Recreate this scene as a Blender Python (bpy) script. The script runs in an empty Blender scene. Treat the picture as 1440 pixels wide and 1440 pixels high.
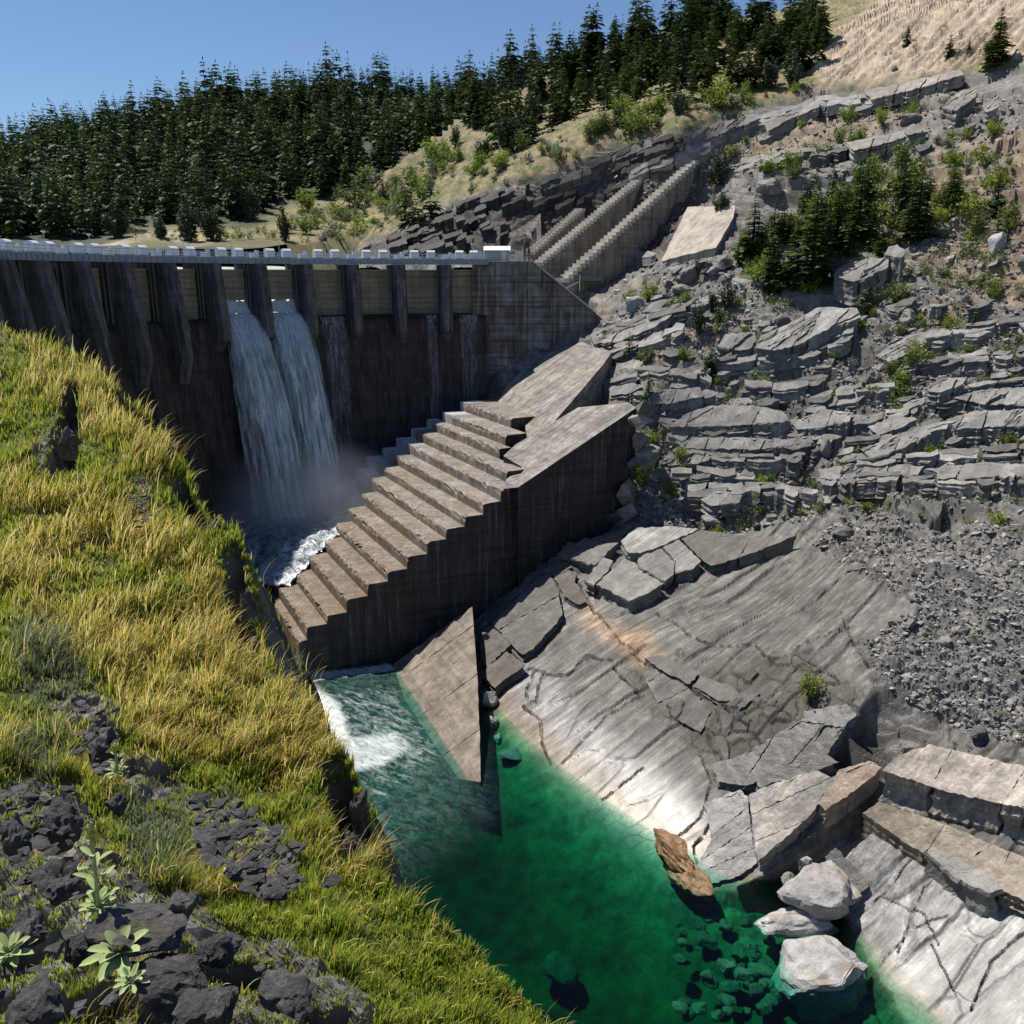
import bpy, bmesh, math, random
import numpy as np
from mathutils import Vector, Matrix
from mathutils.geometry import delaunay_2d_cdt

# ------------------------------------------------------------------ camera, sky, sun, exposure
SC = bpy.context.scene
COL = SC.collection
FPX, CAMZ = 1250.0, 55.0                       # focal length in 1440-px units, camera height above the river
PITCH = math.atan(335 / 1250.0)
CP, SP = math.cos(PITCH), math.sin(PITCH)
cam_d = bpy.data.cameras.new("Camera")
cam = bpy.data.objects.new("Camera", cam_d); COL.objects.link(cam)
cam.location = (0, 0, CAMZ)
cam.rotation_euler = (math.pi / 2 - PITCH, 0, 0)
cam_d.sensor_fit = 'HORIZONTAL'; cam_d.sensor_width = 36.0
cam_d.lens = 36.0 * FPX / 1440.0
cam_d.clip_start = 0.1; cam_d.clip_end = 4000
SC.camera = cam

SUN_AZ, SUN_EL = math.radians(-50), math.radians(61)      # azimuth measured from +Y towards +X
sun_dir = Vector((math.sin(SUN_AZ) * math.cos(SUN_EL), math.cos(SUN_AZ) * math.cos(SUN_EL), math.sin(SUN_EL)))
sun_d = bpy.data.lights.new("sun", 'SUN'); sun_d.energy = 5.0; sun_d.angle = math.radians(0.53)
sun_d.color = (1.0, 0.95, 0.87)
sun = bpy.data.objects.new("sun", sun_d); COL.objects.link(sun)
sun.rotation_euler = sun_dir.to_track_quat('Z', 'Y').to_euler()

world = bpy.data.worlds.new("World"); SC.world = world; world.use_nodes = True
wn = world.node_tree; wn.nodes.clear()
w_out = wn.nodes.new("ShaderNodeOutputWorld"); w_bg = wn.nodes.new("ShaderNodeBackground")
w_sky = wn.nodes.new("ShaderNodeTexSky"); w_sky.sky_type = 'NISHITA'; w_sky.sun_disc = False
w_sky.sun_elevation = SUN_EL; w_sky.sun_rotation = SUN_AZ; w_sky.altitude = 900
w_sky.air_density = 1.0; w_sky.dust_density = 0.0; w_sky.ozone_density = 6.0
w_bg.inputs[1].default_value = 0.080
wn.links.new(w_sky.outputs[0], w_bg.inputs[0]); wn.links.new(w_bg.outputs[0], w_out.inputs[0])
SC.view_settings.view_transform = 'Standard'; SC.view_settings.look = 'None'
SC.view_settings.exposure = 0.32; SC.view_settings.gamma = 1.0
SC.view_settings.use_curve_mapping = False
SC.render.engine = 'CYCLES'
SC.cycles.max_bounces = 6; SC.cycles.diffuse_bounces = 2; SC.cycles.glossy_bounces = 2
SC.cycles.transmission_bounces = 4; SC.cycles.transparent_max_bounces = 12; SC.cycles.volume_bounces = 2
SC.cycles.use_denoising = True
SC.cycles.caustics_reflective = False; SC.cycles.caustics_refractive = False

rng = np.random.default_rng(7)
random.seed(7)

# ------------------------------------------------------------------ projection helpers
def ray(px, py):
    px = np.asarray(px, float); py = np.asarray(py, float)
    a = (px - 720) / FPX; b = (720 - py) / FPX
    return np.stack([a + 0 * b, CP + b * SP + 0 * a, -SP + b * CP + 0 * a], -1)
def at_depth(px, py, Y):                       # point seen at (px,py) at ground distance Y
    d = ray(px, py); Y = np.asarray(Y, float)
    return d * (Y / d[..., 1])[..., None] + np.array([0, 0, CAMZ])
def at_level(px, py, z):                       # point seen at (px,py) on the level z
    d = ray(px, py)
    return d * ((np.asarray(z, float) - CAMZ) / d[..., 2])[..., None] + np.array([0, 0, CAMZ])
def project(p):
    p = np.asarray(p, float) - np.array([0, 0, CAMZ])
    zc = p[..., 1] * CP - p[..., 2] * SP; u = p[..., 1] * SP + p[..., 2] * CP
    return 720 + FPX * p[..., 0] / zc, 720 - FPX * u / zc

# ------------------------------------------------------------------ noise
_pt = np.random.default_rng(3).permutation(256); _pt = np.concatenate([_pt, _pt, _pt])
_gr = np.random.default_rng(4).normal(size=(256, 3)); _gr /= np.linalg.norm(_gr, axis=1)[:, None]
def perlin(P):
    P = np.asarray(P, float); I = np.floor(P).astype(np.int64); f = P - I; I &= 255
    u = f * f * f * (f * (f * 6 - 15) + 10); r = 0
    for dx in (0, 1):
        for dy in (0, 1):
            for dz in (0, 1):
                g = _gr[_pt[_pt[_pt[(I[..., 0] + dx) & 255] + ((I[..., 1] + dy) & 255)] + ((I[..., 2] + dz) & 255)]]
                w = (u[..., 0] if dx else 1 - u[..., 0]) * (u[..., 1] if dy else 1 - u[..., 1]) * (u[..., 2] if dz else 1 - u[..., 2])
                r = r + w * (g[..., 0] * (f[..., 0] - dx) + g[..., 1] * (f[..., 1] - dy) + g[..., 2] * (f[..., 2] - dz))
    return r * 1.5
def fbm(P, octv=4, gain=0.5):
    P = np.asarray(P, float); a, r, k = 1.0, 0, 1.0
    for i in range(octv):
        r = r + a * perlin(P * k + i * 17.3); a *= gain; k *= 2.03
    return r
def hsh(a, b, s=0):
    h = (a * 374761393 + b * 668265263 + s * 974634777) & 0xffffffff
    h = ((h ^ (h >> 13)) * 1274126177) & 0xffffffff
    return ((h ^ (h >> 16)) & 0xffff) / 65535.0
def voronoi2(u, v, seed=0):                    # F1, F2 and two random numbers of the nearest cell
    iu = np.floor(u).astype(np.int64); iv = np.floor(v).astype(np.int64)
    F1 = np.full(u.shape, 9.0); F2 = F1.copy(); ra = np.zeros(u.shape); rb = ra.copy(); cu = ra.copy(); cv = ra.copy()
    for dx in (-1, 0, 1):
        for dy in (-1, 0, 1):
            a = iu + dx; b = iv + dy
            x = a + 0.1 + 0.8 * hsh(a, b, seed); y = b + 0.1 + 0.8 * hsh(a, b, seed + 5)
            d = np.hypot(u - x, v - y); n = d < F1
            F2 = np.where(n, F1, np.minimum(F2, d)); F1 = np.where(n, d, F1)
            ra = np.where(n, hsh(a, b, seed + 9), ra); rb = np.where(n, hsh(a, b, seed + 13), rb)
            cu = np.where(n, x, cu); cv = np.where(n, y, cv)
    return F1, F2, ra, rb, cu, cv
def sstep(a, b, x):
    t = np.clip((x - a) / (b - a), 0, 1); return t * t * (3 - 2 * t)
def in_poly(px, py, poly):
    px = np.asarray(px, float); py = np.asarray(py, float); r = np.zeros(px.shape, bool)
    n = len(poly)
    for i in range(n):
        x0, y0 = poly[i]; x1, y1 = poly[(i + 1) % n]
        if y0 == y1: continue
        r ^= ((y0 > py) != (y1 > py)) & (px < (x1 - x0) * (py - y0) / (y1 - y0) + x0)
    return r
def seg_dist(px, py, line):                    # distance to an open polyline
    px = np.asarray(px, float); py = np.asarray(py, float); r = np.full(px.shape, 1e9)
    for (x0, y0), (x1, y1) in zip(line[:-1], line[1:]):
        dx, dy = x1 - x0, y1 - y0; t = np.clip(((px - x0) * dx + (py - y0) * dy) / (dx * dx + dy * dy + 1e-9), 0, 1)
        r = np.minimum(r, np.hypot(px - x0 - t * dx, py - y0 - t * dy))
    return r
def soft_poly(px, py, poly, w):                # 1 inside, 0 outside, feathered over w
    d = seg_dist(px, py, list(poly) + [poly[0]]); s = np.where(in_poly(px, py, poly), d, -d)
    return sstep(-w, w, s)

# ------------------------------------------------------------------ object helpers
def wloc(o):
    p = Vector((0, 0, 0))
    while o is not None:
        p = p + o.location; o = o.parent
    return p
def tag(o, label=None, cat=None, group=None, kind=None):
    if label: o["label"] = label
    if cat: o["category"] = cat
    if group: o["group"] = group
    if kind: o["kind"] = kind
    return o
def empty(name, loc, label=None, cat=None, group=None, parent=None):
    o = bpy.data.objects.new(name, None); COL.objects.link(o); o.empty_display_size = 0.2
    o.location = Vector(loc) - (wloc(parent) if parent else Vector((0, 0, 0))); o.parent = parent
    return tag(o, label, cat, group)
def mesh_np(name, V, Fq, mats, smooth=False, attrs=None, fmat=None):
    """V (n,3), Fq: (m,3) or (m,4) int array, or a list of index lists"""
    me = bpy.data.meshes.new(name); V = np.asarray(V, np.float32)
    if isinstance(Fq, np.ndarray):
        m, k = Fq.shape
        me.vertices.add(len(V)); me.vertices.foreach_set("co", V.ravel())
        me.loops.add(m * k); me.loops.foreach_set("vertex_index", Fq.astype(np.int32).ravel())
        me.polygons.add(m); me.polygons.foreach_set("loop_start", np.arange(0, m * k, k, dtype=np.int32))
        me.polygons.foreach_set("loop_total", np.full(m, k, np.int32))
    else:
        me.from_pydata([tuple(map(float, p)) for p in V], [], [list(map(int, f)) for f in Fq])
    for mt in (mats if isinstance(mats, (list, tuple)) else [mats]): me.materials.append(mt)
    if attrs:
        for an, (typ, data) in attrs.items():
            at = me.attributes.new(an, typ, 'POINT')
            if typ == 'FLOAT': at.data.foreach_set("value", np.asarray(data, np.float32).ravel())
            else:
                c = np.asarray(data, np.float32)
                if c.shape[1] == 3: c = np.concatenate([c, np.ones((len(c), 1), np.float32)], 1)
                at.data.foreach_set("color", c.ravel())
    if fmat is not None: me.polygons.foreach_set("material_index", np.asarray(fmat, np.int32))
    me.update(calc_edges=True); me.validate()
    if smooth: me.polygons.foreach_set("use_smooth", np.ones(len(me.polygons), bool))
    else: me.polygons.foreach_set("use_smooth", np.zeros(len(me.polygons), bool))
    return me
def obj(name, me, parent=None, loc=None):
    o = bpy.data.objects.new(name, me); COL.objects.link(o)
    if loc is not None: o.location = Vector(loc) - (wloc(parent) if parent else Vector((0, 0, 0)))
    o.parent = parent
    return o
def part(name, V, Fq, mats, parent=None, smooth=False, attrs=None, fmat=None):
    """mesh given in world coordinates, linked below its parent (origin = parent origin)"""
    V = np.asarray(V, float)
    if parent is not None: V = V - np.array(wloc(parent))
    o = obj(name, mesh_np(name, V, Fq, mats, smooth, attrs, fmat)); o.parent = parent
    return o
class MB:
    """collects plain shapes into one mesh (one part)"""
    def __init__(s): s.v = []; s.f = []; s.m = []
    def add(s, V, Fs, mi=0):
        n = len(s.v); s.v += [tuple(map(float, p)) for p in V]; s.f += [[n + i for i in f] for f in Fs]; s.m += [mi] * len(Fs)
    def box(s, c, ax, ay, az, mi=0):           # centre and three half-axis vectors
        c, ax, ay, az = map(np.asarray, (c, ax, ay, az))
        V = [c + sx * ax + sy * ay + sz * az for sz in (-1, 1) for sy in (-1, 1) for sx in (-1, 1)]
        s.add(V, [[0, 2, 3, 1], [4, 5, 7, 6], [0, 1, 5, 4], [2, 6, 7, 3], [0, 4, 6, 2], [1, 3, 7, 5]], mi)
    def tube(s, a, b, ra, rb=None, n=6, mi=0):
        a, b = np.asarray(a, float), np.asarray(b, float); rb = ra if rb is None else rb
        d = b - a; d = d / (np.linalg.norm(d) + 1e-9); u = np.cross(d, [0, 0, 1] if abs(d[2]) < .9 else [1, 0, 0]); u /= np.linalg.norm(u); w = np.cross(d, u)
        A = [a + ra * (math.cos(t) * u + math.sin(t) * w) for t in np.linspace(0, 2 * math.pi, n, endpoint=False)]
        B = [b + rb * (math.cos(t) * u + math.sin(t) * w) for t in np.linspace(0, 2 * math.pi, n, endpoint=False)]
        s.add(A + B, [[i, (i + 1) % n, n + (i + 1) % n, n + i] for i in range(n)] + [list(range(n))[::-1], list(range(n, 2 * n))], mi)
    def prism(s, bot, top, mi=0):              # two matching closed rings (top seen from above: any winding, fixed later)
        n = len(bot); s.add(list(bot) + list(top), [[i, (i + 1) % n, n + (i + 1) % n, n + i] for i in range(n)] + [list(range(n))[::-1], list(range(n, 2 * n))], mi)
    def build(s, name, mats, parent=None, smooth=False):
        V = np.array(s.v, float)
        if parent is not None: V = V - np.array(wloc(parent))
        me = mesh_np(name, V, s.f, mats, smooth, None, s.m)
        bm = bmesh.new(); bm.from_mesh(me); bmesh.ops.recalc_face_normals(bm, faces=bm.faces); bm.to_mesh(me); bm.free()
        o = obj(name, me); o.parent = parent
        return o

# ------------------------------------------------------------------ materials
class NT:
    def __init__(s, name, rough=0.9, spec=0.3):
        s.m = bpy.data.materials.new(name); s.m.use_nodes = True; s.t = s.m.node_tree
        s.b = s.t.nodes["Principled BSDF"]; s.out = s.t.nodes["Material Output"]
        s.b.inputs["Roughness"].default_value = rough; s.b.inputs["Specular IOR Level"].default_value = spec
        s._co = None
    def n(s, typ, **kw):
        x = s.t.nodes.new(typ)
        for k, v in kw.items(): setattr(x, k, v)
        return x
    def l(s, a, b): s.t.links.new(a, b)
    def co(s, kind="Object"):
        if s._co is None: s._co = s.n("ShaderNodeTexCoord")
        return s._co.outputs[kind]
    def geo(s): return s.n("ShaderNodeNewGeometry").outputs["Position"]
    def mapping(s, scale=(1, 1, 1), rot=(0, 0, 0), src=None):
        m = s.n("ShaderNodeMapping"); m.inputs["Scale"].default_value = scale; m.inputs["Rotation"].default_value = rot
        s.l(src if src is not None else s.geo(), m.inputs["Vector"]); return m.outputs[0]
    def along(s, d, scale):                    # coordinates turned so that x runs along d, then scaled
        m = s.n("ShaderNodeMapping"); m.inputs["Rotation"].default_value = Vector(d).to_track_quat('X', 'Z').inverted().to_euler(); s.l(s.geo(), m.inputs["Vector"])
        k = s.n("ShaderNodeMapping"); k.inputs["Scale"].default_value = scale; s.l(m.outputs[0], k.inputs["Vector"]); return k.outputs[0]
    def noise(s, scale, detail=5, rough=0.6, vec=None, dist=0.0):
        x = s.n("ShaderNodeTexNoise"); x.inputs["Scale"].default_value = scale; x.inputs["Detail"].default_value = detail
        x.inputs["Roughness"].default_value = rough; x.inputs["Distortion"].default_value = dist
        s.l(vec if vec is not None else s.geo(), x.inputs["Vector"]); return x.outputs["Fac"]
    def voro(s, scale, feature='DISTANCE_TO_EDGE', vec=None, out="Distance"):
        x = s.n("ShaderNodeTexVoronoi", feature=feature); x.inputs["Scale"].default_value = scale
        s.l(vec if vec is not None else s.geo(), x.inputs["Vector"]); return x.outputs[out]
    def ramp(s, fac, stops, mode='LINEAR'):
        r = s.n("ShaderNodeValToRGB"); e = r.color_ramp.elements; r.color_ramp.interpolation = mode
        while len(e) < len(stops): e.new(0.5)
        for el, (p, c) in zip(e, stops):
            el.position = p; el.color = (*c, 1) if not isinstance(c, (int, float)) else (c, c, c, 1)
        s.l(fac, r.inputs[0]); return r.outputs[0]
    def mix(s, fac, a, b, mode='MIX'):
        x = s.n("ShaderNodeMix", data_type='RGBA', blend_type=mode)
        for v, i in ((fac, 0), (a, 6), (b, 7)):
            if isinstance(v, (int, float)): x.inputs[i].default_value = v if i == 0 else (v, v, v, 1)
            elif isinstance(v, tuple): x.inputs[i].default_value = (*v, 1)
            else: s.l(v, x.inputs[i])
        return x.outputs[2]
    def math(s, op, a, b=0.0, clamp=False):
        x = s.n("ShaderNodeMath", operation=op); x.use_clamp = clamp
        for v, i in ((a, 0), (b, 1)):
            if isinstance(v, (int, float)): x.inputs[i].default_value = v
            else: s.l(v, x.inputs[i])
        return x.outputs[0]
    def attr(s, name, out="Color"):
        x = s.n("ShaderNodeAttribute"); x.attribute_name = name; return x.outputs[out]
    def rnd(s): return s.n("ShaderNodeObjectInfo").outputs["Random"]
    def color(s, c):
        if isinstance(c, tuple): s.b.inputs["Base Color"].default_value = (*c, 1)
        else: s.l(c, s.b.inputs["Base Color"])
        return s
    def bump(s, h, strength=0.5, dist=0.1, prev=None):
        x = s.n("ShaderNodeBump"); x.inputs["Strength"].default_value = strength; x.inputs["Distance"].default_value = dist
        s.l(h, x.inputs["Height"])
        if prev is not None: s.l(prev, x.inputs["Normal"])
        s.l(x.outputs[0], s.b.inputs["Normal"]); return x.outputs[0]
    def rough(s, r):
        if isinstance(r, (int, float)): s.b.inputs["Roughness"].default_value = r
        else: s.l(r, s.b.inputs["Roughness"])
def plain(name, c, rough=0.7, spec=0.3, var=0.15, scale=3.0, metal=0.0):
    t = NT(name, rough, spec); t.b.inputs["Metallic"].default_value = metal
    nz = t.noise(scale, 4)
    t.color(t.mix(nz, tuple(x * (1 - 2 * var) for x in c), tuple(min(1, x * (1 + 1.2 * var)) for x in c)))
    return t.m
M = {}
# ------------------------------------------------------------------ rock and concrete materials
_s0, _s1 = at_depth(880, 1010, 96.0), at_depth(1100, 870, 104.0)
STRK = tuple(_s1 - _s0)                          # trend of the bedding scratches on the smooth plates
def rock_mat(name, attr=True, base=(0.16, 0.155, 0.15), rough=0.8, bump=0.6):
    t = NT(name, rough, 0.35)
    c = t.attr("Col") if attr else base
    n1 = t.noise(0.45, 8, 0.68); n2 = t.noise(3.2, 6, 0.7)
    vc = t.voro(0.55, vec=t.mapping((1, 1.3, 1.6), (0.3, 0.2, 0.5)))
    m = t.mix(1.0, c, t.ramp(n1, [(0.25, 0.55), (0.5, 0.95), (0.75, 1.5)]), 'MULTIPLY')
    m = t.mix(1.0, m, t.ramp(n2, [(0.3, 0.7), (0.5, 1.0), (0.7, 1.28)]), 'MULTIPLY')
    if attr:
        sm = t.attr("smooth", "Fac")
        st = t.noise(1.0, 7, 0.65, vec=t.along(STRK, (0.05, 1.3, 1.3)))
        m = t.mix(t.math('MULTIPLY', sm, 0.85), m, t.mix(1.0, m, t.ramp(st, [(0.30, 0.34), (0.5, 0.95), (0.70, 1.9)]), 'MULTIPLY'))
        st2 = t.noise(1.0, 6, 0.7, vec=t.along(STRK, (0.04, 5.0, 5.0)))
        m = t.mix(t.math('MULTIPLY', sm, 0.7), m, t.mix(1.0, m, t.ramp(st2, [(0.32, 0.45), (0.5, 1.0), (0.68, 1.45)]), 'MULTIPLY'))
        rg = t.mix(t.attr("wet", "Fac"), t.mix(sm, rough, 0.6), 0.40); t.l(rg, t.b.inputs["Roughness"])
        t.l(t.ramp(t.attr("wet", "Fac"), [(0, 0.3), (1, 0.55)]), t.b.inputs["Specular IOR Level"])
    t.color(m)
    h = t.math('ADD', t.math('MULTIPLY', n2, 0.5), t.math('MULTIPLY', t.noise(14, 4, 0.6), 0.2))
    h = t.math('ADD', h, t.math('MULTIPLY', t.math('MULTIPLY', t.math('MINIMUM', vc, 0.06), 5.0), t.math('SUBTRACT', 1.0, sm) if attr else 1.0))
    bs = t.bump(h, bump, 0.12)
    if attr:
        for nd in t.t.nodes:
            if nd.bl_idname == "ShaderNodeBump":
                t.l(t.math('SUBTRACT', bump, t.math('MULTIPLY', sm, bump * 0.72)), nd.inputs["Strength"])
    return t.m
M['rock'] = rock_mat("rock_ground")
M['slab'] = rock_mat("rock_slab")
def stone_mat(name, lo, hi, rough=0.8, warm=None):
    t = NT(name, rough, 0.35); r = t.rnd()
    c = t.mix(r, lo, hi)
    n1 = t.noise(0.8, 6, 0.65); n2 = t.noise(5, 5, 0.65)
    c = t.mix(1.0, c, t.ramp(n1, [(0.28, 0.6), (0.72, 1.45)]), 'MULTIPLY'); c = t.mix(1.0, c, t.ramp(n2, [(0.3, 0.75), (0.7, 1.25)]), 'MULTIPLY')
    if warm: c = t.mix(t.ramp(t.noise(0.5, 3), [(0.5, 0.0), (0.68, 0.7)]), c, warm)
    t.color(c); t.bump(t.math('ADD', n2, t.math('MULTIPLY', t.noise(18, 3), 0.3)), 0.6, 0.08)
    return t.m
M['stone'] = stone_mat("grey_stone", (0.10, 0.095, 0.085), (0.28, 0.265, 0.245))
M['boulder'] = stone_mat("pale_boulder", (0.30, 0.285, 0.27), (0.38, 0.37, 0.355), 0.75, (0.30, 0.21, 0.14))
M['brownrock'] = stone_mat("brown_wet_rock", (0.20, 0.12, 0.06), (0.26, 0.16, 0.08), 0.5)
M['darkrock0'] = stone_mat("dark_foreground_rock", (0.055, 0.052, 0.050), (0.105, 0.10, 0.096), 0.75, (0.13, 0.09, 0.065))

def craggy():
    t = NT("dark_foreground_rock", 0.72, 0.4); n1 = t.noise(2.2, 8, 0.72); n2 = t.noise(11, 6, 0.72); fo = t.noise(1.0, 7, 0.7, vec=t.along((0.5, 0.3, 0.8), (1.2, 14, 14)))
    c = t.ramp(n1, [(0.28, (0.030, 0.027, 0.026)), (0.5, (0.085, 0.078, 0.075)), (0.66, (0.15, 0.14, 0.135)), (0.78, (0.21, 0.165, 0.13))])
    c = t.mix(1.0, c, t.ramp(fo, [(0.3, 0.5), (0.5, 1.0), (0.7, 1.6)]), 'MULTIPLY'); c = t.mix(1.0, c, t.ramp(n2, [(0.3, 0.6), (0.7, 1.4)]), 'MULTIPLY')
    c = t.mix(t.ramp(t.noise(1.6, 4), [(0.60, 0.0), (0.70, 0.55)]), c, (0.15, 0.13, 0.06)); t.color(c)
    t.bump(t.math('ADD', t.math('MULTIPLY', fo, 1.2), t.math('ADD', n2, t.math('MULTIPLY', n1, 1.5))), 1.0, 0.06); return t.m
M['darkrock'] = craggy()

def concrete(name, base, stain=(0.05, 0.042, 0.035), white=0.25, lines=0.5, rough=0.85, streak=1.0, blot=0.5, warm=None):
    t = NT(name, rough, 0.3)
    n1 = t.noise(0.35, 7, 0.65); n2 = t.noise(4.0, 6, 0.7)
    c = t.mix(1.0, base, t.ramp(n1, [(0.3, 1 - blot * 0.6), (0.7, 1 + blot * 0.6)]), 'MULTIPLY')
    c = t.mix(1.0, c, t.ramp(n2, [(0.3, 0.78), (0.7, 1.22)]), 'MULTIPLY')
    if warm: c = t.mix(t.ramp(t.noise(0.22, 5), [(0.42, 0.0), (0.6, 1.0)]), c, warm)
    sv = t.noise(1.0, 6, 0.65, vec=t.mapping((0.9, 0.9, 0.07)))
    c = t.mix(t.ramp(sv, [(0.45, 0.0), (0.66, min(1.0, streak))]), c, stain)
    if white:
        wv = t.noise(1.0, 6, 0.7, vec=t.mapping((1.6, 1.6, 0.10), (0, 0, 0.7)))
        c = t.mix(t.ramp(wv, [(0.54, 0.0), (0.68, white)]), c, (0.42, 0.41, 0.40))
    hl = t.noise(1.0, 3, 0.5, vec=t.mapping((0.05, 0.05, 2.2)))
    c = t.mix(lines, c, t.mix(1.0, c, t.ramp(hl, [(0.35, 0.45), (0.55, 1.1)]), 'MULTIPLY'))
    t.color(c); t.bump(t.math('ADD', n2, t.math('MULTIPLY', hl, 0.8)), 0.45, 0.06)
    return t.m
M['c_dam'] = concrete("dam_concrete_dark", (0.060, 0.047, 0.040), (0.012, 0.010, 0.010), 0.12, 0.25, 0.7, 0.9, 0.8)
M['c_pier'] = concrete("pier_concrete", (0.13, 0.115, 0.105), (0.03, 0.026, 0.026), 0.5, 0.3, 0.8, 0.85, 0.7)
M['c_wing'] = concrete("wing_concrete", (0.27, 0.25, 0.23), (0.07, 0.062, 0.058), 0.9, 0.6, 0.85, 0.9, 0.7, (0.15, 0.115, 0.085))
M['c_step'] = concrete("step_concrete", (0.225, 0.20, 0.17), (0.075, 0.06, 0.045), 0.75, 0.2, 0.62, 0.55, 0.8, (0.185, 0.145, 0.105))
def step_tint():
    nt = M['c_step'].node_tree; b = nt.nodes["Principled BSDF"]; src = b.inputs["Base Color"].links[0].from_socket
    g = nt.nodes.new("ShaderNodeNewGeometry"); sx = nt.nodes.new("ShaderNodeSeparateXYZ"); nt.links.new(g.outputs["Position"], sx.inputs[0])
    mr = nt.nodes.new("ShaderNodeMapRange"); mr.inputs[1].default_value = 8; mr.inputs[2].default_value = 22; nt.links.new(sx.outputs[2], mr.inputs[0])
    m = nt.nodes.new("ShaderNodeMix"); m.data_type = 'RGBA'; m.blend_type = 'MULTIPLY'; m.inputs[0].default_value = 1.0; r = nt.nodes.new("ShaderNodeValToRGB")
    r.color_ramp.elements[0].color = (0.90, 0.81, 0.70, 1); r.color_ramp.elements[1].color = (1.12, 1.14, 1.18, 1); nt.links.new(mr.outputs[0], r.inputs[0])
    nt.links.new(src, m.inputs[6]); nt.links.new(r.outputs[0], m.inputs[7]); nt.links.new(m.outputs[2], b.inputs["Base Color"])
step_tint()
M['c_ramp'] = concrete("ramp_concrete", (0.26, 0.235, 0.205), (0.09, 0.08, 0.07), 0.45, 0.3, 0.75, 0.6, 0.8)
def ramp_streaks():
    t = NT.__new__(NT); t.m = M['c_ramp']; t.t = t.m.node_tree; t.b = t.t.nodes["Principled BSDF"]; t._co = None
    src = t.b.inputs["Base Color"].links[0].from_socket; d = (0.80, 0.39, 0.40)
    a = t.noise(1.0, 6, 0.68, vec=t.along(d, (0.03, 1.2, 1.2))); b = t.noise(1.0, 5, 0.7, vec=t.along(d, (0.05, 5.0, 5.0)))
    c = t.mix(1.0, src, t.ramp(a, [(0.32, 0.45), (0.5, 1.0), (0.7, 1.35)]), 'MULTIPLY'); c = t.mix(1.0, c, t.ramp(b, [(0.32, 0.6), (0.5, 1.0), (0.7, 1.3)]), 'MULTIPLY'); t.color(c)
ramp_streaks()
M['c_butt'] = concrete("buttress_concrete", (0.30, 0.26, 0.215), (0.07, 0.06, 0.05), 0.35, 0.45, 0.85, 0.8, 0.6)
M['c_stair'] = concrete("stair_concrete", (0.62, 0.57, 0.48), (0.3, 0.26, 0.22), 0.2, 0.0, 0.85, 0.3, 0.4)  # paler than the walls: sunlight on the stair tops put into the colour
M['c_pale'] = concrete("pale_slab_concrete", (0.42, 0.36, 0.30), (0.16, 0.13, 0.11), 0.5, 0.1, 0.8, 0.6, 0.5)
M['c_end'] = concrete("end_wall_shade_concrete", (0.045, 0.037, 0.036), (0.012, 0.011, 0.012), 0.22, 0.7, 0.55, 0.7, 0.7)  # near-black copy of the step concrete; the wall's shade is in the colour
M['c_train'] = concrete("training_wall_concrete", (0.215, 0.178, 0.138), (0.08, 0.06, 0.045), 0.35, 0.45, 0.5, 0.6, 0.8)

# ------------------------------------------------------------------ terrain height field (right bank, riverbed, slope above the dam)
def slope_s(X, Y): return (X + 2.2) * .87 + (Y - 103.6) * .49
def slope_p(s): return np.interp(s, [-90, -40, -14, 0, 30, 90, 160, 260, 400], [-14, -13, -8, 0, 15, 58, 105, 150, 190])
CTRL = [(830, 440, 192), (700, 562, 182), (700, 350, 214), (760, 372, 209), (827, 417, 200), (892, 372, 212), (955, 292, 222), (977, 272, 226),
        (830, 368, 223), (830, 300, 234), (830, 228, 240), (720, 250, 242), (640, 298, 246), (560, 335, 256), (960, 190, 232), (1040, 240, 200),
        (900, 240, 233), (905, 578, 148), (905, 690, 141), (1000, 592, 143), (1000, 655, 137), (900, 500, 164), (960, 440, 167), (1100, 590, 134),
        (1100, 650, 129), (1100, 450, 152), (1250, 450, 139), (1250, 600, 121), (1420, 450, 127), (1200, 300, 172), (1200, 130, 228), (1400, 100, 205),
        (640, 175, 330), (760, 95, 350), (940, 35, 350), (540, 262, 335), (860, 130, 315), (700, 205, 290), (1100, 60, 300), (1440, -40, 245),
        (1100, 800, 112), (1300, 800, 92), (900, 900, 107), (1200, 1000, 80), (1420, 720, 97), (1420, 1000, 74), (1000, 1100, 82), (785, 775, 133), (680, 865, 128),
        (520, 330, 330), (1196, 1293, 66.4), (1298, 1406, 57.4), (1150, 1310, 66.4), (1250, 1380, 59.6)]
_cp = np.array([at_depth(*c) for c in CTRL])
_cx = np.concatenate([_cp, np.array([(-25, 172, 3), (-45, 160, 2), (-15, 178, 14), (-40, 190, 18), (-70, 200, 30), (-30, 150, -6), (-10, 140, 0), (-22, 110, -10), (-28, 95, -12), (-12, 92, -9), (-60, 120, -6),
                                     (-60, 260, 52), (-120, 260, 52), (0, 60, -8), (60, 45, 14), (120, 90, 70), (180, 180, 135), (200, 300, 175), (60, 420, 140), (-60, 420, 95), (-100, 380, 70), (140, 400, 170)], float)])
_res = _cx[:, 2] - slope_p(slope_s(_cx[:, 0], _cx[:, 1]))
def _k(A, B): return np.sqrt(((A[:, None, :] - B[None, :, :]) ** 2).sum(-1) + 9.0)
_n = len(_cx); _A = np.zeros((_n + 1, _n + 1)); _A[:_n, :_n] = -_k(_cx[:, :2], _cx[:, :2]) - 0.0 * np.eye(_n); _A[:_n, _n] = 1; _A[_n, :_n] = 1
_w = np.linalg.solve(_A, np.append(_res, 0))
GX0, GX1, GY0, GY1 = -140.0, 280.0, 30.0, 480.0
_gx = np.arange(GX0, GX1 + 1); _gy = np.arange(GY0, GY1 + 1)
_XX, _YY = np.meshgrid(_gx, _gy)
_Q = np.stack([_XX.ravel(), _YY.ravel()], -1); _r = np.zeros(len(_Q))
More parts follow.
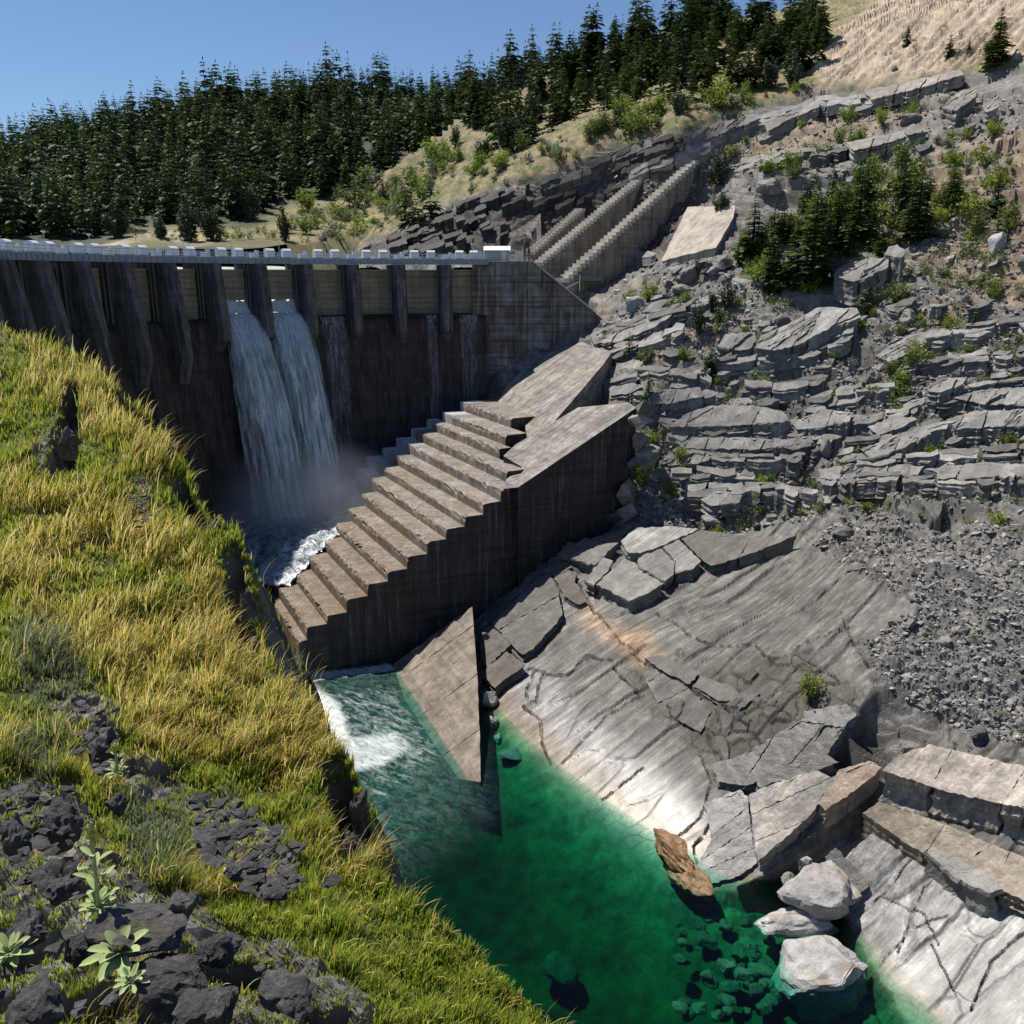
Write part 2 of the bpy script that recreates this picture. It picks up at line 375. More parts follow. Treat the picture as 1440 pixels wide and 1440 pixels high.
for i in range(0, len(_Q), 40000): _r[i:i + 40000] = -_k(_Q[i:i + 40000], _cx[:, :2]) @ _w[:-1] + _w[-1]
HT = (slope_p(slope_s(_XX, _YY)) + _r.reshape(_XX.shape))
HT = np.maximum(HT, -7.0)
def hgt(X, Y):
    x = np.clip(np.asarray(X, float) - GX0, 0, GX1 - GX0 - 1.001); y = np.clip(np.asarray(Y, float) - GY0, 0, GY1 - GY0 - 1.001)
    i = x.astype(int); j = y.astype(int); u = x - i; v = y - j
    return (HT[j, i] * (1 - u) + HT[j, i + 1] * u) * (1 - v) + (HT[j + 1, i] * (1 - u) + HT[j + 1, i + 1] * u) * v
def hit(px, py, dz=0.0, ymax=470.0):           # first point of the ground seen at (px,py)
    d = ray(px, py); d = d / d[..., 1:2]; sh = d.shape[:-1]
    Y = np.full(sh, 35.0); done = np.zeros(sh, bool); lo = Y.copy()
    for k in range(440):
        Yn = Y + 1.0
        below = (CAMZ + d[..., 2] * Yn) < hgt(d[..., 0] * Yn, Yn) + dz
        new = below & ~done; lo = np.where(new, Y, lo); done |= new
        Y = np.where(done, Y, Yn)
        if done.all() or Y.max() > ymax: break
    hi = lo + 1.0
    for k in range(12):
        md = (lo + hi) / 2; b = (CAMZ + d[..., 2] * md) < hgt(d[..., 0] * md, md) + dz
        hi = np.where(b, md, hi); lo = np.where(b, lo, md)
    P = d * hi[..., None]; P[..., 2] += CAMZ
    return P, done

# image-adaptive sampling of the ground: even detail at every distance
STEP = 2.0
_px = np.arange(470, 1590, STEP); _py = np.arange(0, 1560, STEP)
PXG, PYG = np.meshgrid(_px, _py)
_cx4, _cy4 = np.meshgrid(np.arange(_px[0], _px[-1] + 4 * STEP, 4 * STEP), np.arange(_py[0], _py[-1] + 4 * STEP, 4 * STEP))
_P4, _ok4 = hit(_cx4, _cy4)
def _up(A):                                    # bilinear upsampling of the coarse march
    x = (PXG - _px[0]) / (4 * STEP); y = (PYG - _py[0]) / (4 * STEP); i = np.clip(x.astype(int), 0, A.shape[1] - 2); j = np.clip(y.astype(int), 0, A.shape[0] - 2); u = x - i; v = y - j
    return (A[j, i] * (1 - u) + A[j, i + 1] * u) * (1 - v) + (A[j + 1, i] * (1 - u) + A[j + 1, i + 1] * u) * v
TOK = _up(_ok4.astype(float)) > 0.99
_d = ray(PXG, PYG); _d = _d / _d[..., 1:2]; _Yg = _up(_P4[..., 1]); _lo = _Yg - 9.0; _hi = _Yg + 9.0
for _ in range(15):
    _m = (_lo + _hi) / 2; _b = (CAMZ + _d[..., 2] * _m) < hgt(_d[..., 0] * _m, _m); _hi = np.where(_b, _m, _hi); _lo = np.where(_b, _lo, _m)
TP = _d * _hi[..., None]; TP[..., 2] += CAMZ
def hit_near(px, py, lift=0.0):                # quick version of hit() for points inside the sampled grid
    px = np.asarray(px, float); py = np.asarray(py, float)
    j = np.clip(((py - _py[0]) / STEP).round().astype(int), 0, len(_py) - 1); i = np.clip(((px - _px[0]) / STEP).round().astype(int), 0, len(_px) - 1)
    d = ray(px, py); d = d / d[..., 1:2]; Y0 = TP[j, i, 1]; lo = Y0 - 3.0 - 2.2 * lift; hi = lo.copy(); done = np.zeros(px.shape, bool)
    for k in range(int(14 + 5 * lift)):
        n = lo + 0.5; b = (CAMZ + d[..., 2] * n) < hgt(d[..., 0] * n, n) + lift; done |= b; lo = np.where(done, lo, n)
    hi = lo + 0.5
    for k in range(8):
        m = (lo + hi) / 2; b = (CAMZ + d[..., 2] * m) < hgt(d[..., 0] * m, m) + lift; hi = np.where(b, m, hi); lo = np.where(b, lo, m)
    P = d * hi[..., None]; P[..., 2] += CAMZ
    return P, TOK[j, i]
# region weights
PALE_SLAB = [(930, 367), (967, 291), (1011, 290), (1034, 289), (1031, 307), (1007, 348)]
CLIFFTOP = [(500, 345), (560, 320), (620, 292), (690, 262), (760, 250), (850, 214), (900, 198), (960, 184), (1060, 156), (1150, 126), (1210, 128), (1330, 108), (1460, 90)]
_ct = np.interp(PXG, [p[0] for p in CLIFFTOP], [p[1] for p in CLIFFTOP])
wob = 14 * fbm(TP / 9.0, 3)
w_grass = sstep(6, -10, PYG - _ct + wob * 0.7)
w_pale = soft_poly(PXG + wob * 0.5, PYG + wob * 0.5, [(1140, 95), (1175, 45), (1240, 0), (1330, -60), (1600, -60), (1600, 70), (1420, 85), (1330, 98), (1240, 118), (1160, 118)], 8)
w_soil = soft_poly(PXG + wob, PYG + wob, [(1190, 262), (1300, 230), (1360, 200), (1600, 120), (1600, 350), (1420, 420), (1330, 380), (1180, 300)], 22) * 0.8
w_soil = np.maximum(w_soil, 0.7 * soft_poly(PXG + wob, PYG + wob, [(990, 215), (1150, 150), (1300, 135), (1300, 160), (1180, 190), (1050, 235)], 10))
w_soil = np.maximum(w_soil, sstep(0.25, 0.55, fbm(TP / 7.0 + 31, 3)) * 0.7 * soft_poly(PXG, PYG, [(840, 430), (1000, 300), (1440, 240), (1600, 250), (1600, 560), (1100, 560), (900, 520)], 30))
SMOOTH = [(550, 960), (668, 858), (792, 772), (900, 740), (1000, 745), (1180, 715), (1300, 850), (1260, 930), (1210, 1010), (1150, 1075), (1235, 1085), (1330, 1010), (1440, 1040), (1600, 1060), (1600, 1560), (560, 1560)]
w_smooth = soft_poly(PXG, PYG, SMOOTH, 10)
w_talus = soft_poly(PXG + wob, PYG + wob, [(1140, 760), (1200, 700), (1330, 720), (1600, 690), (1600, 1060), (1440, 1065), (1330, 1000), (1220, 960), (1200, 900), (1290, 850), (1180, 790)], 14)
w_under = sstep(0.6, -0.8, TP[..., 2])
w_rock = np.clip(1 - w_grass - w_pale * 1.0 - w_smooth, 0, 1) * (1 - 0.5 * w_talus) * (1 - soft_poly(PXG, PYG, PALE_SLAB, 8))
# ledges: horizontal bedding cut into steps, two sizes
Z = TP[..., 2].copy()
warp = 3.2 * fbm(TP / np.array([26, 26, 14]), 3)
def terrace(q, dh, riser=0.30, lean=0.22):
    n = np.floor(q / dh); f = q / dh - n
    g = np.where(f < 1 - riser, f * lean / (1 - riser), lean + (1 - lean) * (f - 1 + riser) / riser)
    return (n + g) * dh
tilt = 0.05 * TP[..., 0] - 0.03 * TP[..., 1]
cu = TP[..., 0] * .87 + TP[..., 1] * .49; cv = -TP[..., 0] * .49 + TP[..., 1] * .87
wu = 0.25 * fbm(TP / 3.0 + 40, 3)
_, _, ba, bb, _, _ = voronoi2(cu / 7.5 + wu, cv / 9.5 + wu, 1)       # big joint blocks shift the ledge lines
_, _, ca, cb, _, _ = voronoi2(cu / 2.6 + wu, cv / 4.2 + wu, 2)       # smaller blocks
_, _, ra2, rb2, _, _ = voronoi2(cu / 1.1 + wu, cv / 1.9 + wu, 3)
q = Z + warp + tilt; qs = q + (ba - .5) * 1.8 + (ca - .5) * 0.5
zA = terrace(qs, 5.6, 0.22, 0.16) - (qs - Z)
q2 = Z + 0.5 * warp + tilt + (ca - .5) * 0.55 + (ra2 - .5) * 0.2
zB = terrace(q2, 1.3, 0.30, 0.15) - (q2 - Z)
q3 = Z + tilt + 0.3 * warp + (ra2 - .5) * 0.3
zC = terrace(q3, 0.48, 0.34, 0.2) - (q3 - Z)
patch = sstep(-0.25, 0.35, fbm(TP / 16.0 + 5, 3))
dz = w_rock * ((zA - Z) * (0.35 + 0.65 * patch) + (zB - Z) * 1.0 + (zC - Z) * 1.0 * sstep(.1, .4, cb))
# cliff band in the far slope above the dam, with vertical jointing
w_cl = sstep(-4, 14, PYG - _ct) * (PXG < 1010) * sstep(1010, 960, PXG) * sstep(370, 340, PYG)
vj = np.abs(perlin(np.stack([TP[..., 0] / 2.4, TP[..., 1] / 2.4, TP[..., 2] / 14], -1)))
dz += w_cl * (1.6 * vj - 0.4)
bl_ = soft_poly(PXG, PYG, [(680, 960), (730, 930), (800, 985), (900, 1060), (1000, 1130), (1060, 1250), (960, 1260), (880, 1190), (760, 1090)], 24) * .75
# smooth plates: long low undulation, crack grooves
dz += w_smooth * (0.10 * fbm(TP / np.array([6, 6, 6]), 3))
CRACKS = [([(776, 820), (800, 800), (838, 862), (880, 908), (900, 925), (930, 942), (962, 968), (1000, 985), (1050, 1022), (1075, 1050), (1060, 1085)], 2.4, 0.35),
          ([(925, 862), (952, 880), (985, 905), (1032, 912), (1062, 905), (1085, 930), (1120, 922), (1145, 942), (1185, 960)], 2.0, 0.3),
          ([(690, 985), (745, 940), (770, 948), (800, 948), (825, 920), (860, 930), (880, 960), (905, 985)], 2.2, 0.35),
          ([(738, 997), (741, 970), (751, 945)], 2.0, 0.3), ([(755, 988), (757, 962), (766, 944)], 2.0, 0.3),
          ([(735, 992), (756, 985)], 2, 0.3), ([(735, 994), (760, 1012), (762, 1045), (775, 1075)], 2, 0.3),
          ([(1180, 862), (1200, 905), (1222, 935)], 2.0, 0.3), ([(1085, 935), (1140, 905), (1200, 880)], 1.6, 0.2),
          ([(790, 1075), (850, 1010), (905, 975)], 1.4, 0.15), ([(835, 1135), (905, 1080)], 1.4, 0.15),
          ([(985, 1235), (975, 1190), (1000, 1160), (1010, 1130), (1050, 1120)], 2.0, 0.3), ([(950, 1180), (985, 1150), (1000, 1100), (985, 1060)], 1.7, 0.2),
          ([(1010, 1240), (1015, 1200), (1045, 1185), (1062, 1150)], 2, 0.3),
          ([(1225, 1370), (1280, 1310), (1330, 1290)], 1.6, 0.2), ([(1262, 1340), (1300, 1250), (1330, 1225)], 1.5, 0.18), ([(1310, 1330), (1345, 1400)], 1.5, 0.2), ([(1365, 1420), (1395, 1350), (1440, 1310)], 2.2, 0.3),
          ([(1200, 1295), (1260, 1240), (1290, 1200)], 1.5, 0.2), ([(1320, 1330), (1300, 1290), (1240, 1260)], 1.5, 0.2)]
wobx = 2.2 * fbm(np.stack([PXG / 22, PYG / 22, 0 * PXG], -1), 3); woby = 2.2 * fbm(np.stack([PXG / 22, PYG / 22, 0 * PXG + 7], -1), 3)
for ln, wd, dp in CRACKS:
    d = seg_dist(PXG + wobx, PYG + woby, ln); dz -= (1 - w_under) * dp * sstep(wd * 0.95, 0.3, d) * 1.5 * np.clip(0.7 + 1.2 * perlin(np.stack([PXG / 9, PYG / 9, 0 * PXG], -1)), 0.05, 1.2)
# flaked, scaly zone in the middle of the lower plate
w_scaly = soft_poly(PXG + wob, PYG + wob, [(870, 905), (960, 940), (1080, 920), (1200, 960), (1230, 1030), (1150, 1080), (1040, 1130), (985, 1060), (900, 985)], 16)
F1, F2, ra, rb, _, _ = voronoi2(cu / 1.5 + 2 * wu, cv / 2.8 + 2 * wu, 5)
dz += w_scaly * ((ra - .5) * 0.6 * sstep(0, .18, F2 - F1) - 0.12 * sstep(0.10, 0, F2 - F1))
_u3 = np.array(STRK) / np.linalg.norm(STRK); su = TP @ _u3; sv = TP[..., 0] * .49 * -1 + TP[..., 1] * .87; sv = sv - su * float(np.array([-.49, .87, 0]) @ _u3)
F1, F2, ra, rb, _, _ = voronoi2(su / 13.0 + .35 * wu, sv / 2.9 + .35 * wu, 8)      # long steps running with the bedding
dz += w_smooth * (1 - bl_) * (1 - w_under) * ((ra - .5) * 0.7 * sstep(0.0, 0.15, F2 - F1) - 0.05 * sstep(0.07, 0, F2 - F1))
dz += w_talus * 0.4 * fbm(TP / 1.2, 3) + w_grass * 0.35 * fbm(TP / 2.5, 3)
gul = np.abs(perlin(np.stack([cv / 2.3, cu / 14, TP[..., 2] / 20], -1)))
dz += w_pale * (gul * 2.2 + 0.4 * fbm(TP / 1.5, 3))
# the recess under the lower plate, and the deep cut beside it
w_cut = soft_poly(PXG + wobx, PYG + woby, [(1040, 1250), (1085, 1232), (1150, 1175), (1180, 1130), (1225, 1090), (1245, 1120), (1235, 1160), (1195, 1195), (1155, 1230), (1095, 1268), (1060, 1275)], 5)
dz -= w_cut * 3.4
CARVE = [(950, 1258), (1040, 1262), (1085, 1252), (1120, 1225), (1150, 1205), (1168, 1255), (1180, 1290), (1205, 1340), (1250, 1408), (1330, 1560), (880, 1560), (905, 1300)]
w_carve = soft_poly(PXG + 2 * wobx, PYG + 2 * woby, CARVE, 9)
dz = dz * (1 - w_carve) + w_carve * (np.minimum(-2.4 + 0.5 * fbm(TP / 2.0, 3), TP[..., 2]) - TP[..., 2])
w_under = np.maximum(w_under, w_carve)
dz[w_under > .98] *= 1.0
dz *= np.where(w_rock > 0.01, np.clip(130.0 / TP[..., 1], 0.6, 1.3), 1.0)
TPD = TP.copy(); TPD[..., 2] += dz
# colours
g1 = fbm(TP / 5.0 + 3, 4)[..., None]; g2 = fbm(TP / 1.3 + 13, 3)[..., None]
def C(*c): return np.array(c, float)
col = C(0.195, 0.182, 0.163) + 0 * g1
col = col * (1 + 0.30 * g1 + 0.22 * g2)
col *= (0.85 + 0.45 * (ra2 - .4))[..., None]
def mixc(col, w, c, var=0.2):
    w = np.clip(w, 0, 1)[..., None]; return col * (1 - w) + w * c * (1 + var * g1 + var * g2)
col = mixc(col, w_smooth, C(0.125, 0.116, 0.103), 0.32)
glare = soft_poly(PXG + wob, PYG + wob, [(680, 975), (730, 925), (780, 970), (860, 1040), (960, 1110), (1060, 1190), (1060, 1260), (960, 1250), (880, 1190), (780, 1090)], 38)
col = mixc(col, glare * w_smooth, C(0.20, 0.19, 0.18), 0.16)  # sun glare on the wet plate painted in as a paler grey
lowright = soft_poly(PXG + wob, PYG + wob, [(1170, 1160), (1250, 1170), (1440, 1270), (1600, 1350), (1600, 1560), (1300, 1500), (1190, 1300)], 16)
col = mixc(col, lowright, C(0.215, 0.205, 0.195), 0.2)
col = mixc(col, w_scaly * 0.8, C(0.075, 0.067, 0.055), 0.3)
orange = soft_poly(PXG + wob, PYG + wob, [(815, 830), (850, 870), (905, 880), (930, 920), (900, 940), (850, 900), (815, 880)], 14)
col = mixc(col, orange * 0.55, C(0.36, 0.23, 0.13))
dark_cl = w_cl * sstep(1.5, 0.0, np.abs(PYG - 290) / 100)
col = mixc(col, w_cl * (1 - w_grass) * .9, C(0.055, 0.047, 0.042), 0.4)  # the cliff's shade is painted into the ground colour
band = sstep(2.2, 0.2, TP[..., 2]) * w_smooth * (PXG < 1060)
col = mixc(col, band * 0.85, C(0.16, 0.125, 0.075))
col = mixc(col, w_talus * (1 - w_smooth), C(0.165, 0.157, 0.147))
col = mixc(col, w_soil, C(0.25, 0.185, 0.12), 0.3)
sp = sstep(-0.15, 0.25, fbm(TP / 3.4 + 77, 4))
gcol = C(0.24, 0.185, 0.095) * (1 - sp[..., None]) + C(0.10, 0.115, 0.035) * sp[..., None]
col = col * (1 - w_grass[..., None]) + w_grass[..., None] * gcol * (1 + 0.25 * g2)
col = mixc(col, w_pale, C(0.43, 0.335, 0.245), 0.15)
col = mixc(col, w_under, C(0.17, 0.15, 0.075), 0.5)
col = np.clip(col, 0.01, 0.8)
wetv = np.maximum(glare, lowright * 0.7) * w_smooth
nr, nc = PXG.shape
idx = np.arange(nr * nc).reshape(nr, nc)
quad = np.stack([idx[:-1, :-1], idx[1:, :-1], idx[1:, 1:], idx[:-1, 1:]], -1).reshape(-1, 4)
dY = TP[..., 1]
ok = TOK.ravel()[quad].all(1) & ((dY.ravel()[quad].max(1) - dY.ravel()[quad].min(1)) < 40)
# only what stands free of the dam, behind it the ground is cut away
keep = ok & ~((PXG.ravel()[quad[:, 0]] < 668) & (PYG.ravel()[quad[:, 0]] > 372) & (PYG.ravel()[quad[:, 0]] < 545))
quad = quad[keep]
used = np.zeros(nr * nc, bool); used[quad.ravel()] = True; remap = np.cumsum(used) - 1
bank = part("right_bank", TPD.reshape(-1, 3)[used], remap[quad], M['rock'], None, False,
            {"Col": ('FLOAT_COLOR', col.reshape(-1, 3)[used]), "smooth": ('FLOAT', (w_smooth * (1 - w_scaly * .6) * (1 - w_under)).ravel()[used]), "wet": ('FLOAT', wetv.ravel()[used])})
tag(bank, "steep grey rock slope with ledges, smooth plates and rubble right of the river", kind="structure")
def ground_z(X, Y):                            # displaced ground, from the image-adaptive grid
    px, py = project(np.stack([X, Y, hgt(X, Y)], -1))
    j = np.clip(((py - _py[0]) / STEP).round().astype(int), 0, nr - 1); i = np.clip(((px - _px[0]) / STEP).round().astype(int), 0, nc - 1)
    return TPD[j, i, 2] + 0 * px
def ground_at(px, py):                         # displaced surface point nearest a picture position
    P, _ = hit_near(px, py)
    j = np.clip(((np.asarray(py, float) - _py[0]) / STEP).round().astype(int), 0, nr - 1); i = np.clip(((np.asarray(px, float) - _px[0]) / STEP).round().astype(int), 0, nc - 1)
    P = P.copy(); P[..., 2] = TPD[j, i, 2]
    return P
# ------------------------------------------------------------------ the arch dam
DCX, DCY, DR, DPH = -4.0, 125.0, 65.0, 0.15      # arch centre, radius, bay angle
def arc(phi, r, z):
    phi, r, z = np.broadcast_arrays(np.asarray(phi, float), np.asarray(r, float), np.asarray(z, float))
    return np.stack([DCX - r * np.sin(phi), DCY + r * np.cos(phi), z], -1)
def arc_slab(mb, p0, p1, r0, r1, z0, z1, n=2, mi=0):     # block between two radii, angles and levels
    ph = np.linspace(p0, p1, n + 1)
    for a, b in zip(ph[:-1], ph[1:]):
        ring = lambda z: [arc(a, r0, z), arc(b, r0, z), arc(b, r1, z), arc(a, r1, z)]
        mb.prism(ring(z0), ring(z1), mi)
def arc_box(mb, phi, r0, r1, z0, z1, half, mi=0):
    c = arc(phi, (r0 + r1) / 2, (z0 + z1) / 2); er = arc(phi, 1, 0) - arc(phi, 0, 0); et = np.array([-er[1], er[0], 0])
    mb.box(c, er * (r1 - r0) / 2, et * half, [0, 0, (z1 - z0) / 2], mi)
M['gate'] = concrete("gate_weathered_steel", (0.40, 0.34, 0.25), (0.17, 0.14, 0.10), 0.0, 0.35, 0.7, 0.5, 0.4)
M['steel'] = plain("grey_blue_steel", (0.30, 0.33, 0.38), 0.55, 0.4, 0.15, 2)
M['rail'] = plain("pale_galvanised_rail", (0.50, 0.53, 0.57), 0.5, 0.4, 0.1, 2)
M['guide'] = plain("pale_gate_guide", (0.24, 0.28, 0.31), 0.6, 0.4, 0.25, 2)
M['hoist'] = plain("pale_grey_hoist_paint", (0.62, 0.64, 0.67), 0.5, 0.4, 0.08, 2)
M['roofw'] = plain("white_roof_sheet", (0.75, 0.74, 0.72), 0.5, 0.4, 0.05, 2)
M['shed'] = plain("grey_shed_wall", (0.30, 0.29, 0.28), 0.8, 0.3, 0.1, 2)
M['rust'] = plain("rusty_steel", (0.14, 0.07, 0.045), 0.8, 0.3, 0.3, 3)
M['lamp'] = plain("pale_lamp_metal", (0.55, 0.57, 0.58), 0.5, 0.4, 0.08, 2)
SILL = 47.0
PIERS = [(i + .9) * DPH + 1.2 / 65 for i in range(13)]
dam = empty("dam", arc(0.7, 65, 5), "dark concrete arch dam with a row of piers and gates above a falling river", "dam")
# curved wall below the sills, streaked and uneven
nph, nz = 150, 60
ph = np.linspace(0.02, PIERS[-1] + .3, nph); zz = np.linspace(-3, SILL, nz)
PH, ZZ = np.meshgrid(ph, zz)
rr = 65 - np.interp(ZZ, [-3, 10, 40, 44, 46, 46.7, 47], [7.0, 5.5, 3.0, 2.6, 2.0, 1.2, 0.6])
rr += 0.14 * fbm(np.stack([PH * 22, ZZ / 30, 0 * PH], -1), 4) + 0.05 * np.sign(np.sin(ZZ * 1.6))
V = arc(PH, rr, ZZ).reshape(-1, 3); ix = np.arange(nph * nz).reshape(nz, nph)
Q = np.stack([ix[:-1, :-1], ix[:-1, 1:], ix[1:, 1:], ix[1:, :-1]], -1).reshape(-1, 4)
Vt = np.concatenate([V, arc(ph, 72, SILL + 0 * ph), arc(ph, 74, -3 + 0 * ph)]); n0 = nph * nz
top = np.array([[ix[-1, i], ix[-1, i + 1], n0 + i + 1, n0 + i] for i in range(nph - 1)] + [[n0 + i, n0 + i + 1, n0 + nph + i + 1, n0 + nph + i] for i in range(nph - 1)])
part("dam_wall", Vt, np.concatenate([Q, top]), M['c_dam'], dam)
# piers with battered noses
for k, pc in enumerate(PIERS):
    mb = MB(); er = arc(pc, 1, 0) - arc(pc, 0, 0); et = np.array([-er[1], er[0], 0])
    o = arc(pc, 0, 0)
    def rg(r_up, r_nose, w, wn, z): return [o + er * r_up + et * w + [0, 0, z], o + er * (r_nose + 1.1) + et * w + [0, 0, z], o + er * r_nose + et * wn + [0, 0, z],
                                             o + er * r_nose - et * wn + [0, 0, z], o + er * (r_nose + 1.1) - et * w + [0, 0, z], o + er * r_up - et * w + [0, 0, z]]
    lev = [(41.2, 62.2, 1.1, 0.25), (43.6, 59.6, 1.25, 0.55), (47.0, 59.8, 1.3, 0.8), (52, 60.5, 1.3, 0.85), (56.75, 61.2, 1.3, 0.85)] if k < 6 else \
          [(36.5, 60.0, 0.95, 0.25), (41.0, 58.6, 1.1, 0.5), (47.0, 59.4, 1.3, 0.8), (52, 60.3, 1.3, 0.85), (56.75, 61.2, 1.3, 0.85)]
    rings = [rg(70, rn, w, wn, z) for z, rn, w, wn in lev]
    Vv = [p for r_ in rings for p in r_]; Fv = []
    for a in range(len(rings) - 1):
        for i in range(6): Fv.append([a * 6 + i, a * 6 + (i + 1) % 6, (a + 1) * 6 + (i + 1) % 6, (a + 1) * 6 + i])
    Fv += [[0, 1, 2, 3, 4, 5], [6 * (len(rings) - 1) + i for i in range(6)][::-1]]
    mb.add(Vv, Fv); po = mb.build("pier", M['c_pier'], dam)
    for sgn in (-1, 1):                           # pale guide rails down the pier's flank
        for rad in (64.3, 65.3):
            g = MB(); c = o + er * rad + et * sgn * 1.40 + np.array([0, 0, 51.9]); g.box(c, er * 0.10, et * 0.06, [0, 0, 4.75]); g.build("gate_guide", M['guide'], po)
# gates
edges = [0.045 - 1.35 / 65] + PIERS
for k in range(12):
    a, b = edges[k] + 1.36 / 65, edges[k + 1] - 1.36 / 65
    z0 = 50.2 if k in (4, 5) else SILL + 0.02
    g = empty("spillway_gate", arc((a + b) / 2, 66.2, z0), parent=dam)
    mb = MB(); arc_slab(mb, a, b, 66.2, 66.6, z0, 55.6, 3); skin = mb.build("gate_skin", M['gate'], g)
    for zr in np.arange(z0 + .25, 55.6, 1.05):
        mb = MB(); arc_slab(mb, a + .002, b - .002, 66.02, 66.197, zr, zr + 0.78, 3); mb.build("plate", M['gate'], g)
    mb = MB(); arc_slab(mb, a, b, 66.0, 66.7, 55.603, 55.8, 2); mb.build("top_rail", M['rail'], g)
# deck, its girder face, railing
PE = PIERS[-1] + .12
deck = empty("deck", arc(0.7, 64, 57), parent=dam)
mb = MB(); arc_slab(mb, 0.012, PE, 62.2, 69.5, 57.35, 57.75, 60); mb.build("walkway", M['steel'], deck)
mb = MB(); arc_slab(mb, 0.012, PE, 61.9, 62.195, 56.78, 57.85, 60); mb.build("girder", M['steel'], deck)
mb = MB()
for p in np.arange(0.02, PE, DPH / 7): arc_box(mb, p, 61.78, 61.9, 56.82, 57.8, 0.06)
mb.build("girder_stiffeners", M['steel'], deck)
for rad, nm in ((62.05, "railing"), (69.2, "railing")):
    mb = MB()
    for z in (58.0, 58.38, 58.85): arc_slab(mb, 0.012, PE, rad - .04, rad + .04, z, z + 0.07, 60)
    for p in np.arange(0.016, PE, DPH / 5): arc_box(mb, p, rad - .045, rad + .045, 57.75, 58.85, 0.045)
    mb.build(nm, M['rail'], deck)
# hoists: rounded motor housings and gear boxes on the deck
def hood_mesh():
    pr = [(-0.75, 0.0), (-0.75, 0.75), (-0.62, 1.15), (-0.3, 1.42), (0.1, 1.5), (0.55, 1.45), (0.75, 1.3), (0.75, 0.0)]
    n = len(pr); Vh = [(-0.8, y, z) for y, z in pr] + [(0.8, y, z) for y, z in pr]
    Fh = [[i, (i + 1) % n, n + (i + 1) % n, n + i] for i in range(n)] + [list(range(n))[::-1], list(range(n, 2 * n))]
    return Vh, Fh
hv, hf = hood_mesh()
hood_me = mesh_np("hoist_hood", hv, hf, M['hoist'])
_b = MB(); _b.box((0, 0, 0.5), (0.45, 0, 0), (0, 0.5, 0), (0, 0, 0.5)); _b.box((0.9, 0, 0.75), (0.3, 0, 0), (0, 0.3, 0), (0, 0, 0.75)); _b.tube((-.45, 0, .8), (-1.5, 0, .8), .09)
gear_me = mesh_np("hoist_gearbox", _b.v, _b.f, M['hoist'])
_b = MB(); _b.box((0, 0, 0.18), (0.7, 0, 0), (0, 0.6, 0), (0, 0, 0.18)); base_me = mesh_np("hoist_base", _b.v, _b.f, M['steel'])
def put(me, name, phi, r, z, parent):
    o = obj(name, me, parent, arc(phi, r, z)); o.rotation_euler = (0, 0, phi); return o
for k in range(12):
    a, b = edges[k], edges[k + 1]; w = b - a
    h = empty("hoist", arc((a + b) / 2, 65.5, 57.75), parent=dam)
    put(base_me, "base", a + .27 * w, 65.3, 57.75, h); put(hood_me, "housing", a + .27 * w, 65.3, 58.11, h)
    put(base_me, "base", a + .62 * w, 65.3, 57.75, h); put(hood_me, "housing", a + .62 * w, 65.3, 58.11, h)
    put(gear_me, "gearbox", a + .95 * w, 65.8, 57.75, h)
# trough water visible over the closed gates is behind them: reservoir sheet
# wing wall: concrete lifts with recessed joints
wing = empty("wing_wall", (5, 190, 30), "grey concrete wing wall with streaked lifts and sloping top right of the gates", "wall")
def clip(poly, nx, nz, d):
    out = []
    for i in range(len(poly)):
        p, q = poly[i], poly[(i + 1) % len(poly)]; a = p[0] * nx + p[1] * nz - d; b = q[0] * nx + q[1] * nz - d
        if a <= 0: out.append(p)
        if (a < 0) != (b < 0) and a != b: t = a / (a - b); out.append((p[0] + t * (q[0] - p[0]), p[1] + t * (q[1] - p[1])))
    return out
WY = 189.0
pT = at_depth(746, 366, WY); pE = at_depth(838, 441, WY)
sl = np.array([pE[0] - pT[0], pE[2] - pT[2]]); nrm = np.array([-sl[1], sl[0]]) / np.hypot(*sl)
zr = [8, 14.5, 21, 27.8, 31.2, 34.6, 38.0, 41.4, 44.8, 48.5, 53.2, 57.35]
xc = [-8.2, 0.3, 3.2, 8.4, 13.0, 22.0]
for j in range(len(zr) - 1):
    for i in range(len(xc) - 1):
        g = 0.05; pl = [(xc[i] + g, zr[j] + g), (xc[i + 1] - g, zr[j] + g), (xc[i + 1] - g, zr[j + 1] - g), (xc[i] + g, zr[j + 1] - g)]
        pl = clip(pl, nrm[0], nrm[1], pT[0] * nrm[0] + pT[2] * nrm[1])
        if len(pl) < 3: continue
        y = WY + 0.12 * hsh(np.int64(i), np.int64(j), 3)
        mb = MB(); mb.prism([(x, y, z) for x, z in pl], [(x, WY + 0.6, z) for x, z in pl]); mb.build("concrete_lift", M['c_wing'], wing)
pl = clip([(xc[0], 2), (xc[-1], 2), (xc[-1], 57.3), (xc[0], 57.3)], nrm[0], nrm[1], pT[0] * nrm[0] + pT[2] * nrm[1] - 0.06)
mb = MB(); mb.prism([(x, WY + .58, z) for x, z in pl], [(x, WY + 8, z) for x, z in pl]); mb.build("wall_core", M['c_wing'], wing)
mb = MB()                                         # pale coping along the sloping top
d3 = (pE - pT) / np.linalg.norm(pE - pT); up = np.array([nrm[0], 0, nrm[1]])
mb.box((pT + pE) / 2 + up * .16 + np.array([0, 4, 0]), d3 * np.linalg.norm(pE - pT) / 2, up * .15, [0, 4.2, 0])
mb.box((np.array([xc[0], WY, 57.35]) + pT) / 2 * [1, 1, 0] + [0, 4, 57.5], [(pT[0] - xc[0]) / 2, 0, 0], [0, 4.2, 0], [0, 0, .13]); mb.build("coping", M['c_stair'], wing)
mb = MB()                                         # railing on the wing's level top
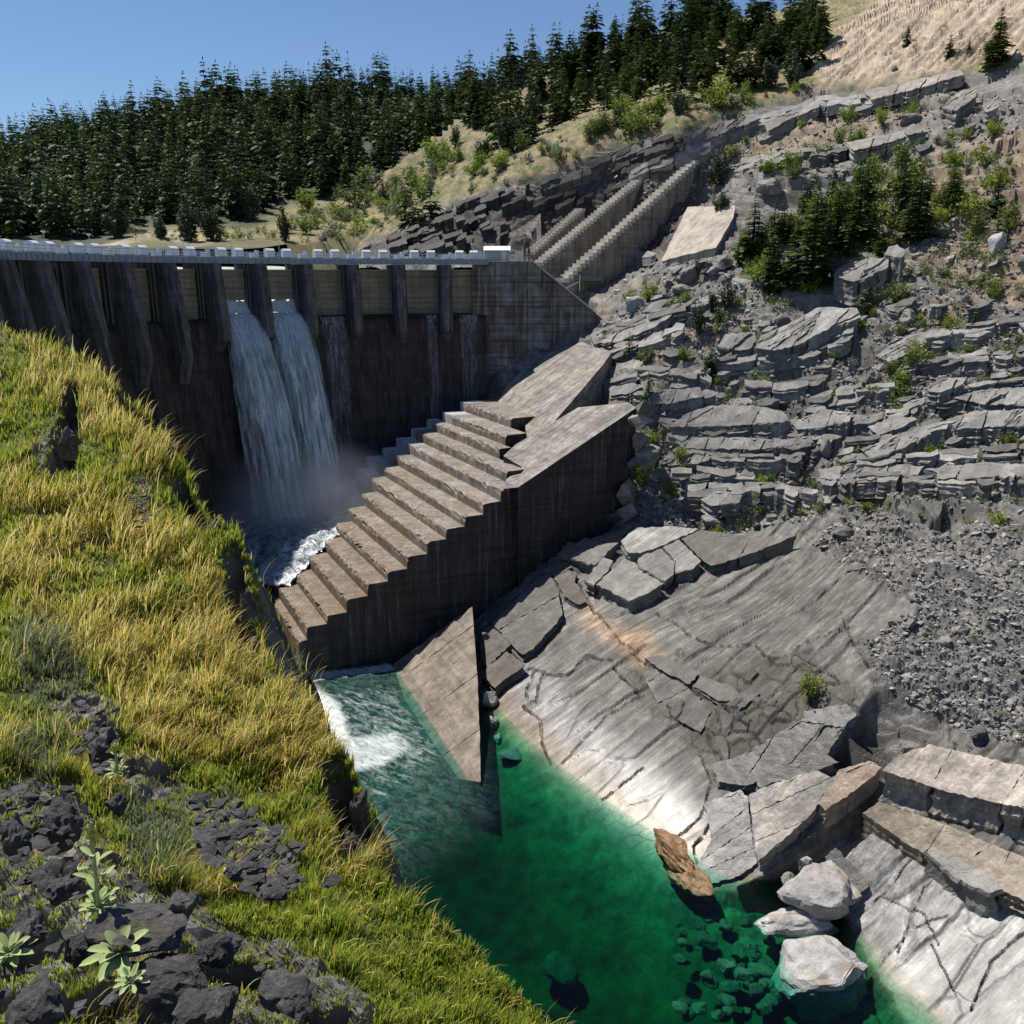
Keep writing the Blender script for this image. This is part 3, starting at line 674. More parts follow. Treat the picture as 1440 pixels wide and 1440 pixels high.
for z in (58.0, 58.38, 58.8): mb.box(((xc[0] + pT[0]) / 2, WY + .3, z), [(pT[0] - xc[0]) / 2, 0, 0], [0, .04, 0], [0, 0, .04])
for x in np.linspace(xc[0] + .1, pT[0] - .05, 7): mb.box((x, WY + .3, 58.2), [.045, 0, 0], [0, .045, 0], [0, 0, .6])
mb.build("railing", M['rail'], wing)
# small shed, steel box behind it and rusty tank at the dam's right end
def house(name, x0, x1, y0, y1, z0, h0, h1, label, wall, roof, door=True):
    e = empty(name, ((x0 + x1) / 2, (y0 + y1) / 2, z0), label, "shed")
    mb = MB(); mb.prism([(x0, y0, z0), (x1, y0, z0), (x1, y1, z0), (x0, y1, z0)], [(x0, y0, z0 + h1), (x1, y0, z0 + h0), (x1, y1, z0 + h0), (x0, y1, z0 + h1)]); mb.build("wall", wall, e)
    mb = MB(); o_ = .35
    mb.prism([(x0 - o_, y0 - o_, z0 + h1 + .03), (x1 + o_, y0 - o_, z0 + h0 + .03), (x1 + o_, y1 + o_, z0 + h0 + .03), (x0 - o_, y1 + o_, z0 + h1 + .03)],
             [(x0 - o_, y0 - o_, z0 + h1 + .2), (x1 + o_, y0 - o_, z0 + h0 + .2), (x1 + o_, y1 + o_, z0 + h0 + .2), (x0 - o_, y1 + o_, z0 + h1 + .2)]); mb.build("roof", roof, e)
    if door:
        mb = MB(); mb.box(((x0 * .3 + x1 * .7), y0 - .03, z0 + 1.0), [.45, 0, 0], [0, .03, 0], [0, 0, 1.0]); mb.build("door", M['rail'], e)
    return e
def shed_gable():
    x0, x1, y0, y1, z0 = -5.6, -0.6, 191.4, 195.5, 57.63
    e = empty("control_shed", (-3, 193, z0), "small grey shed with white gabled roof at the dam's right end", "shed")
    mb = MB(); ym = (y0 + y1) / 2
    mb.prism([(x0, y0, z0), (x0, y1, z0), (x0, y1, z0 + 2.0), (x0, ym, z0 + 2.75), (x0, y0, z0 + 2.0)], [(x1, y0, z0), (x1, y1, z0), (x1, y1, z0 + 2.0), (x1, ym, z0 + 2.75), (x1, y0, z0 + 2.0)])
    mb.build("wall", M['shed'], e)
    for s in (-1, 1):
        mb = MB(); a = np.array([0, ym, z0 + 2.82]); b = np.array([0, ym + s * 2.5, z0 + 1.95])
        t_ = np.array([0, 0, .14])
        mb.prism([a + [x0 - .3, 0, 0], a + [x1 + .3, 0, 0], b + [x1 + .3, 0, 0], b + [x0 - .3, 0, 0]], [a + [x0 - .3, 0, 0] + t_, a + [x1 + .3, 0, 0] + t_, b + [x1 + .3, 0, 0] + t_, b + [x0 - .3, 0, 0] + t_])
        mb.build("roof_sheet", M['roofw'], e)
    mb = MB(); mb.box((-1.7, y0 - .03, z0 + .95), [.45, 0, 0], [0, .03, 0], [0, 0, .95]); mb.build("door", M['rail'], e)
shed_gable()
house("equipment_cabin", -8.0, -6.2, 197, 200, 57.63, 2.6, 2.75, "tiny grey cabin behind the white roofed shed on the dam", M['shed'], M['steel'])
tk = empty("tank", (2.9, 192, 57.63), "upright rusty brown pipe pair standing at the end of the dam deck", "tank")
mb = MB(); mb.tube((2.6, 192, 57.63), (2.6, 192, 60.4), .28, n=10); mb.tube((2.6, 192, 60.4), (2.6, 192, 60.75), .38, .3, n=10); mb.build("pipe", M['rust'], tk)
mb = MB(); mb.tube((3.5, 192.3, 57.63), (3.5, 192.3, 60.1), .26, n=10); mb.build("pipe", M['rust'], tk)
cab = MB(); cab.box((1.2, 190.2, 58.5), [.5, 0, 0], [0, .35, 0], [0, 0, .85]); cab.box((1.2, 190.2, 59.39), [.56, 0, 0], [0, .4, 0], [0, 0, .04])
cab = cab.build("electrical_cabinet", M['hoist']); tag(cab, "pale upright cabinet on the wing wall between shed and rusty pipes", "cabinet")
# lamp posts
_b = MB(); _b.tube((0, 0, 0), (0, 0, 2.9), .06, .05, 8); pole_me = mesh_np("pole", _b.v, _b.f, M['lamp'])
_b = MB(); _b.tube((0, 0, 2.86), (0, 0, 3.1), .10, .34, 10); _b.tube((0, 0, 3.1), (0, 0, 3.18), .36, .30, 10); head_me = mesh_np("lamp_head", _b.v, _b.f, M['lamp'])
lamp_px = [56, 121, 187, 254, 322, 390, 456, 523, 588, 664]
ords = ["first", "second", "third", "fourth", "fifth", "sixth", "seventh", "eighth", "ninth", "last"]
for k, lx in enumerate(lamp_px):
    phs = np.linspace(0, PE, 2000); x_, y_ = project(arc(phs, 64.2, 59)); p = phs[np.argmin(abs(x_ - lx))]
    e = empty("lamp_post", arc(p, 63.4, 57.75), "%s lamp post from the left along the dam's railing" % ords[k], "lamp post", "lamp posts along the dam deck")
    obj("pole", pole_me, e, e.location); obj("lamp_head", head_me, e, e.location)

# ------------------------------------------------------------------ stepped concrete spillway block
D1 = np.array([-.438, .899, 0.0]); D2 = np.array([.899, .438, 0.0])
WA = at_level(423, 948, 0.0)                      # nose of the block at river level
def on_wall(px, py):                              # picture position on the block's vertical end wall
    d = ray(px, py); nv = np.array([-D1[0], -D1[1], 0]); t = ((WA - [0, 0, CAMZ]) @ D1) / (d @ D1)
    return d * t + np.array([0, 0, CAMZ])
RS = [(422, 902), (427, 883), (459, 866), (487, 843), (516, 822), (545, 804), (572, 783), (600, 762), (627, 744), (653, 727), (679, 708), (704, 689)]
LS = [(365, 854), (388, 827), (411, 802), (431, 776), (454, 758), (471, 732), (489, 711), (508, 688), (500, 650), (514, 637), (537, 623), (557, 612)]
RP = [on_wall(*p) for p in RS]
ts = [float((p - WA) @ D2) for p in RP]; zs = [float(p[2]) for p in RP]
ts[0] = 0.0; zs[0] = zs[0]
for k in range(1, 12): zs[k] = max(zs[k], zs[k - 1] + 0.8)
dzm = (zs[-1] - zs[2]) / 9; dtm = (ts[-1] - ts[2]) / 9
R2 = [(712, 663), (702, 631), (710, 612), (718, 588)]; L2 = [(578, 600), (600, 587), (622, 576), (647, 563)]
def len_to(P, px):                                # length along D1 until the point's picture x is px
    s = np.linspace(0, 90, 1801); x, y = project(P[None] + s[:, None] * D1); return float(s[np.argmin(abs(x - px))])
stairs_e = empty("stepped_spillway", WA, "big flight of broad concrete steps rising beside the waterfall to the right", "steps")
STEPS = []
for k in range(12): STEPS.append(dict(t=ts[k], z=zs[k], s0=0.0, s1=max(6.0, len_to(RP[k], LS[k][0]))))
for k in range(4):
    z = zs[-1] + dzm * (k + 1); p = at_level(*R2[k], z); t = float((p - WA) @ D2); s0 = float((p - WA) @ D1)
    q = at_level(*R2[k], z); STEPS.append(dict(t=t, z=z, s0=s0, s1=s0 + len_to(q, L2[k][0])))
for k in range(1, 16): STEPS[k]['t'] = max(STEPS[k]['t'], STEPS[k - 1]['t'] + 1.2)
for k, st in enumerate(STEPS):
    t0 = st['t']; t1 = STEPS[k + 1]['t'] if k < 15 else t0 + 9.0
    zt = st['z']; ns = 40
    ss = np.linspace(st['s0'], st['s1'], ns)
    prof = [(t0, -4.0), (t0, zt - 0.9), (t0, zt - 0.32), (t0 + .10, zt - .10), (t0 + .35, zt), ((t0 + t1) / 2, zt + .02), (t1 + .0, zt + .03), (t1 + .0, -4.0)]
    V = []
    for si, s in enumerate(ss):
        for pi, (t, z) in enumerate(prof):
            j = 0.0; jz = 0.0
            if pi in (2, 3, 4): j = 0.30 * random.random() ** 3 * (1.5 if k < 9 else 1.0); jz = -0.28 * random.random() ** 3
            if pi == 1: j = 0.06 * random.random()
            if pi == 5: jz = -0.03 * random.random()
            V.append(WA * [1, 1, 0] + D1 * s + D2 * (t + j) + np.array([0, 0, z + jz]))
    n = len(prof); Fs = []
    for a in range(ns - 1):
        for i in range(n): Fs.append([a * n + i, a * n + (i + 1) % n, (a + 1) * n + (i + 1) % n, (a + 1) * n + i])
    Fs += [list(range(n)), [(ns - 1) * n + i for i in range(n)][::-1]]
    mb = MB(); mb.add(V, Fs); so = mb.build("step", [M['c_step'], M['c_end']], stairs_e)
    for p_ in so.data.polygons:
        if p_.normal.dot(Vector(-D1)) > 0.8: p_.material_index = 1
# ramps between the steps and the rock
def solid(name, pts, mats, parent=None, depth=6.0):   # polygon of 3-D points, extruded straight down
    pts = [np.asarray(p, float) for p in pts]
    mb = MB(); mb.prism([p - np.array([0, 0, depth]) for p in pts], pts); return mb.build(name, mats, parent)
S = STEPS
def on_step(k, px): # step k right end
    st = S[k]; return WA * [1, 1, 0] + D2 * st['t'] + D1 * st['s0'] + np.array([0, 0, st['z']])
w1 = on_wall(729, 685); w2 = on_wall(810, 631); w3 = on_wall(895, 573)
rampB = [on_wall(708, 688) + np.array([0, 0, .05]), w1, w2, w3, at_depth(884, 566, w3[1] + 3.0), at_depth(813, 573, w2[1] + 12.0), at_depth(776, 595, w2[1] + 12.5), at_depth(725, 625, w1[1] + 13.5), at_depth(708, 641, w1[1] + 10.5), at_depth(734, 657, w1[1] + 7.0), at_depth(712, 674, w1[1] + 2.6)]
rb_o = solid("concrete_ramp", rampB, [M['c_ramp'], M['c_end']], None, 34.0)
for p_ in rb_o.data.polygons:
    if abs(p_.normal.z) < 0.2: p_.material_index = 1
tag(rb_o, "lower broad concrete ramp whose edge tops the dark end wall of the steps", "ramp")
rampA = [at_depth(*p) for p in ((698, 566, 176), (714, 540, 181), (734, 521, 184), (768, 498, 186), (812, 478, 186.5), (836, 488, 176), (861, 494, 167), (848, 513, 162), (776, 597, 149.5), (742, 622, 147), (737, 588, 160))]
ra_o = solid("concrete_ramp", rampA, M['c_ramp'], None, 26.0)
tag(ra_o, "upper concrete ramp climbing from the top steps to the grey rock below the wing wall", "ramp")
# smooth apron left of the nose and the sloping training wall right of it
ap = [at_level(362, 862, 3.2), at_level(421, 947, 0.25), at_level(405, 948, -0.3), at_level(330, 900, -0.3), at_level(318, 862, 2.6)]
tag(solid("spill_apron", ap, M['c_train'], None, 4.0), "wet concrete apron at the foot of the lowest step by the grassy bank", "apron")
def off_wall(px, py, m):
    d = ray(px, py); o = np.array([0, 0, CAMZ]); t = ((WA - o) @ D1 - m) / (d @ D1); return o + d * t
def plane_of(a, b, c):
    n = np.cross(b - a, c - a); return a, n / np.linalg.norm(n)
def on_plane(pl, px, py, off=0.0):
    d = ray(px, py); o = np.array([0, 0, CAMZ]); t = ((pl[0] - o) @ pl[1]) / (d @ pl[1]); return o + d * t
tpl = plane_of(at_level(553, 934, 0.0), off_wall(664, 853, 5.0), at_level(641, 1074, -0.2))
tw = [on_plane(tpl, *p) for p in [(553, 934), (600, 900), (664, 853), (668, 905), (672, 960), (675, 1035), (676, 1100), (645, 1095), (600, 1030), (570, 985)]]
twe = empty("training_wall", tw[0], "triangular brown concrete slab sloping into the green water below the dark wall", "wall")
def pclip(poly, nx, ny, d):
    out = []
    for i in range(len(poly)):
        p, q = poly[i], poly[(i + 1) % len(poly)]; a = p[0] * nx + p[1] * ny - d; b = q[0] * nx + q[1] * ny - d
        if a <= 0: out.append(p)
        if (a < 0) != (b < 0) and a != b: t = a / (a - b); out.append((p[0] + t * (q[0] - p[0]), p[1] + t * (q[1] - p[1])))
    return out
TWP = [(553, 934), (600, 900), (664, 853), (668, 905), (672, 960), (675, 1035), (676, 1100), (645, 1095), (600, 1030), (570, 985)]
_nx, _ny = 81 / 137.3, 111 / 137.3; _cuts = [-1e6, _nx * 566 + _ny * 952, _nx * 600 + _ny * 1000, _nx * 640 + _ny * 1050, 1e6]
for c0, c1 in zip(_cuts[:-1], _cuts[1:]):
    pp = pclip(pclip(TWP, _nx, _ny, c1 - 0.35), -_nx, -_ny, -c0 - 0.35)
    if len(pp) < 3: continue
    pp2 = []
    for (x0, y0), (x1, y1) in zip(pp, pp[1:] + pp[:1]):
        m = max(1, int(math.hypot(x1 - x0, y1 - y0) / 8))
        for k in range(m): pp2.append((x0 + (x1 - x0) * k / m + (random.uniform(-.9, .5) if k else 0), y0 + (y1 - y0) * k / m + (random.uniform(-.5, .9) if k else 0)))
    solid("concrete_panel", [on_plane(tpl, *p) + np.array([0, 0, random.uniform(-.04, .04)]) for p in pp2], M['c_train'], twe, 12.0)
# thin water running down the shaded left ends of the upper steps
VV_, FF_, DD_ = [], [], []
for k in range(8, 16):
    st = STEPS[k]; t0 = st['t']; t1 = STEPS[k + 1]['t'] if k < 15 else t0 + 4
    for (ta, za, tb, zb) in ((t0 - .07, st['z'] - 1.75, t0 - .07, st['z'] + .08), (t0 - .07, st['z'] + .09, t1 - .1, st['z'] + .10)):
        n0 = len(VV_); m = 14
        for i in range(m):
            s_ = st['s1'] - .2 - (3.5 + 1.2 * (k % 3) + (5 if k < 12 else 0)) * i / (m - 1)
            for t, z in ((ta, za), (tb, zb)): VV_.append(WA * [1, 1, 0] + D1 * s_ + D2 * t + np.array([0, 0, z])); DD_.append(1.5 * (1 - (i / (m - 1)) ** 2))
        FF_ += [[n0 + 2 * i, n0 + 2 * i + 1, n0 + 2 * i + 3, n0 + 2 * i + 2] for i in range(m - 1)]
# ------------------------------------------------------------------ river water, riverbed
bm_ = MB(); bm_.box((-70, 75, -8.0), [75, 0, 0], [0, 60, 0], [0, 0, 0.5]); bed = bm_.build("riverbed", plain("green_silt", (0.18, 0.19, 0.11), 0.9, 0.2, 0.3, 0.3))
tag(bed, kind="structure")
wt = NT("green_river_water", 0.05, 0.5)
nt = wt.t; nt.nodes.remove(wt.b)
fre = wt.n("ShaderNodeFresnel"); fre.inputs[0].default_value = 1.33
tr = wt.n("ShaderNodeBsdfTransparent"); tr.inputs[0].default_value = (0.93, 0.98, 0.96, 1)
gl = wt.n("ShaderNodeBsdfGlossy"); gl.inputs["Roughness"].default_value = 0.06
df = wt.n("ShaderNodeBsdfDiffuse"); df.inputs[0].default_value = (0.80, 0.86, 0.85, 1)
turb = wt.attr("foam", "Fac")
w1_ = wt.noise(1.1, 5, 0.6, dist=0.6); w2_ = wt.noise(4.5, 4, 0.6)
bmp = wt.n("ShaderNodeBump"); bmp.inputs["Distance"].default_value = 0.18
wt.l(wt.math('ADD', w1_, wt.math('MULTIPLY', w2_, 0.45)), bmp.inputs["Height"])
wt.l(wt.math('ADD', wt.math('MULTIPLY', wt.attr("chop", "Fac"), 0.22), 0.30), bmp.inputs["Strength"])
for nd in (fre, gl): wt.l(bmp.outputs[0], nd.inputs["Normal"])
mx = wt.n("ShaderNodeMixShader"); wt.l(fre.outputs[0], mx.inputs[0]); wt.l(tr.outputs[0], mx.inputs[1]); wt.l(gl.outputs[0], mx.inputs[2])
fn = wt.noise(1.0, 8, 0.78, vec=wt.along((0.75, -0.66, 0), (0.35, 1.1, 1.1)), dist=1.2); fz = wt.noise(2.6, 6, 0.75, dist=2.2)
ridge = wt.math('ABSOLUTE', wt.math('SUBTRACT', fz, 0.5))
lace = wt.ramp(ridge, [(0.0, 1.0), (0.012, 0.0)])
fo = wt.math('ADD', wt.math('MULTIPLY', turb, 1.6), wt.math('SUBTRACT', fn, 0.95), True)
fo = wt.math('MULTIPLY', fo, 1.9, True)
fo = wt.math('MAXIMUM', fo, wt.math('MULTIPLY', lace, wt.math('MULTIPLY', wt.math('MULTIPLY', wt.attr("chop", "Fac"), wt.ramp(fn, [(0.42, 0.0), (0.6, 1.0)])), 0.7)))
ae = wt.n("ShaderNodeBsdfDiffuse"); ae.inputs[0].default_value = (0.04, 0.19, 0.155, 1)
mxa = wt.n("ShaderNodeMixShader"); wt.l(wt.math('MULTIPLY', wt.attr("chop", "Fac"), wt.ramp(w1_, [(0.35, 0.04), (0.68, 0.38)])), mxa.inputs[0]); wt.l(mx.outputs[0], mxa.inputs[1]); wt.l(ae.outputs[0], mxa.inputs[2])
mx2 = wt.n("ShaderNodeMixShader"); wt.l(fo, mx2.inputs[0]); wt.l(mxa.outputs[0], mx2.inputs[1]); wt.l(df.outputs[0], mx2.inputs[2])
wt.l(mx2.outputs[0], wt.out.inputs["Surface"])
va = wt.n("ShaderNodeVolumeAbsorption"); va.inputs["Color"].default_value = (0.0, 0.80, 0.69, 1); va.inputs["Density"].default_value = 0.62
wt.l(va.outputs[0], wt.out.inputs["Volume"])
M['water'] = wt.m
xs = np.arange(-60, 46, 0.55); ys = np.arange(36, 124.5, 0.55)
WX, WY_ = np.meshgrid(xs, ys); WP = np.stack([WX, WY_, 0 * WX], -1); wpx, wpy = project(WP)
foam = np.maximum.reduce([0.52 * soft_poly(wpx, wpy, [(405, 935), (430, 950), (480, 985), (500, 1040), (460, 1060), (430, 1010), (400, 960)], 16),
                          0.44 * soft_poly(wpx, wpy, [(470, 1035), (560, 1020), (590, 1050), (540, 1085), (480, 1095)], 16),
                          0.75 * soft_poly(wpx, wpy, [(395, 925), (425, 940), (425, 960), (400, 960)], 8),
                          0.42 * soft_poly(wpx, wpy, [(425, 945), (550, 930), (560, 945), (440, 960)], 6),
                          0.30 * soft_poly(wpx, wpy, [(440, 960), (560, 950), (640, 1060), (560, 1130), (510, 1150)], 30)])
chop = soft_poly(wpx, wpy, [(380, 900), (560, 925), (650, 1050), (660, 1130), (560, 1200), (500, 1200)], 70)
wzv = chop * (0.22 * fbm(WP / 2.2, 4)) + 0.35 * np.clip(foam - .3, 0, 1) * fbm(WP / 1.3 + 5, 3) + 0.015 * fbm(WP / 1.0, 3)
WP[..., 2] = wzv - 0.03
n1, n2 = WX.shape; ix = np.arange(n1 * n2).reshape(n1, n2)
Qw = np.stack([ix[:-1, :-1], ix[:-1, 1:], ix[1:, 1:], ix[1:, :-1]], -1).reshape(-1, 4)
rim = np.concatenate([ix[0, :], ix[1:, -1], ix[-1, -2::-1], ix[-2:0:-1, 0]])
Vb = WP.reshape(-1, 3)[rim].copy(); Vb[:, 2] = -14.6
nb = n1 * n2; m_ = len(rim)
side = np.array([[rim[i], nb + i, nb + (i + 1) % m_, rim[(i + 1) % m_]] for i in range(m_)])
c4 = [nb, nb + n2 - 1, nb + n2 - 1 + n1 - 1, nb + 2 * (n2 - 1) + n1 - 1]
allF = [list(map(int, f)) for f in np.concatenate([Qw, side])] + [[int(nb + i) for i in range(m_)][::-1]]
river = part("river", np.concatenate([WP.reshape(-1, 3), Vb]), allF, M['water'], None, True,
             {"foam": ('FLOAT', np.concatenate([foam.ravel(), np.zeros(m_)])), "chop": ('FLOAT', np.concatenate([chop.ravel(), np.zeros(m_)]))})
tag(river, "deep green river pool with white foam at the foot of the steps", kind="structure")
# reservoir behind the dam
mb = MB(); mb.box((-90, 320, 54.0), [110, 0, 0], [0, 118, 0], [0, 0, .5]); rs = mb.build("reservoir", plain("reservoir_water", (0.02, 0.06, 0.07), 0.08, 0.5, 0.1, 0.2)); tag(rs, kind="structure")

# ------------------------------------------------------------------ white water: rapids beside the steps, two falls, thin veils
def falls_mat(name, lo, hi, scale=(1.1, 1.1, 0.16), gain=1.0, col=(0.93, 0.97, 1.0)):
    t = NT(name, 0.6, 0.3); t.color(col)
    a = t.noise(1.0, 8, 0.72, vec=t.mapping(scale), dist=1.2); b = t.noise(3.0, 5, 0.75, vec=t.mapping((1, 1, .45)), dist=1.5)
    f = t.math('ADD', t.math('MULTIPLY', a, 0.65), t.math('MULTIPLY', b, 0.35))
    al = t.math('MULTIPLY', t.ramp(f, [(lo, 0.0), (hi, 1.0)]), t.attr("dens", "Fac"))
    t.l(t.math('MULTIPLY', al, gain, True), t.b.inputs["Alpha"])
    t.bump(f, 0.9, 0.5)
    return t.m
M['fall'] = falls_mat("falling_white_water", 0.33, 0.46, (0.8, 0.8, 0.30), 1.6)
M['veil'] = falls_mat("thin_water_veil", 0.46, 0.66, (2.2, 2.2, 0.06), 0.55)
M['veil2'] = falls_mat("step_water", 0.36, 0.62, (1.6, 1.6, 0.5), 0.7)
M['rapid'] = falls_mat("rapids_white_water", 0.40, 0.62, (0.8, 0.8, 0.8), 1.1)
def curtain(name, a, b, spd, z0, zend, layers, mat, r0=64.2, spread=0.0, back=True, seed=0, nu=44, nv=110, amp=1.0):
    Vs, Fs, D = [], [], []; base = 0
    for L in range(layers):
        u = np.linspace(0, 1, nu); tmax = math.sqrt(2 * (z0 - zend) / 9.81); v = np.linspace(0, 1, nv)
        U, Vv = np.meshgrid(u, v); t = Vv * tmax
        sp = spd * (0.85 + 0.18 * L)
        nz = fbm(np.stack([U * 7 + seed * 5 + L * 3, Vv * 1.3, 0 * U + L], -1), 4)
        nz2 = fbm(np.stack([U * 16 + seed * 5 + L * 3, Vv * 7, 0 * U + L + 4], -1), 3)
        r = r0 - sp * t * (1 + 0.20 * nz) - amp * Vv * (3.2 * nz2) - 0.35 * L * (0.3 + 2 * Vv)
        ph = a + (b - a) * U + (U - .5) * spread * Vv * 1.6 + 0.022 * nz * Vv * amp + 0.020 * nz2 * Vv * amp
        z = z0 - 4.905 * t * t + 0.2 * nz2
        Pn = arc(ph, r, z); ix = np.arange(nu * nv).reshape(nv, nu) + base
        Vs.append(Pn.reshape(-1, 3)); Fs.append(np.stack([ix[:-1, :-1], ix[:-1, 1:], ix[1:, 1:], ix[1:, :-1]], -1).reshape(-1, 4))
        e = sstep(0, .06 + .16 * Vv, U + 0.12 * nz2 * Vv) * sstep(1, .94 - .16 * Vv, U + 0.12 * nz2 * Vv)
        D.append((e * (1.0 - 0.35 * L * (1 - Vv)) * (1.15 - 0.25 * Vv)).ravel()); base += nu * nv
    return part(name, np.concatenate(Vs), np.concatenate(Fs), mat, None, True, {"dens": ('FLOAT', np.concatenate(D))})
POOL = 11.0
for k, lab in ((5, "left one of the two white waterfalls pouring from the dam's open gates"), (4, "right one of the two white waterfalls pouring from the dam's open gates")):
    a, b = edges[k] + 1.45 / 65, edges[k + 1] - 1.45 / 65
    e = empty("waterfall", arc((a + b) / 2, 56, POOL), lab, "waterfall")
    c = curtain("falling_sheet", a, b, 3.5, 47.75, POOL - 1.5, 4, M['fall'], 64.4, 0.035, seed=k); 
    c.data.transform(Matrix.Translation(-e.location)); c.parent = e
    # water rushing out below the raised gate
    u = np.linspace(a, b, 24); rr_ = np.linspace(67.2, 64.3, 12); U, Rr = np.meshgrid(u, rr_)
    zz_ = np.interp(Rr, [64.3, 65.2, 66.3, 67.2], [47.75, 48.4, 50.1, 50.6]) + 0.5 * fbm(np.stack([U * 60, Rr / 1.2, 0 * U + k], -1), 3)
    ix = np.arange(U.size).reshape(U.shape)
    g = part("gate_outflow", arc(U, Rr, zz_).reshape(-1, 3), np.stack([ix[:-1, :-1], ix[:-1, 1:], ix[1:, 1:], ix[1:, :-1]], -1).reshape(-1, 4), M['fall'], e, True, {"dens": ('FLOAT', np.full(U.size, 2.0))})
for k, f0, f1, lab in ((3, .05, .85, "thin white veil of water trickling down right beside the big falls"), (0, .02, .75, "thin bluish veil of water on the dam face next to the wing wall"), (1, .05, .4, "faint water veil on the dam face one bay left of the wing wall's bay")):
    a, b = edges[k] + 1.45 / 65, edges[k + 1] - 1.45 / 65
    v = curtain("water_veil", a + (b - a) * f0, a + (b - a) * f1, 0.9, 46.8, 22 if k < 2 else 14, 2, M['veil'], 63.2, 0.0, seed=10 + k, amp=.3); tag(v, lab, "waterfall")
ca_ = part("step_cascade", np.array(VV_), FF_, M['veil2'], None, False, {"dens": ('FLOAT', np.array(DD_))}); tag(ca_, "thin bluish water running down the shaded left ends of the upper steps", "cascade")
# rapids: the pool at the falls' foot spills down along the steps' left ends
LE = []
for k in range(12):
    st = STEPS[k]; s1 = st['s1']; p = WA * [1, 1, 0] + D2 * (st['t'] + 0.6) + D1 * (s1 - 0.4); LE.append(np.append(p[:2], min(st['z'], POOL + 1.0) + 0.25))
rows = 110; cols = 90
le = np.array([np.append((LE[0] - D2 * 7)[:2], 0.6)] + LE[:11]); tt = np.linspace(0, 11, rows)
E_ = np.stack([np.interp(tt, np.arange(12), le[:, i]) for i in range(3)], -1)
VV = []
for i in range(rows):
    for j in range(cols):
        f = j / (cols - 1) * 46.0
        d_ = np.array([-0.93, 0.30, 0]); p = E_[i] + d_ * (f - 1.0); p[2] = E_[i][2] - 0.02 * f; VV.append(p)
VV = np.array(VV); VV[:, 2] += 0.6 * fbm(VV / 3.0, 4) + 0.5 * fbm(VV / 0.9 + 4, 3)
J = np.tile(np.arange(cols), rows) / (cols - 1) * 46.0
dens = np.clip(1.25 - J / 9.0, 0.30, 1.3)
ix = np.arange(rows * cols).reshape(rows, cols)
rp = part("white_rapids", VV, np.stack([ix[:-1, :-1], ix[1:, :-1], ix[1:, 1:], ix[:-1, 1:]], -1).reshape(-1, 4), M['rapid'], None, True, {"dens": ('FLOAT', dens)})
tag(rp, "white rapids spilling along the left ends of the concrete steps", "rapids", kind="stuff")
VV2 = VV.copy(); VV2[:, 2] -= 0.35
pl_ = part("plunge_pool", VV2, np.stack([ix[:-1, :-1], ix[1:, :-1], ix[1:, 1:], ix[:-1, 1:]], -1).reshape(-1, 4), plain("dark_blue_pool_water", (0.03, 0.06, 0.10), 0.15, 0.5, 0.3, 0.3), None, True)
tag(pl_, kind="structure")
# spray mist round the foot of the falls
mt = NT("spray_mist"); mt.t.nodes.remove(mt.b)
pv = mt.n("ShaderNodeVolumePrincipled"); pv.inputs["Color"].default_value = (1, 1, 1, 1); pv.inputs["Anisotropy"].default_value = 0.0
oc = mt.n("ShaderNodeTexCoord").outputs["Object"]
ln = mt.n("ShaderNodeVectorMath", operation='LENGTH'); mt.l(oc, ln.inputs[0])
fall_ = mt.math('SUBTRACT', 1.0, ln.outputs["Value"], True)
nz_ = mt.noise(0.16, 4, 0.6)
dn = mt.math('MULTIPLY', mt.math('POWER', fall_, 1.4), mt.ramp(nz_, [(0.32, 0.25), (0.68, 1.4)]))
mt.l(mt.math('MULTIPLY', dn, 0.26), pv.inputs["Density"]); mt.l(pv.outputs[0], mt.out.inputs["Volume"])
M['mist'] = mt.m
bm = bmesh.new(); bmesh.ops.create_icosphere(bm, subdivisions=3, radius=1.0); me = bpy.data.meshes.new("spray_mist"); bm.to_mesh(me); bm.free(); me.materials.append(M['mist'])
ms = obj("spray_mist", me); ms.location = arc(0.74, 50, 12.0); ms.scale = (20, 18, 15); tag(ms, "pale spray mist rising where the two waterfalls hit the pool", "mist", kind="stuff")
# ------------------------------------------------------------------ near left bank: grassy shoulder with dark rock
EDGE = [(-220, 395, 38), (-60, 440, 34), (20, 468, 32), (90, 492, 31), (140, 520, 30), (165, 548, 29), (212, 590, 27.5), (240, 628, 26), (268, 690, 24.4), (296, 735, 23), (335, 752, 22), (345, 800, 21), (352, 850, 20.2), (364, 912, 18.9), (400, 955, 17.3), (440, 985, 16.2), (490, 1075, 14.3),
        (514, 1150, 13.0), (514, 1190, 12.5), (530, 1240, 11.8), (590, 1285, 11.0), (650, 1325, 10.5), (700, 1370, 10.0), (742, 1412, 9.6), (800, 1480, 8.9), (880, 1600, 7.8)]
LBC = EDGE + [(20, 600, 27), (100, 560, 28), (60, 540, 29), (20, 800, 20), (150, 750, 22), (250, 800, 20.8), (20, 1000, 14), (150, 950, 16.5), (300, 950, 17.2), (20, 1200, 10), (150, 1150, 11.5), (300, 1100, 13.6), (400, 1100, 14.2),
              (20, 1400, 7.3), (170, 1345, 7.7), (300, 1400, 7.7), (450, 1300, 10), (600, 1400, 9.2), (-120, 500, 31), (-120, 900, 15), (-120, 1300, 7.5), (0, 1560, 5.8), (400, 1560, 6.2), (700, 1560, 7.2), (-250, 700, 24), (90, 650, 24.5), (60, 690, 23.2)]
_lp = np.array([at_depth(*c) for c in LBC]); edge_xy = [tuple(p[:2]) for p in _lp[:len(EDGE)]]
_ln = len(_lp); _A = np.zeros((_ln + 3, _ln + 3)); _A[:_ln, :_ln] = -np.sqrt(((_lp[:, None, :2] - _lp[None, :, :2]) ** 2).sum(-1) + .4)
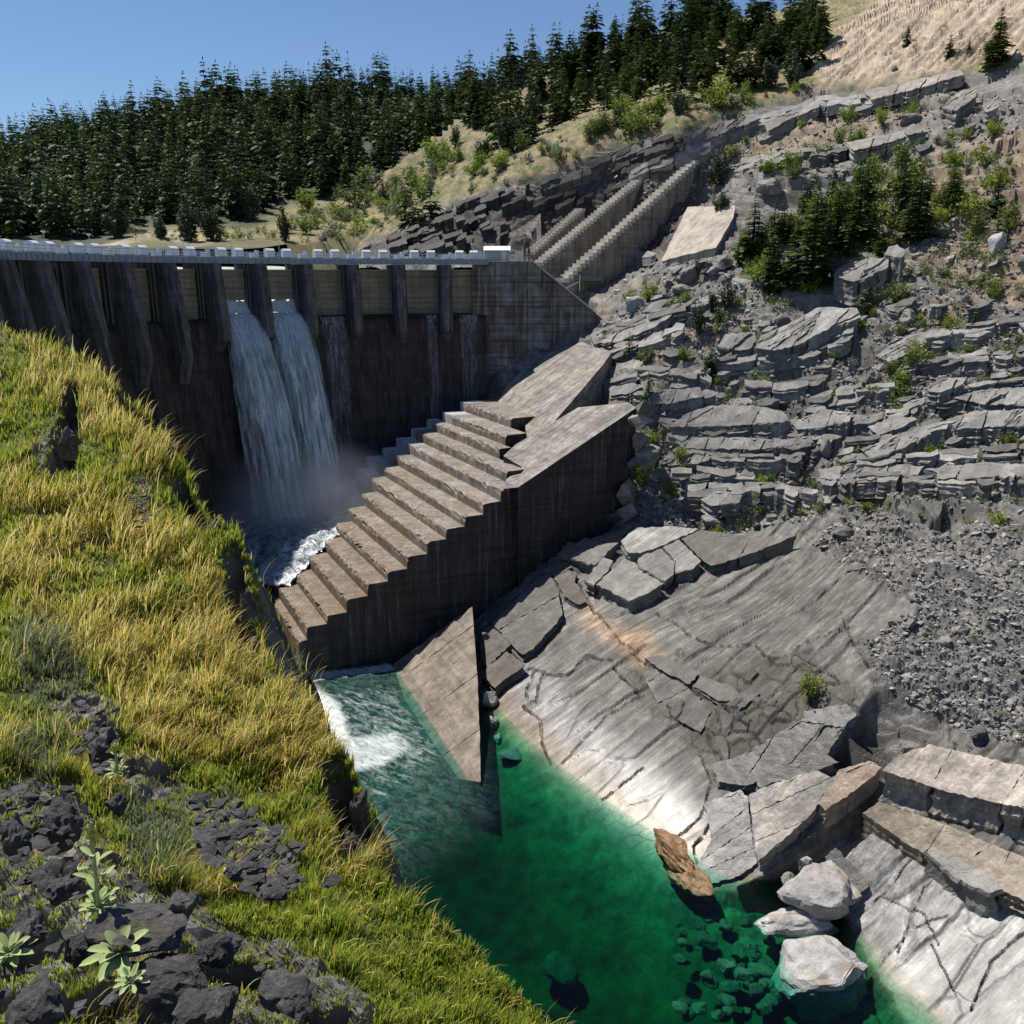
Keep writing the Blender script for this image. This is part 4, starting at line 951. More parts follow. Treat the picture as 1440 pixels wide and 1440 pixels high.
_A[:_ln, _ln] = 1; _A[:_ln, _ln + 1:] = _lp[:, :2]; _A[_ln:, :_ln] = _A[:_ln, _ln:].T
_A[:_ln, :_ln] += 0.06 * np.eye(_ln)
_lw = np.linalg.solve(_A, np.concatenate([_lp[:, 2], [0, 0, 0]]))
def lb_top(X, Y):
    X = np.asarray(X, float); Y = np.asarray(Y, float); sh = X.shape; q = np.stack([X.ravel(), Y.ravel()], -1)
    r = -np.sqrt(((q[:, None] - _lp[None, :, :2]) ** 2).sum(-1) + .4) @ _lw[:_ln] + _lw[_ln] + q @ _lw[_ln + 1:]
    return r.reshape(sh)
land_poly = edge_xy + [(8, -4), (-60, -4), (-60, 44)]
LR_POLYS = [[(-40, 1110), (20, 1095), (70, 1110), (125, 1150), (150, 1215), (215, 1235), (270, 1262), (330, 1320), (430, 1372), (520, 1410), (540, 1560), (-60, 1560)],
            [(265, 1120), (330, 1130), (420, 1190), (430, 1250), (360, 1265), (290, 1210)], [(20, 1110), (60, 1090), (110, 1110), (125, 1180), (100, 1250), (20, 1240)],
            [(70, 1000), (110, 985), (165, 1000), (170, 1060), (150, 1100), (100, 1050)], [(85, 545), (108, 545), (112, 640), (80, 672), (50, 650), (80, 600)], [(178, 690), (200, 680), (216, 725), (195, 745)],
            [(150, 1080), (210, 1065), (260, 1110), (200, 1140)]]
xs = np.arange(-40, 7.5, 0.12); ys = np.arange(2.5, 40, 0.12)
LX, LY = np.meshgrid(xs, ys)
LZ = np.concatenate([lb_top(LX[i:i + 40], LY[i:i + 40]) for i in range(0, LX.shape[0], 40)])
inside = in_poly(LX, LY, land_poly); dE = seg_dist(LX, LY, edge_xy)
lpx, lpy = project(np.stack([LX, LY, LZ], -1))
P3 = np.stack([LX, LY, 0 * LX], -1)
rockw = np.maximum.reduce([soft_poly(lpx + 18 * fbm(P3 / 1.0, 2), lpy + 18 * fbm(P3 / 1.0 + 8, 2), p, 14) for p in LR_POLYS])
out = np.where(inside, 0, dE)
bump_n = fbm(P3 / 2.0, 4)
crag = 1 - 2 * np.abs(perlin(P3 / 0.9)); crag2 = 1 - 2 * np.abs(perlin(P3 / 0.33 + 5))
F1, F2, va_, vb_, _, _ = voronoi2(LX / 0.55 + .3 * bump_n, LY / 0.38 + .3 * bump_n, 21)
LZ2 = LZ + 0.16 * bump_n * np.clip(dE / 1.5, 0.25, 1) + rockw * (0.30 * crag + 0.12 * crag2 + 0.42 * (va_ - .5) - 0.12)
_, _, _, _, tu, tv = voronoi2(LX / 0.62, LY / 0.62, 33); LZ2 += (1 - rockw) * 0.10 * (1 - np.clip(np.hypot(LX / .62 - tu, LY / .62 - tv) * 1.4, 0, 1))
face = np.where(inside, np.clip(0.55 - dE, 0, 1) * np.maximum.reduce([sstep(a - 12, a + 12, lpy) * sstep(b + 12, b - 12, lpy) for a, b in ((560, 600), (680, 742), (775, 915), (1080, 1205))]), 0)
LZ2 -= 4.2 * face; rockw = np.maximum(rockw, np.clip(face * 9, 0, 1))
crev = soft_poly(lpx, lpy, [(92, 548), (106, 545), (108, 600), (104, 660), (70, 668), (76, 625), (88, 590)], 4); LZ2 -= 1.6 * crev
LZ2 = LZ2 - np.where(out > 0, 2.9 * out + 0.9 * np.clip(out, 0, 2) * (va_ - .5) + 0.7 * np.clip(out, 0, 1) * crag, 0)
LZ2 = np.maximum(LZ2, -2)
n1, n2 = LX.shape; ix = np.arange(n1 * n2).reshape(n1, n2)
Ql = np.stack([ix[:-1, :-1], ix[:-1, 1:], ix[1:, 1:], ix[1:, :-1]], -1).reshape(-1, 4)
kp = (out.ravel()[Ql].min(1) < 16.5) & (LY.ravel()[Ql].min(1) > 2.4)
# the ground further left and behind is out of sight: keep the near shoulder only
Ql = Ql[kp]; us = np.zeros(n1 * n2, bool); us[Ql.ravel()] = True; rm = np.cumsum(us) - 1
lrock = np.clip(rockw + sstep(0.15, 0.6, out) + crev, 0, 1)[..., None]
cg = fbm(P3 / 0.6 + 3, 3)[..., None]
lc = (1 - lrock) * (C(0.075, 0.075, 0.026) * (1 + .4 * cg)) + lrock * (C(0.125, 0.115, 0.108) * (1 + 0.6 * cg) * (0.6 + 0.9 * va_[..., None]))
lc = np.clip(lc, 0.008, .5)
M['lbank'] = rock_mat("left_bank_soil_and_rock", True, bump=0.8)
lb = part("left_bank", np.stack([LX, LY, LZ2], -1).reshape(-1, 3)[us], rm[Ql], M['lbank'], None, False,
          {"Col": ('FLOAT_COLOR', lc.reshape(-1, 3)[us]), "smooth": ('FLOAT', np.zeros(us.sum())), "wet": ('FLOAT', np.zeros(us.sum()))})
tag(lb, "near grassy shoulder with dark rock on the left of the river", kind="structure")
def lb_z(X, Y):
    i = np.clip(((np.asarray(X) - xs[0]) / 0.12).round().astype(int), 0, n2 - 1); j = np.clip(((np.asarray(Y) - ys[0]) / 0.12).round().astype(int), 0, n1 - 1)
    return LZ2[j, i], rockw[j, i], out[j, i], crev[j, i]
def lb_hit(px, py):                            # first point of the left bank seen at a picture position
    d = ray(px, py); d = d / d[..., 1:2]; Y = np.arange(3.0, 41.0, 0.06)
    res = np.full(d.shape[:-1], np.nan)
    for y in Y[::-1]:
        z = lb_z(d[..., 0] * y, 0 * d[..., 0] + y)[0]; b = (CAMZ + d[..., 2] * y) < z
        res = np.where(b, y, res)
    # nearest crossing from the camera outwards
    P = d * res[..., None]; P[..., 2] += CAMZ
    return P
# ------------------------------------------------------------------ grass on the left bank
NB = 90000
cx = rng.uniform(-40, 800, NB * 3); cy = rng.uniform(440, 1520, NB * 3)
d = ray(cx, cy); d = d / d[:, 1:2]; Yc = np.full(len(cx), np.nan)
for y in np.arange(3.0, 38.0, 0.12):
    todo = np.isnan(Yc)
    if not todo.any(): break
    i = np.where(todo)[0]; z = lb_z(d[i, 0] * y, np.full(len(i), y))[0]
    b = (CAMZ + d[i, 2] * y) < z; Yc[i[b]] = y
ok = ~np.isnan(Yc); cx, cy, Yc, d = cx[ok], cy[ok], Yc[ok], d[ok]
GX_, GY_ = d[:, 0] * Yc + rng.normal(0, .05, len(Yc)), Yc + rng.normal(0, .05, len(Yc))
gz, gr_, go_, gc_ = lb_z(GX_, GY_)
keep = (rng.random(len(gz)) < np.clip(1 - 0.80 * gr_, 0, 1) * np.clip(1 - go_ / 0.5, 0.10 * (go_ < 3), 1) * (1 - .9 * gc_))
GX_, GY_, gz, cx, cy, gr_, go_ = [a[keep][:NB] for a in (GX_, GY_, gz, cx, cy, gr_, go_)]
n = len(GX_); P3g = np.stack([GX_, GY_, 0 * GX_], -1)
pn = fbm(P3g / 2.2 + 3, 3); pn2 = fbm(P3g / 0.7 + 9, 3)
gold = np.maximum.reduce([soft_poly(cx, cy, p, 40) for p in ([(20, 680), (120, 690), (330, 800), (300, 860), (180, 800), (20, 830)], [(150, 880), (300, 870), (440, 960), (500, 1080), (400, 1110), (300, 1060), (200, 1080), (140, 980)],
                          [(30, 490), (140, 520), (230, 620), (180, 640), (60, 560)], [(20, 780), (200, 850), (330, 960), (180, 950), (20, 880)], [(150, 590), (230, 620), (225, 660), (120, 600)])])
sage = np.maximum.reduce([soft_poly(cx, cy, p, 25) for p in ([(20, 870), (90, 890), (130, 960), (100, 1010), (20, 1000)], [(180, 1100), (260, 1140), (300, 1230), (200, 1240), (160, 1160)], [(20, 1020), (90, 1040), (70, 1100), (20, 1090)])])
pg = np.clip(-0.04 + 0.58 * gold + 0.46 * pn + 0.36 * pn2, 0.03, 0.93)
r_ = rng.random(n); isg = r_ < pg * 0.85
tall = isg & (rng.random(n) < 0.75)
L = np.where(tall, rng.uniform(.42, .95, n), rng.uniform(.14, .40, n)) * np.clip(0.75 + 0.4 * pn, .5, 1.3)
L *= np.where(gr_ > .4, .6, 1); L *= np.clip(0.55 + GY_ / 28, .6, 1.2)
base = np.where(isg[:, None], np.where((rng.random(n) < .35)[:, None], C(0.62, 0.52, 0.27), C(0.40, 0.31, 0.09)), np.where((rng.random(n) < .5)[:, None], C(0.30, 0.31, 0.05), C(0.16, 0.22, 0.032)))
base = base * rng.uniform(.8, 1.45, (n, 1)) * np.array([1.12, 1.15, 1.0])
sg = (rng.random(n) < sage * .8); base = np.where(sg[:, None], C(0.20, 0.235, 0.15) * rng.uniform(.7, 1.2, (n, 1)), base)
_, _, tk_, _, tu, tv = voronoi2(GX_ / 0.62 + .25 * pn2, GY_ / 0.62 + .25 * pn2, 33)           # tussocks
ou = GX_ / 0.62 + .25 * pn2 - tu; ov = GY_ / 0.62 + .25 * pn2 - tv; od = np.hypot(ou, ov)
L *= np.clip(1.35 - 0.9 * od, .55, 1.35) * (0.7 + 0.6 * tk_)
wang = np.arctan2(-0.55 + 0.7 * pn, 0.9)
dx_ = np.cos(wang) * np.where(tall, 1.0, .5) + 1.0 * ou + rng.normal(0, .35, n); dy_ = np.sin(wang) * np.where(tall, 1.0, .5) + 1.0 * ov + rng.normal(0, .35, n)
wdir = np.arctan2(dy_, dx_)
lean = np.where(tall, rng.uniform(.55, 1.25, n), rng.uniform(.15, .9, n))
wd = np.where(tall, rng.uniform(.0065, .011, n), rng.uniform(.009, .0165, n)) * np.clip(0.55 + GY_ / 22, .75, 1.6)
dirv = np.stack([np.cos(wdir), np.sin(wdir), 0 * wdir], -1)
prp = np.stack([-np.sin(wdir), np.cos(wdir), 0 * wdir], -1)
tw_ = rng.normal(0, .5, n)[:, None]; prp = prp + tw_ * np.array([0, 0, 1]); prp /= np.linalg.norm(prp, axis=1)[:, None]
KS = 5; pos = np.stack([GX_, GY_, gz - 0.03], -1); ang = np.zeros(n); rowsV = []
for k in range(KS):
    w = wd * (1 - k / (KS - 1)) ** .7
    if k == KS - 1: rowsV.append(pos[:, None, :].copy())
    else: rowsV.append(np.stack([pos - prp * w[:, None], pos + prp * w[:, None]], 1))
    ang = lean * (0.25 + 1.1 * k / (KS - 1)); st = (L / (KS - 1))[:, None]
    pos = pos + st * (dirv * np.sin(ang)[:, None] + np.array([0, 0, 1]) * np.cos(ang)[:, None])
GV = np.concatenate(rowsV, 1); per = GV.shape[1]                     # 9 verts per blade
b0 = np.arange(n)[:, None] * per
tri = np.array([[0, 1, 3], [0, 3, 2], [2, 3, 5], [2, 5, 4], [4, 5, 7], [4, 7, 6], [6, 7, 8]])
GF = (b0[:, None, :] + tri[None, :, :]).reshape(-1, 3)
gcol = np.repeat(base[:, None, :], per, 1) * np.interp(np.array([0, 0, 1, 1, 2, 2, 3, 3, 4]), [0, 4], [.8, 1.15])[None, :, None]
gt = NT("dry_and_green_grass", 0.6, 0.3); ga = gt.attr("Col"); gt.color(ga)
tl = gt.n("ShaderNodeBsdfTranslucent"); gt.l(ga, tl.inputs[0]); ms_ = gt.n("ShaderNodeMixShader"); ms_.inputs[0].default_value = 0.45
gt.l(gt.b.outputs[0], ms_.inputs[1]); gt.l(tl.outputs[0], ms_.inputs[2]); gt.l(ms_.outputs[0], gt.out.inputs["Surface"])
M['grass'] = gt.m
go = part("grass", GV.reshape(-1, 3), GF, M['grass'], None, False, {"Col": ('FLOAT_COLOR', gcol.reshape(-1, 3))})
tag(go, "long golden and green grass bent over on the near left bank", "grass", kind="stuff")
# ------------------------------------------------------------------ rocks: shared stone shapes, slabs, boulders
def hull_mesh(name, pts, mat):
    bm = bmesh.new()
    for p in pts: bm.verts.new(p)
    r = bmesh.ops.convex_hull(bm, input=bm.verts)
    bmesh.ops.delete(bm, geom=[v for v in bm.verts if not v.link_faces], context='VERTS')
    bmesh.ops.recalc_face_normals(bm, faces=bm.faces)
    me = bpy.data.meshes.new(name); bm.to_mesh(me); bm.free(); me.materials.append(mat); return me
def stone_pts(r, flat=0.45, n=11):
    p = r.normal(size=(n, 3)); p /= np.linalg.norm(p, axis=1)[:, None]; p = p * r.uniform(.75, 1.05, (n, 1))
    p[:, 2] = np.clip(p[:, 2] * 1.5, -1, 1) * flat; return p * np.array([0.5, 0.36, 0.5])
sr = np.random.default_rng(11)
STONES = [hull_mesh("stone", stone_pts(sr, sr.uniform(.25, .6), int(sr.integers(9, 13))), M['stone']) for _ in range(10)]
def boulder(name, px, py, wpx, hpx, mat, label, cat="boulder", Y=None, seed=1, rot=0.0, tilt=(0, 0), depth=0.8, group=None, sub=4, sink=0.25, parent=None, nplanes=22, rough=0.10, ground=None):
    r = np.random.default_rng(seed)
    g = ground(px, py) if ground else (ground_at(px, py) if Y is None else at_depth(px, py, Y))
    dist = g[1] * CP - (g[2] - CAMZ) * SP; w = wpx * dist / FPX; h = hpx * dist / FPX
    bm = bmesh.new(); bmesh.ops.create_icosphere(bm, subdivisions=sub, radius=1.0)
    V = np.array([v.co[:] for v in bm.verts]); Nn = r.normal(size=(nplanes, 3)); Nn /= np.linalg.norm(Nn, axis=1)[:, None]; Dd = r.uniform(.48, .82, nplanes)
    for nn, dd in zip(Nn, Dd):
        e = V @ nn - dd; V = V - np.clip(e, 0, None)[:, None] * nn * 0.94
    nrm_ = V / np.linalg.norm(V, axis=1)[:, None]
    V = V + nrm_ * (rough * fbm(V * 2.0 + seed * 3.1, 4) + rough * .4 * (1 - 2 * np.abs(perlin(V * 4.0 + seed))))[:, None]
    V = V / (V.max(0) - V.min(0)) * np.array([w, w * depth, h])
    for v, c in zip(bm.verts, V): v.co = c
    me = bpy.data.meshes.new(name); bm.to_mesh(me); bm.free(); me.materials.append(mat)
    o = obj(name, me); o.location = Vector(g) + Vector((0, 0, h * (.5 - sink))); o.rotation_euler = (tilt[0], tilt[1], rot)
    tag(o, label, cat, group); return o
# --- plates and ledges: polygons drawn on the slope, with real thickness
def slab(poly, lift, tone, smooth=0.0, wet=0.0, thick=None, name="rock_slab", stepg=7.0, jit=1.2, mat='slab'):
    bp = []
    for (x0, y0), (x1, y1) in zip(poly, poly[1:] + poly[:1]):
        m = max(1, int(math.hypot(x1 - x0, y1 - y0) / stepg))
        for k in range(m): bp.append((x0 + (x1 - x0) * k / m + random.uniform(-jit, jit) * (k > 0), y0 + (y1 - y0) * k / m + random.uniform(-jit, jit) * (k > 0)))
    nb = len(bp); xs_ = [p[0] for p in bp]; ys_ = [p[1] for p in bp]
    gx, gy = np.meshgrid(np.arange(min(xs_), max(xs_), stepg), np.arange(min(ys_), max(ys_), stepg)); gx = gx.ravel() + rng.uniform(-1, 1, gx.size); gy = gy.ravel() + rng.uniform(-1, 1, gy.size)
    ins = in_poly(gx, gy, bp); ins &= seg_dist(gx, gy, bp + [bp[0]]) > stepg * .45
    pts = bp + list(zip(gx[ins], gy[ins]))
    vv, ee, ff, *_ = delaunay_2d_cdt([Vector(p) for p in pts], [(i, (i + 1) % nb) for i in range(nb)], [], 1, 1e-4)
    if len(vv) != len(pts): 
        vv, ff = [Vector(p) for p in bp], [list(range(nb))]; pts = bp
    A = np.array([v[:] for v in vv]); top, _ = hit_near(A[:, 0], A[:, 1], lift)
    top[:, 2] += (0.10 - 0.05 * smooth) * fbm(top / 1.1, 4)
    th = (thick or lift) + 0.9; NLY = 8 if th > 1.6 else 6
    ctr = top[:nb].mean(0); outw = (top[:nb] - ctr) * [1, 1, 0]; outw = outw / (np.linalg.norm(outw, axis=1)[:, None] + 1e-6)
    rings_ = [top]; offs = rng.uniform(-.34, .12, NLY) * min(1.3, .5 + .4 * th)
    for q_ in range(1, NLY + 1):                   # bedding layers: each course set in or out a little
        zz_ = th * (q_ / NLY) ** 1.1; o1 = offs[q_ - 1] - 0.06
        rings_.append(top[:nb] - np.array([0, 0, zz_]) + outw * (o1 + rng.normal(0, .05, nb)[:, None]))
    V = np.concatenate(rings_); nt_ = len(top); F_ = [list(f) for f in ff]
    for i in range(nb):
        j = (i + 1) % nb; F_.append([i, j, nt_ + j, nt_ + i])
        for q_ in range(NLY - 1): F_.append([nt_ + q_ * nb + i, nt_ + q_ * nb + j, nt_ + (q_ + 1) * nb + j, nt_ + (q_ + 1) * nb + i])
    me = mesh_np(name, V, F_, M[mat])
    bm = bmesh.new(); bm.from_mesh(me); bmesh.ops.recalc_face_normals(bm, faces=bm.faces)
    if sum(f.normal.z * f.calc_area() for f in bm.faces if abs(f.normal.z) > .3) < 0: bmesh.ops.reverse_faces(bm, faces=bm.faces)
    bm.to_mesh(me); bm.free()
    cvar = fbm(V / 2.0 + 5, 3)[:, None]; cc = np.clip(np.array(tone)[None] * (1 + .25 * cvar), .01, .8)
    at = me.attributes.new("Col", 'FLOAT_COLOR', 'POINT'); at.data.foreach_set("color", np.concatenate([cc, np.ones((len(V), 1))], 1).astype(np.float32).ravel())
    for nm, val in (("smooth", smooth), ("wet", wet)):
        at = me.attributes.new(nm, 'FLOAT', 'POINT'); at.data.foreach_set("value", np.full(len(V), val, np.float32))
    o = obj(name, me); o.parent = bank
    return o
G1 = (0.215, 0.203, 0.186); T1 = (0.135, 0.122, 0.104); W1 = (0.225, 0.215, 0.20); B1 = (0.20, 0.16, 0.115); K1 = (0.12, 0.112, 0.10)
PL = [([(822, 815), (848, 784), (862, 789), (855, 803), (838, 818), (835, 823)], 2.0, G1, .1), ([(838, 822), (858, 804), (878, 785), (893, 791), (898, 801), (934, 820), (913, 833), (884, 845)], 2.05, G1, .1),
      ([(900, 799), (897, 787), (906, 780), (930, 771), (949, 790), (947, 808), (936, 817)], 1.95, G1, .4), ([(932, 770), (955, 759), (986, 789), (975, 800), (950, 806), (951, 790)], 1.9, W1, .6),
      ([(958, 758), (985, 746), (1010, 748), (1060, 757), (1120, 752), (1090, 765), (1040, 784), (1000, 795), (989, 789)], 1.9, T1, .5), ([(804, 785), (848, 763), (870, 763), (847, 783), (836, 795)], 1.4, G1, .2),
      ([(783, 779), (800, 770), (855, 748), (889, 742), (869, 760), (845, 761), (803, 783)], 1.2, T1, .6), ([(873, 761), (893, 743), (950, 740), (983, 744), (955, 756), (930, 767), (900, 778), (882, 776)], 1.7, W1, .7),
      ([(691, 876), (758, 810), (777, 813), (785, 832), (791, 865), (750, 913), (735, 921), (725, 913)], 1.1, K1, .3), ([(673, 889), (690, 879), (722, 905), (712, 912), (685, 938), (677, 925)], .9, T1, .3),
      ([(676, 947), (712, 916), (735, 930), (739, 935), (710, 955), (696, 968), (690, 962)], 1.5, T1, .1), ([(671, 873), (752, 812), (745, 822), (692, 873), (676, 887)], .6, T1, .4),
      ([(775, 806), (790, 800), (812, 806), (808, 818), (826, 845), (815, 850), (793, 838)], .5, T1, .2), ([(762, 803), (788, 790), (806, 796), (790, 806)], .7, T1, .2),
      ([(905, 925), (930, 922), (985, 945), (970, 962), (935, 945)], .7, K1, .3), ([(985, 950), (1030, 965), (1045, 985), (1010, 985), (975, 965)], .5, K1, .3),
      ([(1030, 980), (1062, 965), (1068, 975), (1040, 998)], .45, (0.11, 0.108, 0.105), .1), ([(1130, 1000), (1190, 990), (1205, 1005), (1160, 1045), (1135, 1040)], .6, (0.15, 0.145, 0.135), .3),
      ([(1054, 1117), (1070, 1108), (1147, 1083), (1172, 1095), (1141, 1145), (1106, 1176), (1067, 1209), (1060, 1176)], 1.5, (0.27, 0.245, 0.21), .7),
      ([(990, 1130), (1040, 1110), (1051, 1120), (1058, 1178), (1064, 1214), (1040, 1232), (1000, 1243), (978, 1222), (1002, 1178)], .45, W1, .2),
      ([(1000, 1075), (1045, 1060), (1130, 1010), (1190, 1020), (1160, 1065), (1080, 1090), (1050, 1105), (1010, 1100)], .9, K1, .3),
      ([(1060, 1095), (1110, 1075), (1165, 1062), (1180, 1072), (1150, 1082), (1068, 1107)], 1.2, K1, .2), ([(900, 940), (950, 950), (1000, 1000), (985, 1030), (930, 1000)], .25, K1, .6),
      ([(1240, 1083), (1262, 1062), (1310, 1047), (1440, 1078), (1520, 1100), (1520, 1165), (1440, 1137), (1330, 1113)], 3.4, (0.29, 0.25, 0.21), .7),
      ([(1180, 1082), (1225, 1070), (1240, 1080), (1205, 1110), (1160, 1140), (1150, 1130)], 1.4, (0.27, 0.2, 0.15), .2),
      ([(1213, 1143), (1237, 1127), (1330, 1160), (1420, 1198), (1520, 1240), (1520, 1300), (1419, 1257), (1330, 1214), (1284, 1192)], 1.7, B1, .4),
      ([(1300, 1196), (1345, 1205), (1395, 1232), (1410, 1250), (1390, 1256), (1340, 1232)], 2.2, G1, .2),
      ([(1160, 1205), (1175, 1192), (1215, 1232), (1222, 1245), (1205, 1262), (1180, 1240)], .7, K1, .3),
      # ledges higher on the slope
      ([(1008, 487), (1020, 470), (1062, 466), (1063, 478), (1055, 490), (1040, 493)], 3.2, G1, .3), ([(1062, 490), (1070, 472), (1120, 450), (1150, 432), (1205, 433), (1211, 446), (1160, 465), (1122, 485), (1090, 493)], 3.8, G1, .5),
      ([(1172, 388), (1180, 376), (1225, 362), (1250, 362), (1249, 374), (1222, 389), (1200, 396)], 4.4, G1, .2), ([(1243, 358), (1250, 347), (1262, 344), (1274, 352), (1268, 362)], 5.2, W1, 0),
      ([(1303, 549), (1335, 531), (1359, 530), (1354, 540), (1322, 552)], 3.0, W1, .2), ([(940, 600), (965, 582), (1000, 570), (1060, 570), (1100, 578), (1112, 592), (1040, 598), (1005, 599)], 3.4, G1, .2),
      ([(1112, 594), (1160, 575), (1200, 580), (1195, 592), (1150, 602), (1120, 604)], 2.6, G1, .2), ([(1160, 562), (1215, 546), (1226, 549), (1205, 566), (1165, 571)], 1.2, G1, .3),
      ([(900, 560), (930, 548), (985, 545), (990, 556), (950, 566), (905, 570)], 2.0, G1, .2), ([(950, 620), (1000, 614), (1100, 618), (1140, 612), (1145, 622), (1060, 632), (960, 630)], 1.8, G1, .1),
      ([(930, 642), (990, 634), (1010, 640), (980, 652), (940, 655)], 1.2, G1, .1), ([(1220, 600), (1260, 585), (1290, 588), (1270, 600), (1235, 612)], 2.2, G1, .1), ([(1210, 632), (1260, 612), (1300, 600), (1310, 610), (1265, 632), (1225, 645)], 3.0, G1, .1),
      ([(1330, 590), (1370, 578), (1440, 575), (1500, 580), (1500, 596), (1400, 600), (1345, 604)], 1.8, G1, .2), ([(1340, 560), (1380, 548), (1440, 545), (1500, 548), (1500, 565), (1390, 570)], 1.6, G1, .2),
      ([(1150, 660), (1210, 650), (1300, 655), (1290, 668), (1200, 676), (1155, 674)], 1.3, G1, .1), ([(1300, 660), (1380, 650), (1440, 652), (1440, 665), (1350, 675)], 1.2, G1, .1), ([(1230, 500), (1280, 470), (1320, 462), (1300, 485), (1250, 510)], .7, G1, .6),
      ([(985, 702), (1010, 690), (1045, 692), (1040, 706), (1000, 712)], 1.6, G1, .1), ([(830, 470), (870, 452), (920, 440), (950, 438), (920, 460), (870, 480), (835, 484)], 1.4, G1, .3), ([(850, 520), (890, 505), (905, 510), (880, 530), (850, 532)], 1.0, G1, .2),
      ([(855, 545), (890, 538), (905, 543), (885, 553), (858, 556)], 1.1, G1, .2), ([(960, 190), (1010, 172), (1060, 160), (1070, 166), (1020, 186), (970, 204)], 2.6, (0.2, .18, .16), .1), ([(1075, 172), (1120, 152), (1150, 140), (1152, 150), (1110, 168), (1080, 184)], 2.6, (0.2, .18, .16), .1),
      ([(1215, 128), (1290, 112), (1350, 98), (1356, 104), (1300, 122), (1225, 140)], 2.2, (.27, .24, .21), .1), ([(1325, 150), (1350, 128), (1375, 122), (1372, 136), (1345, 156)], 3.0, (0.2, .18, .16), .1), ([(1190, 200), (1240, 190), (1290, 180), (1300, 186), (1250, 200), (1200, 212)], 2.2, (.25, .23, .2), .1),
      ([(1270, 182), (1285, 174), (1300, 178), (1296, 186), (1276, 190)], 3.2, W1, 0), ([(830, 225), (880, 205), (930, 190), (938, 196), (890, 216), (840, 236)], 2.0, K1, .1), ([(760, 258), (810, 240), (840, 230), (845, 238), (800, 255), (765, 268)], 2.0, K1, .1)]
def hclip(poly, nx, ny, d):
    out = []
    for i in range(len(poly)):
        p, q = poly[i], poly[(i + 1) % len(poly)]; a = p[0] * nx + p[1] * ny - d; b = q[0] * nx + q[1] * ny - d
        if a <= 0: out.append(p)
        if (a < 0) != (b < 0) and a != b: t = a / (a - b); out.append((p[0] + t * (q[0] - p[0]), p[1] + t * (q[1] - p[1])))
    return out
def area(p): return abs(sum(p[i][0] * p[(i + 1) % len(p)][1] - p[(i + 1) % len(p)][0] * p[i][1] for i in range(len(p)))) / 2
def shatter(poly, wmax, gap):                      # cut along random joints until every piece is small
    x = [p[0] for p in poly]; y = [p[1] for p in poly]; w, h = max(x) - min(x), (max(y) - min(y)) * 1.7
    if max(w, h) < wmax or area(poly) < 60: return [poly]
    cxp, cyp = (min(x) + max(x)) / 2 + random.uniform(-.16, .16) * w, (min(y) + max(y)) / 2 + random.uniform(-.16, .16) * h / 1.7
    an = (random.gauss(.45, .12) if w >= h else math.radians(58) + random.gauss(0, .12)); nx, ny = math.cos(an), math.sin(an); d = nx * cxp + ny * cyp
    out = []
    for q in (hclip(poly, nx, ny, d - gap / 2), hclip(poly, -nx, -ny, -d - gap / 2)):
        if len(q) >= 3 and area(q) > 14: out += shatter(q, wmax * random.uniform(.8, 1.3), gap)
    return out
for poly, lift, tone, smo in PL:
    cym = np.mean([p[1] for p in poly]); ledge = cym < 720
    if ledge: lift *= .66
    for pc in shatter(poly, 40 if ledge else 130, 0.6 if ledge else 0.8):
        tv = random.uniform(.82, 1.2)
        slab(pc, max(.2, lift + random.gauss(0, .16 if ledge else .09)), tuple(c * tv for c in tone), smo, wet=0.6 if cym > 1000 else 0.0, stepg=4.5, thick=lift)
# many smaller ledge pieces, cracked out of the bedding
LEDGE = [(840, 450), (960, 400), (1060, 430), (1180, 440), (1250, 420), (1440, 420), (1500, 700), (1300, 700), (1180, 705), (1060, 735), (950, 735), (900, 720), (905, 560), (840, 530)]
UPPER = [(850, 235), (960, 200), (1150, 150), (1330, 120), (1440, 130), (1440, 260), (1300, 230), (1150, 250), (1040, 260), (1000, 300), (960, 330), (880, 400), (850, 420)]
cnt = 0
while cnt < 110:
    up_ = random.random() < 0.25; x, y = (random.uniform(840, 1450), random.uniform(120, 740))
    if not in_poly(np.array([x]), np.array([y]), UPPER if up_ else LEDGE)[0]: continue
    sc = random.uniform(.35, 1.0) ** 1.5; w_ = 10 + 34 * sc; h_ = w_ * random.uniform(.16, .36); an = random.uniform(-.42, .05) if y > 300 else random.uniform(-.5, -.2); m = random.randint(5, 7); pl_ = []
    for k in range(m):
        t = 2 * math.pi * (k + random.uniform(-.3, .3)) / m; a_, b_ = math.cos(t) * w_ * .5 * random.uniform(.75, 1.15), math.sin(t) * h_ * .5 * random.uniform(.8, 1.2)
        pl_.append((x + a_ * math.cos(an) - b_ * math.sin(an), y + a_ * math.sin(an) + b_ * math.cos(an)))
    g_ = random.uniform(.12, .26); slab(pl_, random.uniform(.25, .95), (g_, g_ * .95, g_ * .88), 0.0, stepg=6, thick=1.0, jit=1.0); cnt += 1
